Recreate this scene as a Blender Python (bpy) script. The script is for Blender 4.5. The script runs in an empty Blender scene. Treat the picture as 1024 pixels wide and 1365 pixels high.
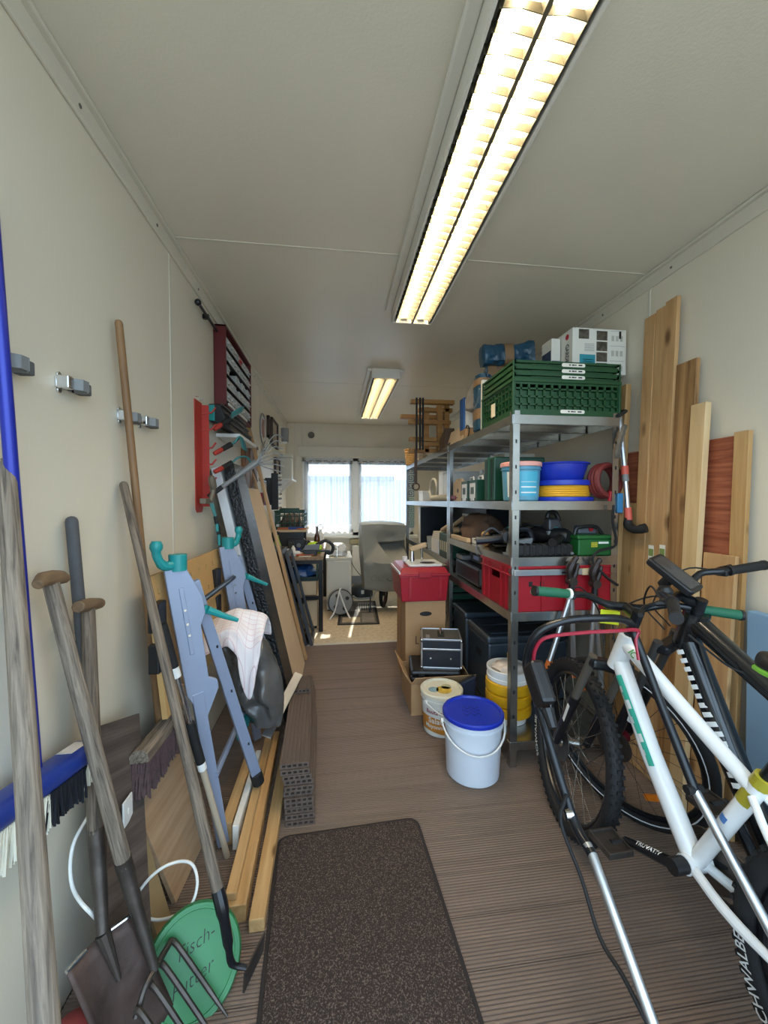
import bpy, math, random
from mathutils import Matrix, Vector, Quaternion, noise
random.seed(7)
scene = bpy.context.scene
COL = scene.collection
V = Vector
PI = math.pi

# ------------------------------------------------------------------ camera
IMG_W, IMG_H = 1024.0, 1365.0
FOC = 520.0
YAW, PITCH, CAM_H = math.radians(7.1), math.radians(1.6), 1.34
FWD = V((math.sin(YAW)*math.cos(PITCH), math.cos(YAW)*math.cos(PITCH), -math.sin(PITCH)))
RIGHT = V((math.cos(YAW), -math.sin(YAW), 0))
UP = RIGHT.cross(FWD)
CAM = V((0, 0, CAM_H))
cam_data = bpy.data.cameras.new('camera')
cam_data.sensor_fit = 'HORIZONTAL'
cam_data.sensor_width = 36.0
cam_data.lens = FOC/IMG_W*36.0
cam_data.clip_start = 0.02
cam = bpy.data.objects.new('camera', cam_data)
cam.matrix_world = Matrix((( RIGHT.x, UP.x, -FWD.x, 0), (RIGHT.y, UP.y, -FWD.y, 0), (RIGHT.z, UP.z, -FWD.z, CAM_H), (0, 0, 0, 1)))
COL.objects.link(cam)
scene.camera = cam

def P(x, y, X=None, Y=None, Z=None):
    """photo pixel -> the point where its ray meets a known plane"""
    d = FWD + RIGHT*((x-512.0)/FOC) - UP*((y-682.5)/FOC)
    if X is not None: t = X/d.x
    elif Y is not None: t = Y/d.y
    else: t = (Z-CAM_H)/d.z
    return CAM + d*t

# ------------------------------------------------------------------ sky, sun, exposure
world = bpy.data.worlds.new('sky')
scene.world = world
world.use_nodes = True
bg = world.node_tree.nodes['Background']
bg.inputs[0].default_value = (0.58, 0.79, 1.0, 1)
bg.inputs[1].default_value = 3.1
sun_data = bpy.data.lights.new('sun', 'SUN')
sun_data.energy = 13.0
sun_data.angle = 0.01
sun_data.color = (1.0, 0.95, 0.86)
sun = bpy.data.objects.new('sun', sun_data)
sun.rotation_euler = V((-0.12, -0.92, -0.80)).to_track_quat('-Z', 'Y').to_euler()
sun.location = (0, 9, 8)
COL.objects.link(sun)
scene.view_settings.view_transform = 'Standard'
scene.view_settings.look = 'None'
scene.view_settings.gamma = 1.0
scene.view_settings.use_curve_mapping = False
scene.view_settings.exposure = 0.52
TUBE_EMIT = 46.0

# ------------------------------------------------------------------ materials
def lin(h):
    h = h.lstrip('#')
    o = []
    for i in (0, 2, 4):
        c = int(h[i:i+2], 16)/255.0
        o.append(c/12.92 if c <= 0.04045 else ((c+0.055)/1.055)**2.4)
    return (o[0], o[1], o[2], 1.0)

MATS = {}
def new_mat(name):
    m = bpy.data.materials.new(name)
    m.use_nodes = True
    return m, m.node_tree.nodes, m.node_tree.links, m.node_tree.nodes['Principled BSDF']

def mat(name, base, rough=0.5, metal=0.0, var=0.0, vscale=6.0, bump=0.0, bscale=80.0, coat=0.0, stretch=(1, 1, 1), alpha=1.0):
    """plain procedural surface: base colour with a soft noise variation and fine relief"""
    if name in MATS: return MATS[name]
    m, n, l, b = new_mat(name)
    c = lin(base)
    b.inputs['Base Color'].default_value = c
    b.inputs['Roughness'].default_value = rough
    b.inputs['Metallic'].default_value = metal
    b.inputs['Coat Weight'].default_value = coat
    b.inputs['Alpha'].default_value = alpha
    tc = n.new('ShaderNodeTexCoord'); mp = n.new('ShaderNodeMapping')
    mp.inputs['Scale'].default_value = stretch
    l.new(tc.outputs['Object'], mp.inputs['Vector'])
    if var > 0:
        nz = n.new('ShaderNodeTexNoise'); nz.inputs['Scale'].default_value = vscale; nz.inputs['Detail'].default_value = 5
        l.new(mp.outputs[0], nz.inputs['Vector'])
        r = n.new('ShaderNodeValToRGB')
        r.color_ramp.elements[0].position = 0.3; r.color_ramp.elements[1].position = 0.72
        r.color_ramp.elements[0].color = tuple(x*(1-var) for x in c[:3])+(1,)
        r.color_ramp.elements[1].color = tuple(min(1, x*(1+var*0.6)) for x in c[:3])+(1,)
        l.new(nz.outputs['Fac'], r.inputs[0]); l.new(r.outputs[0], b.inputs['Base Color'])
    if bump > 0:
        n2 = n.new('ShaderNodeTexNoise'); n2.inputs['Scale'].default_value = bscale; n2.inputs['Detail'].default_value = 3
        l.new(mp.outputs[0], n2.inputs['Vector'])
        bp = n.new('ShaderNodeBump'); bp.inputs['Strength'].default_value = bump; bp.inputs['Distance'].default_value = 0.01
        l.new(n2.outputs['Fac'], bp.inputs['Height']); l.new(bp.outputs[0], b.inputs['Normal'])
    MATS[name] = m
    return m

def wood(name, light, dark, axis='Z', scale=22.0, rough=0.6, knots=0.0, contrast=1.0, bump=0.15):
    """grain stretched along one object axis, optional knots"""
    if name in MATS: return MATS[name]
    m, n, l, b = new_mat(name)
    b.inputs['Roughness'].default_value = rough
    tc = n.new('ShaderNodeTexCoord'); mp = n.new('ShaderNodeMapping')
    s = [1.0, 1.0, 1.0]; s['XYZ'.index(axis)] = 0.055
    mp.inputs['Scale'].default_value = s
    l.new(tc.outputs['Object'], mp.inputs['Vector'])
    info = n.new('ShaderNodeObjectInfo')
    add = n.new('ShaderNodeVectorMath'); add.operation = 'ADD'
    comb = n.new('ShaderNodeCombineXYZ')
    mul = n.new('ShaderNodeMath'); mul.operation = 'MULTIPLY'; mul.inputs[1].default_value = 7.0
    l.new(info.outputs['Random'], mul.inputs[0])
    for i in range(3): l.new(mul.outputs[0], comb.inputs[i])
    l.new(mp.outputs[0], add.inputs[0]); l.new(comb.outputs[0], add.inputs[1])
    nz = n.new('ShaderNodeTexNoise'); nz.inputs['Scale'].default_value = scale; nz.inputs['Detail'].default_value = 6
    nz.inputs['Roughness'].default_value = 0.62; nz.inputs['Distortion'].default_value = 0.7
    l.new(add.outputs[0], nz.inputs['Vector'])
    r = n.new('ShaderNodeValToRGB')
    mid = 0.5; w = 0.22/contrast
    r.color_ramp.elements[0].position = mid-w; r.color_ramp.elements[1].position = mid+w
    r.color_ramp.elements[0].color = lin(dark); r.color_ramp.elements[1].color = lin(light)
    l.new(nz.outputs['Fac'], r.inputs[0])
    out = r.outputs[0]
    if knots > 0:
        mk = n.new('ShaderNodeMapping'); sk = [9.0, 9.0, 9.0]; sk['XYZ'.index(axis)] = 3.6
        mk.inputs['Scale'].default_value = sk
        l.new(tc.outputs['Object'], mk.inputs['Vector'])
        ad2 = n.new('ShaderNodeVectorMath'); ad2.operation = 'ADD'
        l.new(mk.outputs[0], ad2.inputs[0]); l.new(comb.outputs[0], ad2.inputs[1])
        vo = n.new('ShaderNodeTexVoronoi'); vo.inputs['Scale'].default_value = 1.0
        l.new(ad2.outputs[0], vo.inputs['Vector'])
        rk = n.new('ShaderNodeValToRGB')
        rk.color_ramp.elements[0].position = 0.05*knots; rk.color_ramp.elements[0].color = (1, 1, 1, 1)
        rk.color_ramp.elements[1].position = 0.13*knots; rk.color_ramp.elements[1].color = (0, 0, 0, 1)
        l.new(vo.outputs['Distance'], rk.inputs[0])
        mx = n.new('ShaderNodeMix'); mx.data_type = 'RGBA'
        l.new(rk.outputs[0], mx.inputs[0]); l.new(out, mx.inputs[6])
        d = lin(dark); mx.inputs[7].default_value = (d[0]*0.4, d[1]*0.35, d[2]*0.3, 1)
        out = mx.outputs[2]
    l.new(out, b.inputs['Base Color'])
    bp = n.new('ShaderNodeBump'); bp.inputs['Strength'].default_value = bump; bp.inputs['Distance'].default_value = 0.004
    l.new(nz.outputs['Fac'], bp.inputs['Height']); l.new(bp.outputs[0], b.inputs['Normal'])
    MATS[name] = m
    return m

def speckle(name, base, spot, scale, lo, hi, rough=0.9, bump=0.3):
    if name in MATS: return MATS[name]
    m, n, l, b = new_mat(name)
    b.inputs['Roughness'].default_value = rough
    tc = n.new('ShaderNodeTexCoord')
    nz = n.new('ShaderNodeTexNoise'); nz.inputs['Scale'].default_value = scale; nz.inputs['Detail'].default_value = 2
    l.new(tc.outputs['Object'], nz.inputs['Vector'])
    r = n.new('ShaderNodeValToRGB')
    r.color_ramp.elements[0].position = lo; r.color_ramp.elements[1].position = hi
    r.color_ramp.elements[0].color = lin(base); r.color_ramp.elements[1].color = lin(spot)
    l.new(nz.outputs['Fac'], r.inputs[0]); l.new(r.outputs[0], b.inputs['Base Color'])
    bp = n.new('ShaderNodeBump'); bp.inputs['Strength'].default_value = bump; bp.inputs['Distance'].default_value = 0.004
    l.new(nz.outputs['Fac'], bp.inputs['Height']); l.new(bp.outputs[0], b.inputs['Normal'])
    MATS[name] = m
    return m

def emit(name, color, strength):
    m, n, l, b = new_mat(name)
    b.inputs['Base Color'].default_value = (0.8, 0.8, 0.8, 1)
    b.inputs['Emission Color'].default_value = color
    b.inputs['Emission Strength'].default_value = strength
    MATS[name] = m
    return m

def glassy(name, tint, gloss=0.1, rough=0.02):
    """thin clear sheet: mostly see-through with a weak mirror"""
    m, n, l, b = new_mat(name)
    n.remove(b)
    t = n.new('ShaderNodeBsdfTransparent'); t.inputs[0].default_value = tint
    g = n.new('ShaderNodeBsdfGlossy'); g.inputs['Roughness'].default_value = rough
    mx = n.new('ShaderNodeMixShader')
    fr = n.new('ShaderNodeFresnel'); fr.inputs[0].default_value = 1.35
    ad = n.new('ShaderNodeMath'); ad.operation = 'ADD'; ad.inputs[1].default_value = gloss-0.02; ad.use_clamp = True
    l.new(fr.outputs[0], ad.inputs[0]); l.new(ad.outputs[0], mx.inputs[0])
    l.new(t.outputs[0], mx.inputs[1]); l.new(g.outputs[0], mx.inputs[2])
    l.new(mx.outputs[0], n['Material Output'].inputs[0])
    MATS[name] = m
    return m

def sheer(name, color, see):
    """net curtain: part open weave, part cloth that glows when lit from behind"""
    m, n, l, b = new_mat(name)
    n.remove(b)
    t = n.new('ShaderNodeBsdfTransparent')
    d = n.new('ShaderNodeBsdfDiffuse'); d.inputs[0].default_value = color
    tr = n.new('ShaderNodeBsdfTranslucent'); tr.inputs[0].default_value = color
    m1 = n.new('ShaderNodeMixShader'); m1.inputs[0].default_value = 0.55
    m2 = n.new('ShaderNodeMixShader'); m2.inputs[0].default_value = see
    l.new(d.outputs[0], m1.inputs[1]); l.new(tr.outputs[0], m1.inputs[2])
    l.new(m1.outputs[0], m2.inputs[1]); l.new(t.outputs[0], m2.inputs[2])
    l.new(m2.outputs[0], n['Material Output'].inputs[0])
    MATS[name] = m
    return m

wall_m = mat('painted wall panel', '#dcd4c1', 0.42, 0, 0.04, 2.0, 0.05, 160, stretch=(1, 1, 0.3))
ceil_m = mat('painted ceiling panel', '#dcd7c8', 0.36, 0, 0.05, 1.6, 0.06, 120)
trim_m = mat('cream trim', '#d3cebf', 0.4)
deck_m = wood('brown composite decking', '#8a7566', '#6c594c', 'X', 26, 0.6, 0, 0.6, 0.06)
carpet_m = speckle('beige floor covering', '#bfae92', '#d9ccb4', 30, 0.30, 0.70, 0.8, 0.05)
white_pl = mat('white plastic', '#e6e6e2', 0.35)
white_metal = mat('white lacquered metal', '#dcd9d0', 0.35)
black_pl = mat('black plastic', '#1b1b1d', 0.42, 0, 0.1, 20)
black_rub = mat('black rubber', '#161617', 0.7, 0, 0.15, 30, 0.1, 200)
black_met = mat('black lacquered metal', '#17191d', 0.28, 0.1)
steel = mat('galvanised steel', '#b4b5b2', 0.24, 0.95, 0.12, 14)
chrome = mat('bright steel', '#d8d9da', 0.16, 1.0)
dsteel = mat('worn dark steel', '#57504b', 0.45, 0.7, 0.35, 14, 0.12, 60)
alu = mat('aluminium', '#c9ccd0', 0.3, 0.9, 0.05, 20)
grey_pl = mat('grey plastic', '#77797a', 0.45)
teal = mat('teal plastic', '#1f8e8f', 0.4)
teal_m = mat('teal enamelled metal', '#3f7f80', 0.4, 0.2)
red_pl = mat('red plastic', '#a01a26', 0.36, 0, 0.08, 5)
red_rack = mat('red lacquered sheet', '#b03428', 0.45, 0, 0.1, 8)
green_pl = mat('dark green plastic', '#1d4a2a', 0.42, 0, 0.12, 10)
green_case = mat('deep green case plastic', '#12402f', 0.4)
blue_pl = mat('deep blue plastic', '#1f36b0', 0.35)
navy = mat('navy blue plastic', '#20398c', 0.35)
card = mat('cardboard', '#b8936a', 0.85, 0, 0.08, 8, 0.05, 60)
card_pale = mat('pale cardboard', '#d6bd9c', 0.8, 0, 0.06, 6)
old_wood = wood('weathered ash', '#968878', '#4e453d', 'Z', 120, 0.75, 0, 1.3, 0.45)
old_wood2 = wood('dark weathered ash', '#857564', '#3c342d', 'Z', 110, 0.75, 0, 1.3, 0.45)
brown_wood = wood('brown broom handle wood', '#9a764f', '#6a4b2f', 'Z', 40, 0.55, 0, 0.8, 0.15)
pine = wood('knotty pine', '#cfa877', '#ab8051', 'Z', 30, 0.55, 1.5, 1.0, 0.08)
pine_y = wood('pine timber', '#cba673', '#a67c47', 'Z', 30, 0.6, 1.0, 1.0, 0.1)
stained = wood('stained rough plank', '#b98f5d', '#6e4a28', 'Z', 26, 0.65, 2.0, 1.3, 0.12)
redlam = wood('red brown laminate', '#b0694a', '#7a3c28', 'X', 55, 0.45, 0, 1.3, 0.05)
dark_lam = wood('dark grey oak laminate', '#6b5f58', '#403833', 'X', 34, 0.55, 0, 1.2, 0.08)
light_lam = wood('light oak laminate', '#b99e80', '#98795a', 'X', 30, 0.55, 0, 0.9, 0.06)
birch = mat('pale birch surface', '#d2b792', 0.6, 0, 0.05, 5)
mdf = mat('tan fibreboard', '#c19a62', 0.7, 0, 0.06, 9)
bluegrey = mat('blue grey lacquered steel', '#8f9bb4', 0.42, 0.25, 0.04, 8)

# ------------------------------------------------------------------ mesh builder
def frame(p0, p1, ref=None):
    """matrix at p0 with local Z towards p1 and local X as near as possible to ref"""
    p0 = V(p0); z = (V(p1)-p0).normalized()
    r = V(ref) if ref is not None else (V((0, 0, 1)) if abs(z.z) < 0.9 else V((1, 0, 0)))
    x = r - z*r.dot(z)
    if x.length < 1e-6: x = V((0, 1, 0)) - z*z.y
    x.normalize(); y = z.cross(x)
    return Matrix(((x.x, y.x, z.x, p0.x), (x.y, y.y, z.y, p0.y), (x.z, y.z, z.z, p0.z), (0, 0, 0, 1)))

class MB:
    def __init__(s, m=None):
        s.v = []; s.f = []; s.m = m
    def add(s, vs, fs):
        o = len(s.v)
        if s.m is None: s.v += [tuple(v) for v in vs]
        else: s.v += [tuple(s.m @ V(v)) for v in vs]
        s.f += [tuple(i+o for i in f) for f in fs]
        return s
    def box(s, c, d, rot=None):
        hx, hy, hz = d[0]/2, d[1]/2, d[2]/2
        vs = [V((x, y, z)) for x in (-hx, hx) for y in (-hy, hy) for z in (-hz, hz)]
        if rot is not None: vs = [rot @ v for v in vs]
        c = V(c)
        return s.add([c+v for v in vs], [(0, 1, 3, 2), (4, 6, 7, 5), (0, 4, 5, 1), (2, 3, 7, 6), (0, 2, 6, 4), (1, 5, 7, 3)])
    def bb(s, x0, x1, y0, y1, z0, z1):
        return s.box(((x0+x1)/2, (y0+y1)/2, (z0+z1)/2), (abs(x1-x0), abs(y1-y0), abs(z1-z0)))
    def cyl(s, p0, p1, r0, r1=None, n=12, caps=True):
        r1 = r0 if r1 is None else r1
        return s.tube([p0, p1], [r0, r1], n, caps=caps)
    def tube(s, pts, r, n=8, closed=False, caps=True):
        pts = [V(p) for p in pts]; k = len(pts)
        rs = r if isinstance(r, (list, tuple)) else [r]*k
        tang = []
        for i in range(k):
            a = pts[(i-1) % k] if (closed or i > 0) else pts[0]
            b = pts[(i+1) % k] if (closed or i < k-1) else pts[-1]
            t = b-a
            tang.append(t.normalized() if t.length > 1e-9 else V((0, 0, 1)))
        t0 = tang[0]
        x = V((0, 0, 1)) if abs(t0.z) < 0.9 else V((1, 0, 0))
        x = (x-t0*x.dot(t0)).normalized()
        vs = []
        for i in range(k):
            if i:
                q = tang[i-1].rotation_difference(tang[i]); x = q @ x
                x = (x-tang[i]*x.dot(tang[i])).normalized()
            y = tang[i].cross(x)
            for j in range(n):
                a = 2*PI*j/n
                vs.append(pts[i]+(x*math.cos(a)+y*math.sin(a))*rs[i])
        fs = []
        for i in range(k if closed else k-1):
            for j in range(n):
                a = i*n+j; b = i*n+(j+1) % n; c = ((i+1) % k)*n+(j+1) % n; d = ((i+1) % k)*n+j
                fs.append((a, b, c, d))
        if caps and not closed:
            fs.append(tuple(reversed(range(n)))); fs.append(tuple((k-1)*n+j for j in range(n)))
        return s.add(vs, fs)
    def lathe(s, prof, n=24, c=(0, 0, 0), m=None):
        vs = []; fs = []; k = len(prof)
        for r, z in prof:
            for j in range(n):
                a = 2*PI*j/n
                p = V((r*math.cos(a), r*math.sin(a), z))
                vs.append((m @ p if m is not None else p)+V(c))
        for i in range(k-1):
            for j in range(n):
                fs.append((i*n+j, i*n+(j+1) % n, (i+1)*n+(j+1) % n, (i+1)*n+j))
        if prof[0][0] > 1e-5: fs.append(tuple(reversed(range(n))))
        if prof[-1][0] > 1e-5: fs.append(tuple((k-1)*n+j for j in range(n)))
        return s.add(vs, fs)
    def ext(s, poly, h0, h1, m=None):
        """polygon in local XY pushed from z=h0 to z=h1"""
        k = len(poly)
        vs = [V((p[0], p[1], h0)) for p in poly]+[V((p[0], p[1], h1)) for p in poly]
        if m is not None: vs = [m @ v for v in vs]
        fs = [tuple(reversed(range(k))), tuple(range(k, 2*k))]
        fs += [(i, (i+1) % k, k+(i+1) % k, k+i) for i in range(k)]
        return s.add(vs, fs)
    def hexa(s, b, t):
        """eight corners: four bottom, four top in the same order"""
        return s.add(list(b)+list(t), [(3, 2, 1, 0), (4, 5, 6, 7), (0, 1, 5, 4), (1, 2, 6, 5), (2, 3, 7, 6), (3, 0, 4, 7)])
    def slab(s, a, b, c, th):
        """rectangular plate: corner a, edges to b and c, thickness th along the normal"""
        a, b, c = V(a), V(b), V(c); d = b+c-a
        nn = (b-a).cross(c-a).normalized()*th
        return s.hexa([a, b, d, c], [a+nn, b+nn, d+nn, c+nn])
    def ring(s, R, r, n=36, k=8, m=None, flat=1.0):
        vs = []; fs = []
        for i in range(n):
            a = 2*PI*i/n
            for j in range(k):
                b = 2*PI*j/k
                q = V(((R+r*math.cos(b))*math.cos(a), (R+r*math.cos(b))*math.sin(a), r*flat*math.sin(b)))
                vs.append(m @ q if m is not None else q)
        for i in range(n):
            for j in range(k):
                fs.append((i*k+j, ((i+1) % n)*k+j, ((i+1) % n)*k+(j+1) % k, i*k+(j+1) % k))
        return s.add(vs, fs)
    def grid(s, fn, nu, nv, closed_u=False):
        vs = [fn(i/nu, j/nv) for j in range(nv+1) for i in range(nu+(0 if closed_u else 1))]
        w = nu if closed_u else nu+1
        fs = []
        for j in range(nv):
            for i in range(nu):
                a = j*w+i; b = j*w+(i+1) % w
                fs.append((a, b, b+w, a+w))
        return s.add(vs, fs)
    def ball(s, c, r, n=12, k=8):
        r = r if isinstance(r, (tuple, list)) else (r, r, r)
        prof = [(math.sin(PI*i/k), -math.cos(PI*i/k)) for i in range(k+1)]
        m = Matrix.Diagonal((r[0], r[1], r[2])).to_4x4()
        vs = []; fs = []
        for i in range(1, k):
            for j in range(n):
                a = 2*PI*j/n
                vs.append(V(c)+m @ V((prof[i][0]*math.cos(a), prof[i][0]*math.sin(a), prof[i][1])))
        vs += [V(c)-V((0, 0, r[2])), V(c)+V((0, 0, r[2]))]
        q = (k-1)*n
        for i in range(k-2):
            for j in range(n): fs.append((i*n+j, i*n+(j+1) % n, (i+1)*n+(j+1) % n, (i+1)*n+j))
        for j in range(n):
            fs.append((q, (j+1) % n, j)); fs.append((q+1, (k-2)*n+j, (k-2)*n+(j+1) % n))
        return s.add(vs, fs)
    def mesh(s, name, smooth=True, angle=35):
        me = bpy.data.meshes.new(name)
        me.from_pydata(s.v, [], s.f)
        if smooth:
            me.polygons.foreach_set('use_smooth', [True]*len(me.polygons))
            me.set_sharp_from_angle(angle=math.radians(angle))
        me.update()
        return me

def link(name, me, m, parent=None, bevel=0.0, sub=0, solid=0.0, label=None):
    o = bpy.data.objects.new(name, me)
    if m is not None and not me.materials: me.materials.append(m)
    COL.objects.link(o)
    if parent is not None: o.parent = parent
    if solid:
        md = o.modifiers.new('thickness', 'SOLIDIFY'); md.thickness = solid; md.offset = 0
    if sub:
        md = o.modifiers.new('smooth', 'SUBSURF'); md.levels = sub; md.render_levels = sub
    if bevel:
        md = o.modifiers.new('soft edge', 'BEVEL'); md.width = bevel; md.segments = 2; md.limit_method = 'ANGLE'; md.angle_limit = math.radians(50)
    if label: o['label'] = label
    return o

def part(name, mb, m, parent, smooth=True, label=None, angle=35, **k):
    return link(name, mb.mesh(name, smooth, angle), m, parent, label=label, **k)

def tag(o, label, cat, group=None):
    o['label'] = label; o['category'] = cat
    if group: o['group'] = group
    return o

def thing(name, label, cat, loc=(0, 0, 0), rot=(0, 0, 0), group=None, m=None):
    o = bpy.data.objects.new(name, None)
    o.empty_display_size = 0.05
    COL.objects.link(o)
    if m is not None:
        o.matrix_world = m
        o['mw'] = [c for r in m for c in r]
    else:
        o.location = loc; o.rotation_euler = rot
        from mathutils import Euler
        mm = Matrix.Translation(loc) @ Euler(rot).to_matrix().to_4x4()
        o['mw'] = [c for r in mm for c in r]
    return tag(o, label, cat, group)

ROOTS = []
def wm(root):
    """builder that takes world coordinates and stores them relative to a thing's root"""
    a = list(root['mw'])
    return MB(Matrix([a[0:4], a[4:8], a[8:12], a[12:16]]).inverted())

def solo(name, mb, m, label, cat, group=None, smooth=True, angle=35, **k):
    """a thing that is one mesh: origin moved to the middle of its base"""
    xs = [v[0] for v in mb.v]; ys = [v[1] for v in mb.v]; zs = [v[2] for v in mb.v]
    c = V(((min(xs)+max(xs))/2, (min(ys)+max(ys))/2, min(zs)))
    mb.v = [(v[0]-c.x, v[1]-c.y, v[2]-c.z) for v in mb.v]
    o = link(name, mb.mesh(name, smooth, angle), m, None, **k)
    o.location = c
    return tag(o, label, cat, group)

def local(name, mb, m, M, label=None, cat=None, group=None, parent=None, smooth=True, **k):
    """mesh built in its own frame, then placed by matrix M (keeps wood grain along its length)"""
    o = link(name, mb.mesh(name, smooth), m, parent, **k)
    if parent is not None:
        a = list(parent['mw']); pm = Matrix([a[0:4], a[4:8], a[8:12], a[12:16]])
        o.matrix_local = pm.inverted() @ M
    else:
        o.matrix_world = M
    if label: o['label'] = label
    if cat: o['category'] = cat
    if group: o['group'] = group
    return o

def struct(name, mb, m, parent=None, smooth=False, **k):
    o = link(name, mb.mesh(name, smooth), m, parent, **k)
    o['kind'] = 'structure'
    return o

def copy_tree(o, parent=None):
    c = o.copy(); COL.objects.link(c); c.parent = parent
    if parent is not None: c.matrix_parent_inverse = o.matrix_parent_inverse.copy()
    for ch in o.children: copy_tree(ch, c)
    return c

TXT = {}
def text_mesh(s, size=1.0, shear=0.0, bold=0.0):
    """flat lettering as a mesh, centred on the origin, letters in XY"""
    key = (s, size, shear, bold)
    if key in TXT: return TXT[key]
    cu = bpy.data.curves.new('lettering', 'FONT'); cu.body = s; cu.size = size; cu.shear = shear
    cu.align_x = 'CENTER'; cu.align_y = 'CENTER'; cu.resolution_u = 2; cu.offset = bold
    ob = bpy.data.objects.new('lettering', cu); COL.objects.link(ob)
    me = bpy.data.meshes.new_from_object(ob.evaluated_get(bpy.context.evaluated_depsgraph_get()))
    r = ([tuple(v.co) for v in me.vertices], [tuple(p.vertices) for p in me.polygons])
    bpy.data.objects.remove(ob); bpy.data.curves.remove(cu); bpy.data.meshes.remove(me)
    TXT[key] = r
    return r

def letter(s, size, fn, shear=0.0, bold=0.0, m=None):
    vs, fs = text_mesh(s, size, shear, bold)
    return MB(m).add([fn(v[0], v[1]) for v in vs], fs)

def bez(p0, p1, p2, p3, n=12):
    p0, p1, p2, p3 = V(p0), V(p1), V(p2), V(p3)
    return [p0*(1-t)**3+p1*3*t*(1-t)**2+p2*3*t*t*(1-t)+p3*t**3 for t in [i/n for i in range(n+1)]]

def smooth_path(pts, n=6):
    """Catmull-Rom through the points"""
    pts = [V(p) for p in pts]; q = [pts[0]*2-pts[1]]+pts+[pts[-1]*2-pts[-2]]; out = []
    for i in range(1, len(q)-2):
        for j in range(n):
            t = j/n
            out.append(0.5*((2*q[i])+(q[i+1]-q[i-1])*t+(2*q[i-1]-5*q[i]+4*q[i+1]-q[i+2])*t*t+(3*q[i]-q[i-1]-3*q[i+1]+q[i+2])*t**3))
    out.append(pts[-1])
    return out

def rrect(w, h, r, n=4):
    o = []
    for cx, cy, a0 in ((w/2-r, h/2-r, 0), (-w/2+r, h/2-r, 90), (-w/2+r, -h/2+r, 180), (w/2-r, -h/2+r, 270)):
        for i in range(n+1):
            a = math.radians(a0+90*i/n); o.append((cx+r*math.cos(a), cy+r*math.sin(a)))
    return o

# lettering first, while the scene is still small
for a in (("Fisch-", 0.055, 0.35), ("Futter", 0.055, 0.35), ("Bautz'ner", 0.034, 0.0, 0.0006), ("Salat-", 0.046, 0.0, 0.0008), ("Mayonnaise", 0.033, 0.0, 0.0006), ("GARDENA", 0.05, 0.0, 0.001)):
    text_mesh(*a)

# ------------------------------------------------------------------ the room (a site container)
XL, XR, YB, ZC, Y0 = -0.722, 1.605, 5.95, 2.5, -0.25
JOINTS = [Y0, 1.85, 3.9, YB]
SEAM_Y = 3.65

outer = mat('grey container skin', '#9a9d9c', 0.6)
s = struct('wall_left', MB().bb(XL-0.06, XL-0.012, Y0, YB+0.06, -0.05, ZC+0.05), outer)
for i in range(3):
    part('wall_panel', MB().bb(XL-0.012, XL, JOINTS[i]+0.002, JOINTS[i+1]-0.002, 0, ZC), wall_m, s, False, bevel=0.0015)
for y in JOINTS[1:3]:
    part('joint_strip', MB().bb(XL-0.012, XL+0.0025, y-0.007, y+0.007, 0, ZC), trim_m, s, False, bevel=0.001)
s = struct('wall_right', MB().bb(XR+0.012, XR+0.06, Y0, YB+0.06, -0.05, ZC+0.05), outer)
for i in range(3):
    part('wall_panel', MB().bb(XR, XR+0.012, JOINTS[i]+0.002, JOINTS[i+1]-0.002, 0, ZC), wall_m, s, False, bevel=0.0015)
for y in JOINTS[1:3]:
    part('joint_strip', MB().bb(XR-0.0025, XR+0.012, y-0.007, y+0.007, 0, ZC), trim_m, s, False, bevel=0.001)
s = struct('ceiling', MB().bb(XL-0.06, XR+0.06, Y0, YB+0.06, ZC+0.012, ZC+0.06), outer)
for i in range(3):
    part('ceiling_panel', MB().bb(XL, XR, JOINTS[i]+0.002, JOINTS[i+1]-0.002, ZC, ZC+0.012), ceil_m, s, False, bevel=0.0015)
for y in JOINTS[1:3]:
    part('joint_strip', MB().bb(XL, XR, y-0.006, y+0.006, ZC-0.002, ZC+0.012), trim_m, s, False, bevel=0.001)
# cover strips in the two ceiling corners, with their screws
screw_m = mat('dull screw head', '#6d6a63', 0.5, 0.6)
for k, (x, sx) in enumerate(((XL, 1), (XR, -1))):
    t = struct('trim_%d' % (k+1), MB().bb(x, x+sx*0.010, Y0, YB, ZC-0.075, ZC), trim_m, bevel=0.003)
    part('cove_edge', MB().bb(x, x+sx*0.028, Y0, YB, ZC-0.014, ZC-0.0005), trim_m, t, False, bevel=0.004)
    for j in range(11):
        y = 0.75+j*0.48
        part('screw', MB().cyl((x+sx*0.009, y, ZC-0.045), (x+sx*0.0125, y, ZC-0.045), 0.006, n=8), screw_m, t)

# floor: decking boards across the width, then the smooth covering of the back room
grooves = 12
def deck_profile(w, h, g, depth, n):
    pr = [(0, 0), (0, h)]
    step = w/n
    for i in range(n):
        a = i*step
        pr += [(a+step*0.30, h), (a+step*0.40, h-depth), (a+step*0.62, h-depth), (a+step*0.72, h)]
    return pr+[(w, h), (w, 0)]
f = struct('floor', MB().bb(XL-0.06, XR+0.06, Y0, YB+0.06, -0.06, -0.024), mat('dark subfloor', '#2a2320', 0.9))
mb = MB(Matrix(((0, 0, 1, 0), (1, 0, 0, 0), (0, 1, 0, 0), (0, 0, 0, 1))))
mb.ext(deck_profile(0.141, 0.022, 0, 0.004, 14), XL+0.002, XR-0.002)
board_me = mb.mesh('floor_board', False)
board_me.materials.append(deck_m)
nb = 27
for i in range(nb):
    o = link('floor_board', board_me, None, f)
    o.location = (0, SEAM_Y-0.012-(nb-i)*0.1445, -0.022)
part('floor_covering', MB().bb(XL, XR, SEAM_Y+0.03, YB, -0.024, 0.0), carpet_m, f, False)
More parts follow.
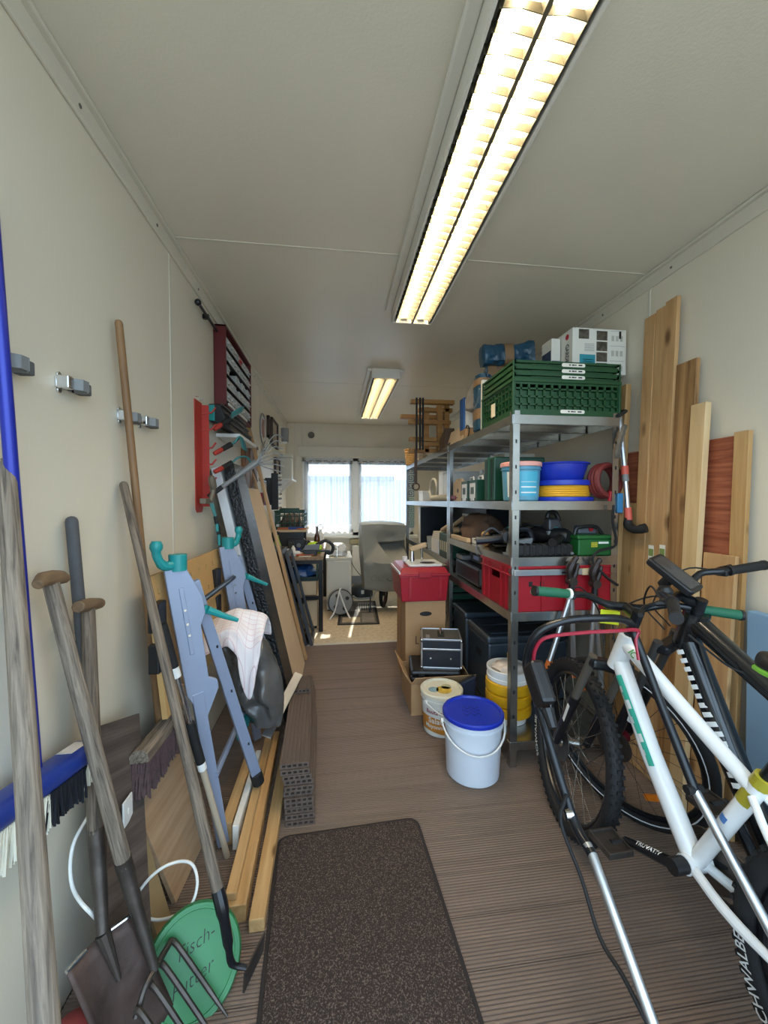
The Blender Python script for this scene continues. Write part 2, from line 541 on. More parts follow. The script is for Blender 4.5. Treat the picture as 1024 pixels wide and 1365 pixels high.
part('threshold_strip', MB().bb(XL, XR, SEAM_Y-0.012, SEAM_Y+0.03, -0.024, 0.005), mat('pale threshold', '#c9c4b6', 0.5, 0.2), f, False, bevel=0.003)

# back wall with the window opening
WX0, WX1, WZ0, WZ1 = -0.49, 1.20, 0.82, 1.99
w = struct('wall_back', MB().bb(XL-0.06, XR+0.06, YB+0.055, YB+0.062, 0, 0.02), outer)
for i, (a, b, c, d) in enumerate(((XL, WX0, 0, ZC), (WX1, XR, 0, ZC), (WX0, WX1, 0, WZ0), (WX0, WX1, WZ1, ZC))):
    part('wall_panel', MB().bb(a-(0.06 if a == XL else -0.0005), b+(0.06 if b == XR else -0.0005), YB, YB+0.055, c-(0.03 if c == 0 else -0.0005), d+(0.03 if d == ZC else -0.0005)), wall_m, w, False)
for x in (-0.60, ):
    part('joint_strip', MB().bb(x-0.006, x+0.006, YB-0.002, YB+0.01, 0, ZC), trim_m, w, False)
wf = struct('window_1', MB(), None)
pvc = mat('white window profile', '#e4e4df', 0.3)
mid = (WX0+WX1)/2-0.05
for a, b, c, d in ((WX0, WX0+0.05, WZ0, WZ1), (WX1-0.05, WX1, WZ0, WZ1), (WX0, WX1, WZ0, WZ0+0.05), (WX0, WX1, WZ1-0.05, WZ1), (mid-0.045, mid+0.045, WZ0, WZ1)):
    part('window_frame', MB().bb(a, b, YB+0.0, YB+0.06, c, d), pvc, wf, False, bevel=0.004)
pane_m = glassy('window pane', (0.93, 0.95, 0.96, 1), 0.05)
for a, b in ((WX0+0.05, mid-0.045), (mid+0.045, WX1-0.05)):
    sf = MB()
    for q in ((a, a+0.045, WZ0+0.05, WZ1-0.05), (b-0.045, b, WZ0+0.05, WZ1-0.05), (a, b, WZ0+0.05, WZ0+0.095), (a, b, WZ1-0.095, WZ1-0.05)):
        sf.bb(q[0], q[1], YB-0.012, YB+0.05, q[2], q[3])
    sash = part('window_sash', sf, pvc, wf, False, bevel=0.003)
    part('pane', MB().bb(a+0.04, b-0.04, YB+0.022, YB+0.026, WZ0+0.09, WZ1-0.09), pane_m, sash, False)
    part('window_handle', MB().bb((b-0.03) if b < mid else a+0.012, (b-0.012) if b < mid else a+0.03, YB-0.045, YB-0.012, 1.22, 1.40), white_pl, sash, False, bevel=0.004)
part('window_sill', MB().bb(WX0-0.05, WX1+0.05, YB-0.10, YB+0.01, WZ0-0.035, WZ0), pvc, wf, False, bevel=0.006)
part('shutter_box', MB().bb(WX0-0.06, WX1+0.06, YB-0.05, YB+0.0, WZ1+0.015, WZ1+0.165), trim_m, wf, False, bevel=0.006)
rod = mat('dark wooden curtain rod', '#4b372b', 0.4)
rr = part('curtain_rod', MB().tube([(WX0+0.0, YB-0.055, WZ1-0.055), (mid-0.05, YB-0.055, WZ1-0.055)], 0.006, 8).tube([(mid+0.03, YB-0.055, WZ1-0.055), (WX1-0.04, YB-0.055, WZ1-0.055)], 0.006, 8), rod, wf)
net = sheer('white net curtain', (0.66, 0.73, 0.82, 1), 0.60)
lace = sheer('white lace hem', (0.80, 0.82, 0.85, 1), 0.2)
for a, b, z0, sd in ((WX0+0.03, mid-0.06, 0.86, 1.0), (mid+0.05, WX1-0.05, 0.86, 2.7)):
    def drape(z_lo, z_hi, amp=1.0):
        def fn(u, v):
            x = a+(b-a)*u
            y = YB-0.058+amp*(0.020*math.sin(u*44+sd+0.8*math.sin(u*9))+0.010*math.sin(u*17+sd*2+v*1.5))
            return (x, y, z_lo+(z_hi-z_lo)*v)
        return fn
    part('net_curtain', MB().grid(drape(z0+0.13, WZ1-0.06), 120, 5), net, wf)
    part('lace_hem', MB().grid(drape(z0, z0+0.13), 120, 2), lace, wf)
    part('lace_header', MB().grid(drape(WZ1-0.07, WZ1-0.015, 0.4), 120, 1), lace, wf)
solo('vent_plug', MB().lathe([(0.001, 0), (0.045, 0), (0.05, 0.006), (0.042, 0.012), (0.03, 0.008), (0.001, 0.010)], 20, P(415, 580, Y=YB-0.001), Matrix.Rotation(PI/2, 4, 'X')), mat('bronze grey vent', '#6f6b62', 0.5, 0.3), 'small round grey vent plug on the back wall above the window', 'vent')

# the world outside the window and in front of the open door
gr = struct('ground', MB().bb(-30, 30, -30, 40, -0.30, -0.26), mat('pale paving outside', '#8f8c84', 0.9, 0, 0.1, 1.0))
g = thing('neighbour_garage', 'pale garage with blue grey roof outside behind the net curtains', 'building', (-1.0, 12.0, -0.26))
mb = wm(g); mb.bb(-5.5, 5.1, 11, 16, -0.26, 1.95); part('wall', mb, mat('rendered outer wall', '#9fb0c2', 0.9), g, False)
mb = wm(g); mb.m = mb.m; mb.ext([(10.6, 1.9), (10.6, 2.02), (13.5, 3.0), (16.4, 2.02), (16.4, 1.9)], -5.8, 1.6, Matrix(((0, 0, 1, 0), (1, 0, 0, 0), (0, 1, 0, 0), (0, 0, 0, 1))))
part('roof', mb, mat('blue grey roof', '#4a6076', 0.7), g, False)
# ------------------------------------------------------------------ ceiling lamps
tube_m = emit('lit fluorescent tube', (1.0, 0.82, 0.58, 1), TUBE_EMIT)
refl_m = mat('silver louvre', '#6f6a58', 0.5, 0.45)
def ceiling_lamp(label, x0, x1, y0, y1, nblade):
    cx = (x0+x1)/2; zb = 2.415
    t = thing('ceiling_lamp', label, 'lamp', (cx, (y0+y1)/2, zb), group=None)
    mb = wm(t)
    mb.bb(x0-0.01, x1+0.01, y0-0.01, y1+0.01, ZC-0.02, ZC)
    for a, b in ((x0-0.012, x0), (x1, x1+0.012)): mb.bb(a, b, y0-0.01, y1+0.01, zb, ZC)
    for a, b in ((y0-0.012, y0), (y1, y1+0.012)): mb.bb(x0, x1, a, b, zb, ZC)
    part('housing', mb, white_metal, t, False, bevel=0.003)
    for a, b in ((x0-0.05, x0-0.012), (x1+0.012, x1+0.05)):
        part('side_rail', wm(t).bb(a, b, y0-0.005, y1+0.005, ZC-0.022, ZC), white_metal, t, False, bevel=0.006)
    w = x1-x0
    for k in (0.27, 0.73):
        x = x0+w*k
        tb = part('tube', wm(t).cyl((x, y0+0.03, zb+0.046), (x, y1-0.03, zb+0.046), 0.013, n=12), tube_m, t)
        for y in (y0+0.012, y1-0.012):
            part('tube_holder', wm(t).bb(x-0.02, x+0.02, y-0.01, y+0.012, zb+0.02, zb+0.065), white_pl, t, False)
        mb = wm(t)
        for sx in (-1, 1):
            xo = x+sx*w*0.215; xi = x+sx*w*0.14
            mb.hexa([(xo, y0, zb+0.002), (xo, y1, zb+0.002), (xo+0.002, y1, zb+0.002), (xo+0.002, y0, zb+0.002)], [(xi, y0, zb+0.068), (xi, y1, zb+0.068), (xi+0.002, y1, zb+0.068), (xi+0.002, y0, zb+0.068)])
        part('reflector', mb, refl_m, t, False)
    wb = w*0.5-0.006
    pr = [(-wb/2, 0), (-wb/2+0.012, 0.028), (wb/2-0.012, 0.028), (wb/2, 0)]
    bm = MB().ext([(-wb/2, 0.026), (-wb/2, 0.0), (0, 0.007), (wb/2, 0.0), (wb/2, 0.026)], -0.001, 0.001, Matrix.Rotation(PI/2, 4, 'X')).mesh('louvre_blade', False)
    bm.materials.append(refl_m)
    for k in (0.27, 0.73):
        for i in range(nblade):
            y = y0+(y1-y0)*(i+1)/(nblade+1)
            o = link('louvre_blade', bm, None, t)
            o.location = (x0+w*k-cx, y-(y0+y1)/2, 0.001)
    part('centre_bar', wm(t).bb(cx-0.006, cx+0.006, y0, y1, zb, zb+0.03), refl_m, t, False)
    return t
ceiling_lamp('long two tube louvre ceiling lamp over the doormat and bicycles', 0.352, 0.578, 0.80, 2.355, 34)
ceiling_lamp('two tube louvre ceiling lamp nearer the window, between workbench and shelves', 0.33, 0.56, 3.43, 5.1, 34)

# ------------------------------------------------------------------ doormat
t = thing('doormat', 'dark brown speckled doormat with rounded corners on the decking', 'doormat', (0.075, 1.13, 0.0), (0, 0, math.radians(3)))
part('pile', MB().ext(rrect(0.55, 0.86, 0.035), 0.004, 0.010), speckle('brown speckled pile', '#33261f', '#75655b', 260, 0.50, 0.72, 0.95, 0.8), t, bevel=0.003)
part('rubber_edge', MB().ext(rrect(0.575, 0.885, 0.045), 0.0, 0.005), mat('dark rubber edge', '#2a2321', 0.8), t, bevel=0.002)

# ------------------------------------------------------------------ spring clips on the left wall
def tool_clip(px, py, label):
    p = P(px, py, X=XL)
    t = thing('tool_clip', label, 'clip', (XL, p.y, p.z))
    part('base_plate', MB().box((0.003, 0, 0), (0.006, 0.085, 0.028)).cyl((0, -0.03, 0.02), (0.006, -0.03, 0.02), 0.008, n=10).cyl((0, -0.03, -0.02), (0.006, -0.03, -0.02), 0.008, n=10), chrome, t, bevel=0.001)
    part('clamp_block', MB().box((0.02, -0.032, 0), (0.03, 0.022, 0.034)), chrome, t, False, bevel=0.003)
    path = [(0.006, -0.012), (0.03, -0.018), (0.048, -0.006), (0.050, 0.012), (0.036, 0.026), (0.010, 0.022)]
    mb = MB()
    for i in range(len(path)-1):
        a, b = V((path[i][0], path[i][1], 0)), V((path[i+1][0], path[i+1][1], 0))
        mb.box((a+b)/2, ((b-a).length+0.004, 0.004, 0.03), Matrix.Rotation(math.atan2((b-a).y, (b-a).x), 3, 'Z'))
    part('spring_jaw', mb, grey_pl, t, False, bevel=0.001)
    part('rubber_jaw', MB().box((0.022, 0.038, 0), (0.034, 0.022, 0.032)), mat('grey rubber', '#5a5c5c', 0.8), t, False, bevel=0.004)
    return t
tool_clip(-2, 482, 'steel spring clip that holds the blue broom handle on the wall')
tool_clip(87, 514, 'empty steel spring clip on the bare left wall, beside the blue broom')
tool_clip(164, 556, 'steel spring clip gripping the brown wooden broom handle')
tool_clip(190, 563, 'empty steel spring clip just beyond the brown broom handle')

# ------------------------------------------------------------------ long handled tools
def pole(name, p0, p1, r0, r1, m, parent, n=14, round_top=True, label=None):
    """round pole in its own frame so the grain follows it; p0 low, p1 high"""
    M = frame(p0, p1); L = (V(p1)-V(p0)).length
    prof = [(r0, 0), (r0*0.5+r1*0.5, L*0.5), (r1, L-r1)]
    if round_top: prof += [(r1*0.85, L-r1*0.45), (r1*0.5, L-r1*0.12), (0.0005, L)]
    else: prof += [(r1, L)]
    return local(name, MB().lathe(prof, n), m, M, parent=parent, label=label)

# blue broom, hung in its clip
top = P(-8, 330, X=-0.675); low = P(48, 1035, X=-0.675)
hd = P(55, 1040, X=-0.675)
t = thing('blue_broom', 'blue broom with a blue plastic head and black and white bristles', 'broom', (low.x, low.y, 0.40))
pole('handle', low, low+(top-low)*1.12, 0.0125, 0.0125, mat('blue lacquered tube', '#23309c', 0.3, 0.2), t)
a = P(-45, 1112, X=-0.655); b = P(116, 998, X=-0.655)
d = (b-a).normalized(); L = (b-a).length
M = frame(a, b, (0, 0, 1))
local('broom_head', MB().ext(rrect(0.05, 0.075, 0.022), 0, L), navy, M, parent=t, bevel=0.012)
local('sticker', MB().box((0.0265, 0.0, L*0.83), (0.001, 0.035, 0.07)), mat('pale sticker', '#d9d2cf', 0.5), M, parent=t, smooth=False)
br_dark = mat('black bristles', '#1a1c24', 0.9); br_white = mat('white bristles', '#dcd8c8', 0.8)
def bristles(name, M, x0, x1, L, length, m, parent, rows=8, step=0.0030, down=(-1, 0, 0)):
    mb = MB(); dn = V(down)
    n = int(L/step)
    for r in range(rows):
        for i in range(n+1):
            z = i*step+random.uniform(-0.002, 0.002); y = x0+(x1-x0)*r/(rows-1)
            e = V((random.uniform(-0.006, 0.006), random.uniform(-0.012, 0.012), random.uniform(-0.012, 0.012)))
            p = V((0, y, z)); q = p+dn*length*random.uniform(0.9, 1.06)+e
            w = 0.0030
            mb.add([p+V((0, -w, -w)), p+V((0, w, -w)), p+V((0, 0, w)), q+V((0, -w, -w)), q+V((0, w, -w)), q+V((0, 0, w))], [(0, 1, 4, 3), (1, 2, 5, 4), (2, 0, 3, 5), (3, 4, 5)])
    o = local(name, mb, m, M, parent=parent, smooth=False)
    o['kind'] = 'stuff'
    return o
Mb = M @ Matrix.Translation((-0.02, 0, 0))
bristles('bristle', Mb @ Matrix.Translation((0, 0, 0.01)), -0.03, 0.03, L*0.45, 0.075, br_white, t)
bristles('bristle', Mb @ Matrix.Translation((0, 0, L*0.46)), -0.03, 0.03, L*0.40, 0.07, br_dark, t)
bristles('bristle', Mb @ Matrix.Translation((0, 0, L*0.87)), -0.03, 0.03, L*0.12, 0.05, br_white, t)

# brown wooden broom, hung in its clip
top = P(158, 426, X=-0.685); low = P(212, 962, X=-0.655)
t = thing('wooden_broom', 'brown wooden broom with purple brown bristles, hung on the left wall', 'broom', (low.x, low.y, 0.40))
pole('handle', low, top, 0.0125, 0.0115, brown_wood, t)
a = P(184, 1010, X=-0.615); b = P(240, 940, X=-0.64)
M = frame(a, b, (0, 0, 1)); L = (b-a).length
local('broom_head', MB().ext([(-0.02, -0.032), (-0.02, 0.032), (0.008, 0.026), (0.02, 0.012), (0.02, -0.012), (0.008, -0.026)], 0, L), old_wood, M, parent=t, bevel=0.003)
bristles('bristle', M @ Matrix.Translation((-0.018, 0, 0)), -0.028, 0.028, L, 0.10, mat('purple brown bristles', '#5d4848', 0.9, 0, 0.3, 60), t, 8, 0.0032, (-1, 0, -0.12))

# thick grey handle close to the door: leans on the wall and comes towards the door
top = P(7, 612, X=-0.695); q = CAM+(FWD+RIGHT*((57-512)/FOC)-UP*((1330-682.5)/FOC))*0.56
dirn = (q-top).normalized(); foot = top+dirn*((top.z-0.06)/-dirn.z)
t = thing('sledgehammer', 'thick weathered grey wooden handle leaning on the wall across the blue broom', 'hammer', (foot.x, foot.y, 0))
pole('handle', foot, top, 0.0185, 0.0165, old_wood, t)
local('hammer_head', MB().box((0, 0, 0.0), (0.17, 0.065, 0.065)), dsteel, frame(foot, top, (1, 0.2, 0)), parent=t, bevel=0.01)

# garden fork with a T grip
gc = P(66, 770, X=-0.655); sock = P(166, 1155, Z=0.40); neck = P(206, 1292, Z=0.16)
A = P(228, 1254, Z=0.14); B = P(181, 1346, Z=0.14)
t = thing('garden_fork', 'garden fork with weathered T grip and four dark steel tines', 'fork', (neck.x, neck.y, 0))
pole('shaft', sock, gc, 0.0185, 0.0165, old_wood, t, round_top=False)
g0 = P(38, 774, X=-0.64); g1 = P(95, 768, X=-0.665)
gd = (g1-g0).normalized()
c = (g0+g1)/2
mb = wm(t); mb.tube([c-gd*0.058-V((0, 0, 0.012)), c-gd*0.035, c, c+gd*0.035, c+gd*0.058-V((0, 0, 0.004))], [0.011, 0.0165, 0.0185, 0.0165, 0.012], 12)
part('grip', mb, wood('brown worn grip wood', '#8a6f52', '#5a4632', 'Y', 40, 0.6), t, bevel=0.002)
mb = wm(t); mb.tube([sock+(gc-sock)*0.03, sock, sock+(neck-sock)*0.5, neck], [0.0195, 0.0195, 0.015, 0.011], 12)
part('socket', mb, dsteel, t)
mid_ = (A+B)/2+V((0, 0, 0.02))
mb = wm(t); mb.tube(smooth_path([B-V((0, 0, 0.02)), (B+neck)/2+V((0, 0, 0.005)), neck, (A+neck)/2, A], 4), 0.008, 8)
part('shoulder', mb, dsteel, t)
tip_dir = P(303, 1356, Z=0.004)-A
for k in (0.0, 0.36, 0.66, 1.0):
    s0 = A+(B-A)*k; e0 = s0+tip_dir; e0.z = 0.006
    mb = wm(t); mb.tube(smooth_path([s0, s0+(e0-s0)*0.12+V((0, 0, 0.012)), s0+(e0-s0)*0.55+V((0, 0, 0.008)), e0], 3), [0.0075]*3+[0.007]*3+[0.0065]*2+[0.005, 0.003], 7)
    part('tine', mb, dsteel, t)

# spade with a T grip
gc = P(117, 806, X=-0.665); sock = P(128, 1108, X=-0.62); neck = P(137, 1243, Z=0.29)
A = P(88, 1296, Z=0.275); B = P(178, 1217, Z=0.275)
t = thing('spade', 'spade with brown T grip and broad worn steel blade on the decking', 'spade', (A.x+0.05, (A.y+B.y)/2, 0))
pole('shaft', sock, gc, 0.019, 0.0165, old_wood2, t, round_top=False)
g0 = P(86, 812, X=-0.65); g1 = P(146, 802, X=-0.68); gd = (g1-g0).normalized(); c = (g0+g1)/2; gl = (g1-g0).length/2
mb = wm(t); mb.tube([c-gd*0.062, c-gd*0.04, c, c+gd*0.04, c+gd*0.062], [0.015, 0.017, 0.0185, 0.016, 0.0145], 12)
part('grip', mb, MATS['brown worn grip wood'], t, bevel=0.002)
mb = wm(t); mb.tube([sock+(gc-sock)*0.02, sock, neck], [0.0195, 0.0195, 0.014], 12)
part('socket', mb, dsteel, t)
out = V((0.115, -0.02, -0.272))
def blade(u, v):
    p = A+(B-A)*u+out*v
    p = p+V((0.018*math.sin(PI*u)*-1, 0, 0))
    if v > 0.75: p.z += 0.0
    return p
mb = wm(t); mb.grid(blade, 10, 8)
part('blade', mb, mat('rusty spade steel', '#5b4a44', 0.55, 0.55, 0.45, 9, 0.2, 40), t, solid=0.003)
mb = wm(t); mb.tube([A, A+(B-A)*0.35+V((-0.012, 0, 0))], 0.005, 8); part('tread_edge', mb, chrome, t)
mb = wm(t); mb.tube([A+(B-A)*0.68+V((-0.012, 0, 0)), B], 0.005, 8); part('tread_edge', mb, chrome, t)
mb = wm(t); mb.tube([neck, A+(B-A)*0.5+out*0.35], [0.016, 0.006], 10); part('rib', mb, dsteel, t)

# slim weeding hoe with a dark grey handle
top = P(95, 688, X=-0.695); low = P(130, 1080, X=-0.665); foot = P(139, 1262, X=-0.64); foot.z = 0.16
t = thing('weeding_hoe', 'slim hoe with a dark grey handle and pale metal shaft behind the spade', 'hoe', (foot.x, foot.y, 0))
pole('handle', top+(low-top)*0.75, top, 0.0145, 0.0145, mat('dark grey handle foam', '#4c4d50', 0.7, 0, 0.1, 30), t)
pole('shaft', foot, top+(low-top)*0.75, 0.0105, 0.0105, mat('pale blue grey tube', '#a9b3c2', 0.35, 0.4), t, round_top=False)
mb = wm(t); mb.tube([foot, foot+V((0, 0.0, -0.09)), foot+V((0.03, 0, -0.12))], 0.007, 8).box(foot+V((0.035, 0, -0.135)), (0.01, 0.10, 0.05)); part('hoe_blade', mb, dsteel, t)

# long wooden draw hoe
top = P(164, 642, X=-0.70); low = P(297, 1214, Z=0.27); bend = P(309, 1284, Z=0.13); hdp = P(328, 1290, Z=0.11)
t = thing('draw_hoe', 'long weathered wooden hoe with a narrow steel blade resting on the decking', 'hoe', (hdp.x, hdp.y, 0))
pole('handle', low, top, 0.0155, 0.013, old_wood2, t)
mb = wm(t); mb.tube(smooth_path([low+(top-low)*0.04, low, low+(bend-low)*0.6, bend, hdp], 4), [0.0165]*5+[0.013]*4+[0.009]*4+[0.007]*4, 10); part('neck', mb, black_met, t)
mb = wm(t); a = P(323, 1324, Z=0.05); b = P(350, 1266, Z=0.05)
mb.slab(a, b, a+V((0.004, 0, 0.055)), 0.005)
part('hoe_blade', mb, dsteel, t, False, bevel=0.001)

# telescopic pole with black grips
top = P(216, 832, X=-0.585); foot = P(303, 1142, Z=0.0)
dv = foot-top
t = thing('telescopic_pole', 'telescopic pole with black foam grips and bright steel middle', 'pole', (foot.x, foot.y, 0))
for a, b, r, m, nm in ((0.0, 0.17, 0.016, black_rub, 'grip'), (0.17, 0.21, 0.015, white_pl, 'collar'), (0.21, 0.46, 0.009, chrome, 'inner_tube'), (0.40, 0.57, 0.016, black_rub, 'grip'), (0.57, 0.60, 0.015, white_pl, 'collar'), (0.6, 1.0, 0.011, mat('beige lacquered tube', '#b4a58f', 0.5), 'outer_tube')):
    part(nm, wm(t).tube([top+dv*a, top+dv*b], r, 12), m, t, bevel=0.002)

# ------------------------------------------------------------------ panels leaning low on the left wall
def panel(name, a, b, c, th, m, label, cat, axis_along_b=True, group=None):
    """plate with corner a, edges to b (its long grain direction, local X) and c (local Y)"""
    a, b, c = V(a), V(b), V(c)
    x = (b-a); y = (c-a); lx = x.length; x = x.normalized(); y = y-x*y.dot(x); ly = y.length; y.normalize(); z = x.cross(y)
    M = Matrix(((x.x, y.x, z.x, a.x), (x.y, y.y, z.y, a.y), (x.z, y.z, z.z, a.z), (0, 0, 0, 1)))
    o = local(name, MB().bb(0, lx, 0, ly, 0, th), m, M, label, cat, group, smooth=False, bevel=0.0015)
    return o
panel('oak_sheet', (-0.560, 0.985, 0.058), (-0.528, 1.150, 0.004), (-0.700, 1.19, 0.69), 0.010, dark_lam, 'dark grey oak panel leaning on the wall behind the spade', 'panel')
panel('oak_sheet', P(229, 1206, Z=0.004), P(276, 1105, Z=0.004), P(194, 1045, X=-0.665), 0.016, light_lam, 'light oak panel leaning behind the draw hoe, under the wooden broom', 'panel')
panel('particle_board', (-0.545, 1.215, 0.004), (-0.538, 1.285, 0.004), (-0.69, 1.27, 0.54), 0.016, mat('olive tan board edge', '#9c8763', 0.7, 0, 0.1, 10), 'olive tan board wedged between the dark and light oak panels', 'board')
pz = P(170, 1080, X=-0.613)
solo('switch_plate', MB().box(pz, (0.006, 0.05, 0.075)).box(pz+V((0.004, 0, 0)), (0.004, 0.01, 0.02)), white_pl, 'small white plastic plate stuck on the dark grey oak panel', 'plate', bevel=0.002)
# white cable
pts = [P(119, 1085, X=-0.665), P(97, 1128, X=-0.67), P(96, 1180, X=-0.66), P(120, 1216, X=-0.60), P(150, 1232, Z=0.17), P(200, 1170, Z=0.26), P(232, 1150, Z=0.27), P(256, 1152, Z=0.24), P(263, 1180, Z=0.20), P(250, 1212, Z=0.15), P(215, 1226, Z=0.11), P(188, 1222, Z=0.11)]
solo('cable', MB().tube(smooth_path(pts, 6), 0.0042, 8), white_pl, 'white cable looping from the wall over the oak panels to the green lid', 'cable')

# green bucket lid with handwriting
lc = V(P(258, 1284, Z=0.082)); nrm = (CAM-lc); nrm = V((nrm.x*0.7+0.1, nrm.y, nrm.z*0.75)).normalized()
Ml = frame(lc, lc+nrm, V((0, 0, 1)))
t = thing('fish_food_lid', 'round green plastic lid with Fisch-Futter handwritten in black', 'lid', m=Ml)
green_lid = mat('bright green plastic', '#2f7d4a', 0.4, 0, 0.08, 12)
part('disc', MB().lathe([(0.001, 0.0), (0.105, 0.0), (0.112, 0.004), (0.118, 0.004), (0.122, -0.002), (0.124, -0.014), (0.121, -0.014), (0.118, -0.004), (0.001, -0.004)], 40), green_lid, t)
part('rim_ring', MB().ring(0.108, 0.003, 40, 6), green_lid, t)
ink = mat('black marker ink', '#1d2420', 0.6)
ca, sa = math.cos(math.radians(14)), math.sin(math.radians(14))
for s, dx, dy in (("Fisch-", 0.014, 0.034), ("Futter", -0.012, -0.028)):
    def fn(x, y, dx=dx, dy=dy):
        u, v = x+dx, y+dy
        u, v = u*ca-v*sa, u*sa+v*ca
        return (v, -u, 0.0008)
    part('handwriting', letter(s, 0.042, fn, 0.35, -0.0006), ink, t, False)

# rounded red things at the foot of the spade
rc = P(118, 1362, Z=0.06)
mb = MB(); mb.lathe([(0.075, 0), (0.078, 0.012), (0.07, 0.055), (0.05, 0.085), (0.02, 0.098), (0.001, 0.10)], 28, (rc.x-0.015, rc.y-0.035, 0.0))
solo('plastic_bowl', mb, mat('faded red plastic', '#9c3f3c', 0.6, 0, 0.15, 12), 'faded red plastic bowl upside down before the spade blade', 'bowl')

# ------------------------------------------------------------------ folding workbench propped against the wall
t = thing('folding_workbench', 'folding workbench with blue grey steel legs, teal hooks and a perforated board', 'workbench', (-0.55, 1.8, 0))
y0b, y1b = 1.42, 2.25
Mt = frame((-0.60, 1.42, 0.58), (-0.60, 2.25, 0.58), (-0.10, 0, 1))
def peg():
    mb = MB()
    h, L, th, hw = 0.50, 0.83, 0.018, 0.011
    # strips between two rows of square-ish dog holes
    rows = [0.06, 0.16, 0.34, 0.44]; xs = [0]; 
    zs = [0.05+0.104*i for i in range(8)]
    edges = sorted([0, h]+[r+s*hw for r in rows for s in (-1, 1)])
    for i in range(len(edges)-1):
        a, b = edges[i], edges[i+1]
        if i % 2 == 0: mb.bb(a, b, 0, th, 0, L)
        else:
            e2 = sorted([0, L]+[z+s*hw for z in zs for s in (-1, 1)])
            for j in range(0, len(e2)-1, 2): mb.bb(a, b, 0, th, e2[j], e2[j+1])
    return mb
local('table_board', peg(), mdf, Mt, parent=t, smooth=False)
def leg(name, p0, p1, w, d, m=bluegrey, ref=(0.55, -0.83, 0)):
    M = frame(p0, p1, ref); L = (V(p1)-V(p0)).length
    o = MB()
    o.bb(-d/2, d/2, -w/2, w/2, 0, L)
    ob = local(name, o, m, M, parent=t, smooth=False, bevel=0.003)
    return ob
for yy, k in ((1.50, 0), (2.17, 1)):
    dy = 0.0
    up = V((-0.575, yy, 1.065)); ft = V((-0.435, yy+0.035, 0.02))
    mid_ = up+(ft-up)*0.42
    # broad upper plate with a tapering nose
    M = frame(up, ft, (0.55, -0.83, 0)); L = (ft-up).length
    plate = [(-0.035, -0.028), (-0.02, -0.034), (L*0.09, -0.072), (L*0.15, -0.072), (L*0.19, -0.05), (L*0.38, -0.046), (L*0.40, -0.075), (L*0.43, -0.075), (L*0.53, -0.012), (L*0.42, 0.036), (L*0.1, 0.040), (-0.035, 0.040)]
    local('leg_plate', MB().ext([(p[1], p[0]) for p in plate], -0.012, 0.012, Matrix(((0, 0, 1, 0), (1, 0, 0, 0), (0, 1, 0, 0), (0, 0, 0, 1)))), bluegrey, M, parent=t, smooth=False, bevel=0.003)
    local('embossed_rib', MB().bb(0.012, 0.0155, -0.012, 0.004, L*0.04, L*0.28), bluegrey, M, parent=t, smooth=False, bevel=0.002)
    for zz in (0.12, 0.17, 0.21):
        local('rivet', MB().cyl((0.012, -0.004, L*zz), (0.0185, -0.004, L*zz), 0.005, n=8), steel, M, parent=t)
    leg('leg', mid_, ft, 0.042, 0.026)
    top2 = up+V((0.035, 0.06, -0.03)); ft2 = V((-0.345, yy+0.235, 0.125))
    l2 = leg('leg', top2, ft2, 0.042, 0.028)
    dl = (top2-ft2).normalized()
    mb = wm(t); mb.tube([ft2+dl*0.03, ft2-dl*0.025], 0.026, 12); part('rubber_foot', mb, black_rub, t, bevel=0.003)
    for u in (0.3, 0.52, 0.8):
        q = top2+(ft2-top2)*u
        mb = wm(t); mb.cyl(q+V((0.012, -0.008, 0)), q+V((0.017, -0.008, 0.001)), 0.006, n=8); part('bolt_hole', mb, black_pl, t)
    # teal hook on top, teal clamping lever
    mb = wm(t)
    mb.tube([up+V((0, 0.01, 0.02)), up+V((0, 0.01, 0.08))], 0.031, 14)
    sg = -1 if k == 0 else 1
    mb.tube(smooth_path([up+V((0, 0.01, 0.045)), up+V((sg*0.03, sg*0.035, 0.045)), up+V((sg*0.045, sg*0.055, 0.085)), up+V((sg*0.045, sg*0.055, 0.135))], 4), [0.018]*6+[0.015]*4+[0.021]*2+[0.014], 10)
    part('hook', mb, teal, t)
    q = top2+(ft2-top2)*0.12
    mb = wm(t); mb.tube([q+V((0.0, -0.03, 0.0)), q+V((0.03, -0.03, 0.0))], 0.017, 10).tube([q+V((0.03, -0.03, 0.0)), q+V((0.075, -0.005, -0.03)), q+V((0.13, 0.02, -0.06))], [0.015, 0.012, 0.008], 8)
    part('lever', mb, teal, t)
    for z in (1.0, 0.86):
        mb = wm(t); mb.box((-0.615, yy-0.07, z-0.06), (0.035, 0.07, 0.1)); part('bracket', mb, black_pl, t, False, bevel=0.004)
for z, x in ((0.93, -0.545), (0.30, -0.455)):
    mb = wm(t); mb.tube([(x, 1.52, z), (x, 2.2, z)], 0.012, 10); part('cross_rod', mb, bluegrey if z < 0.5 else black_met, t)
mb = wm(t); mb.box((-0.44, 2.0, 0.27), (0.03, 0.34, 0.06)); part('tie_bar', mb, teal, t, False, bevel=0.004)

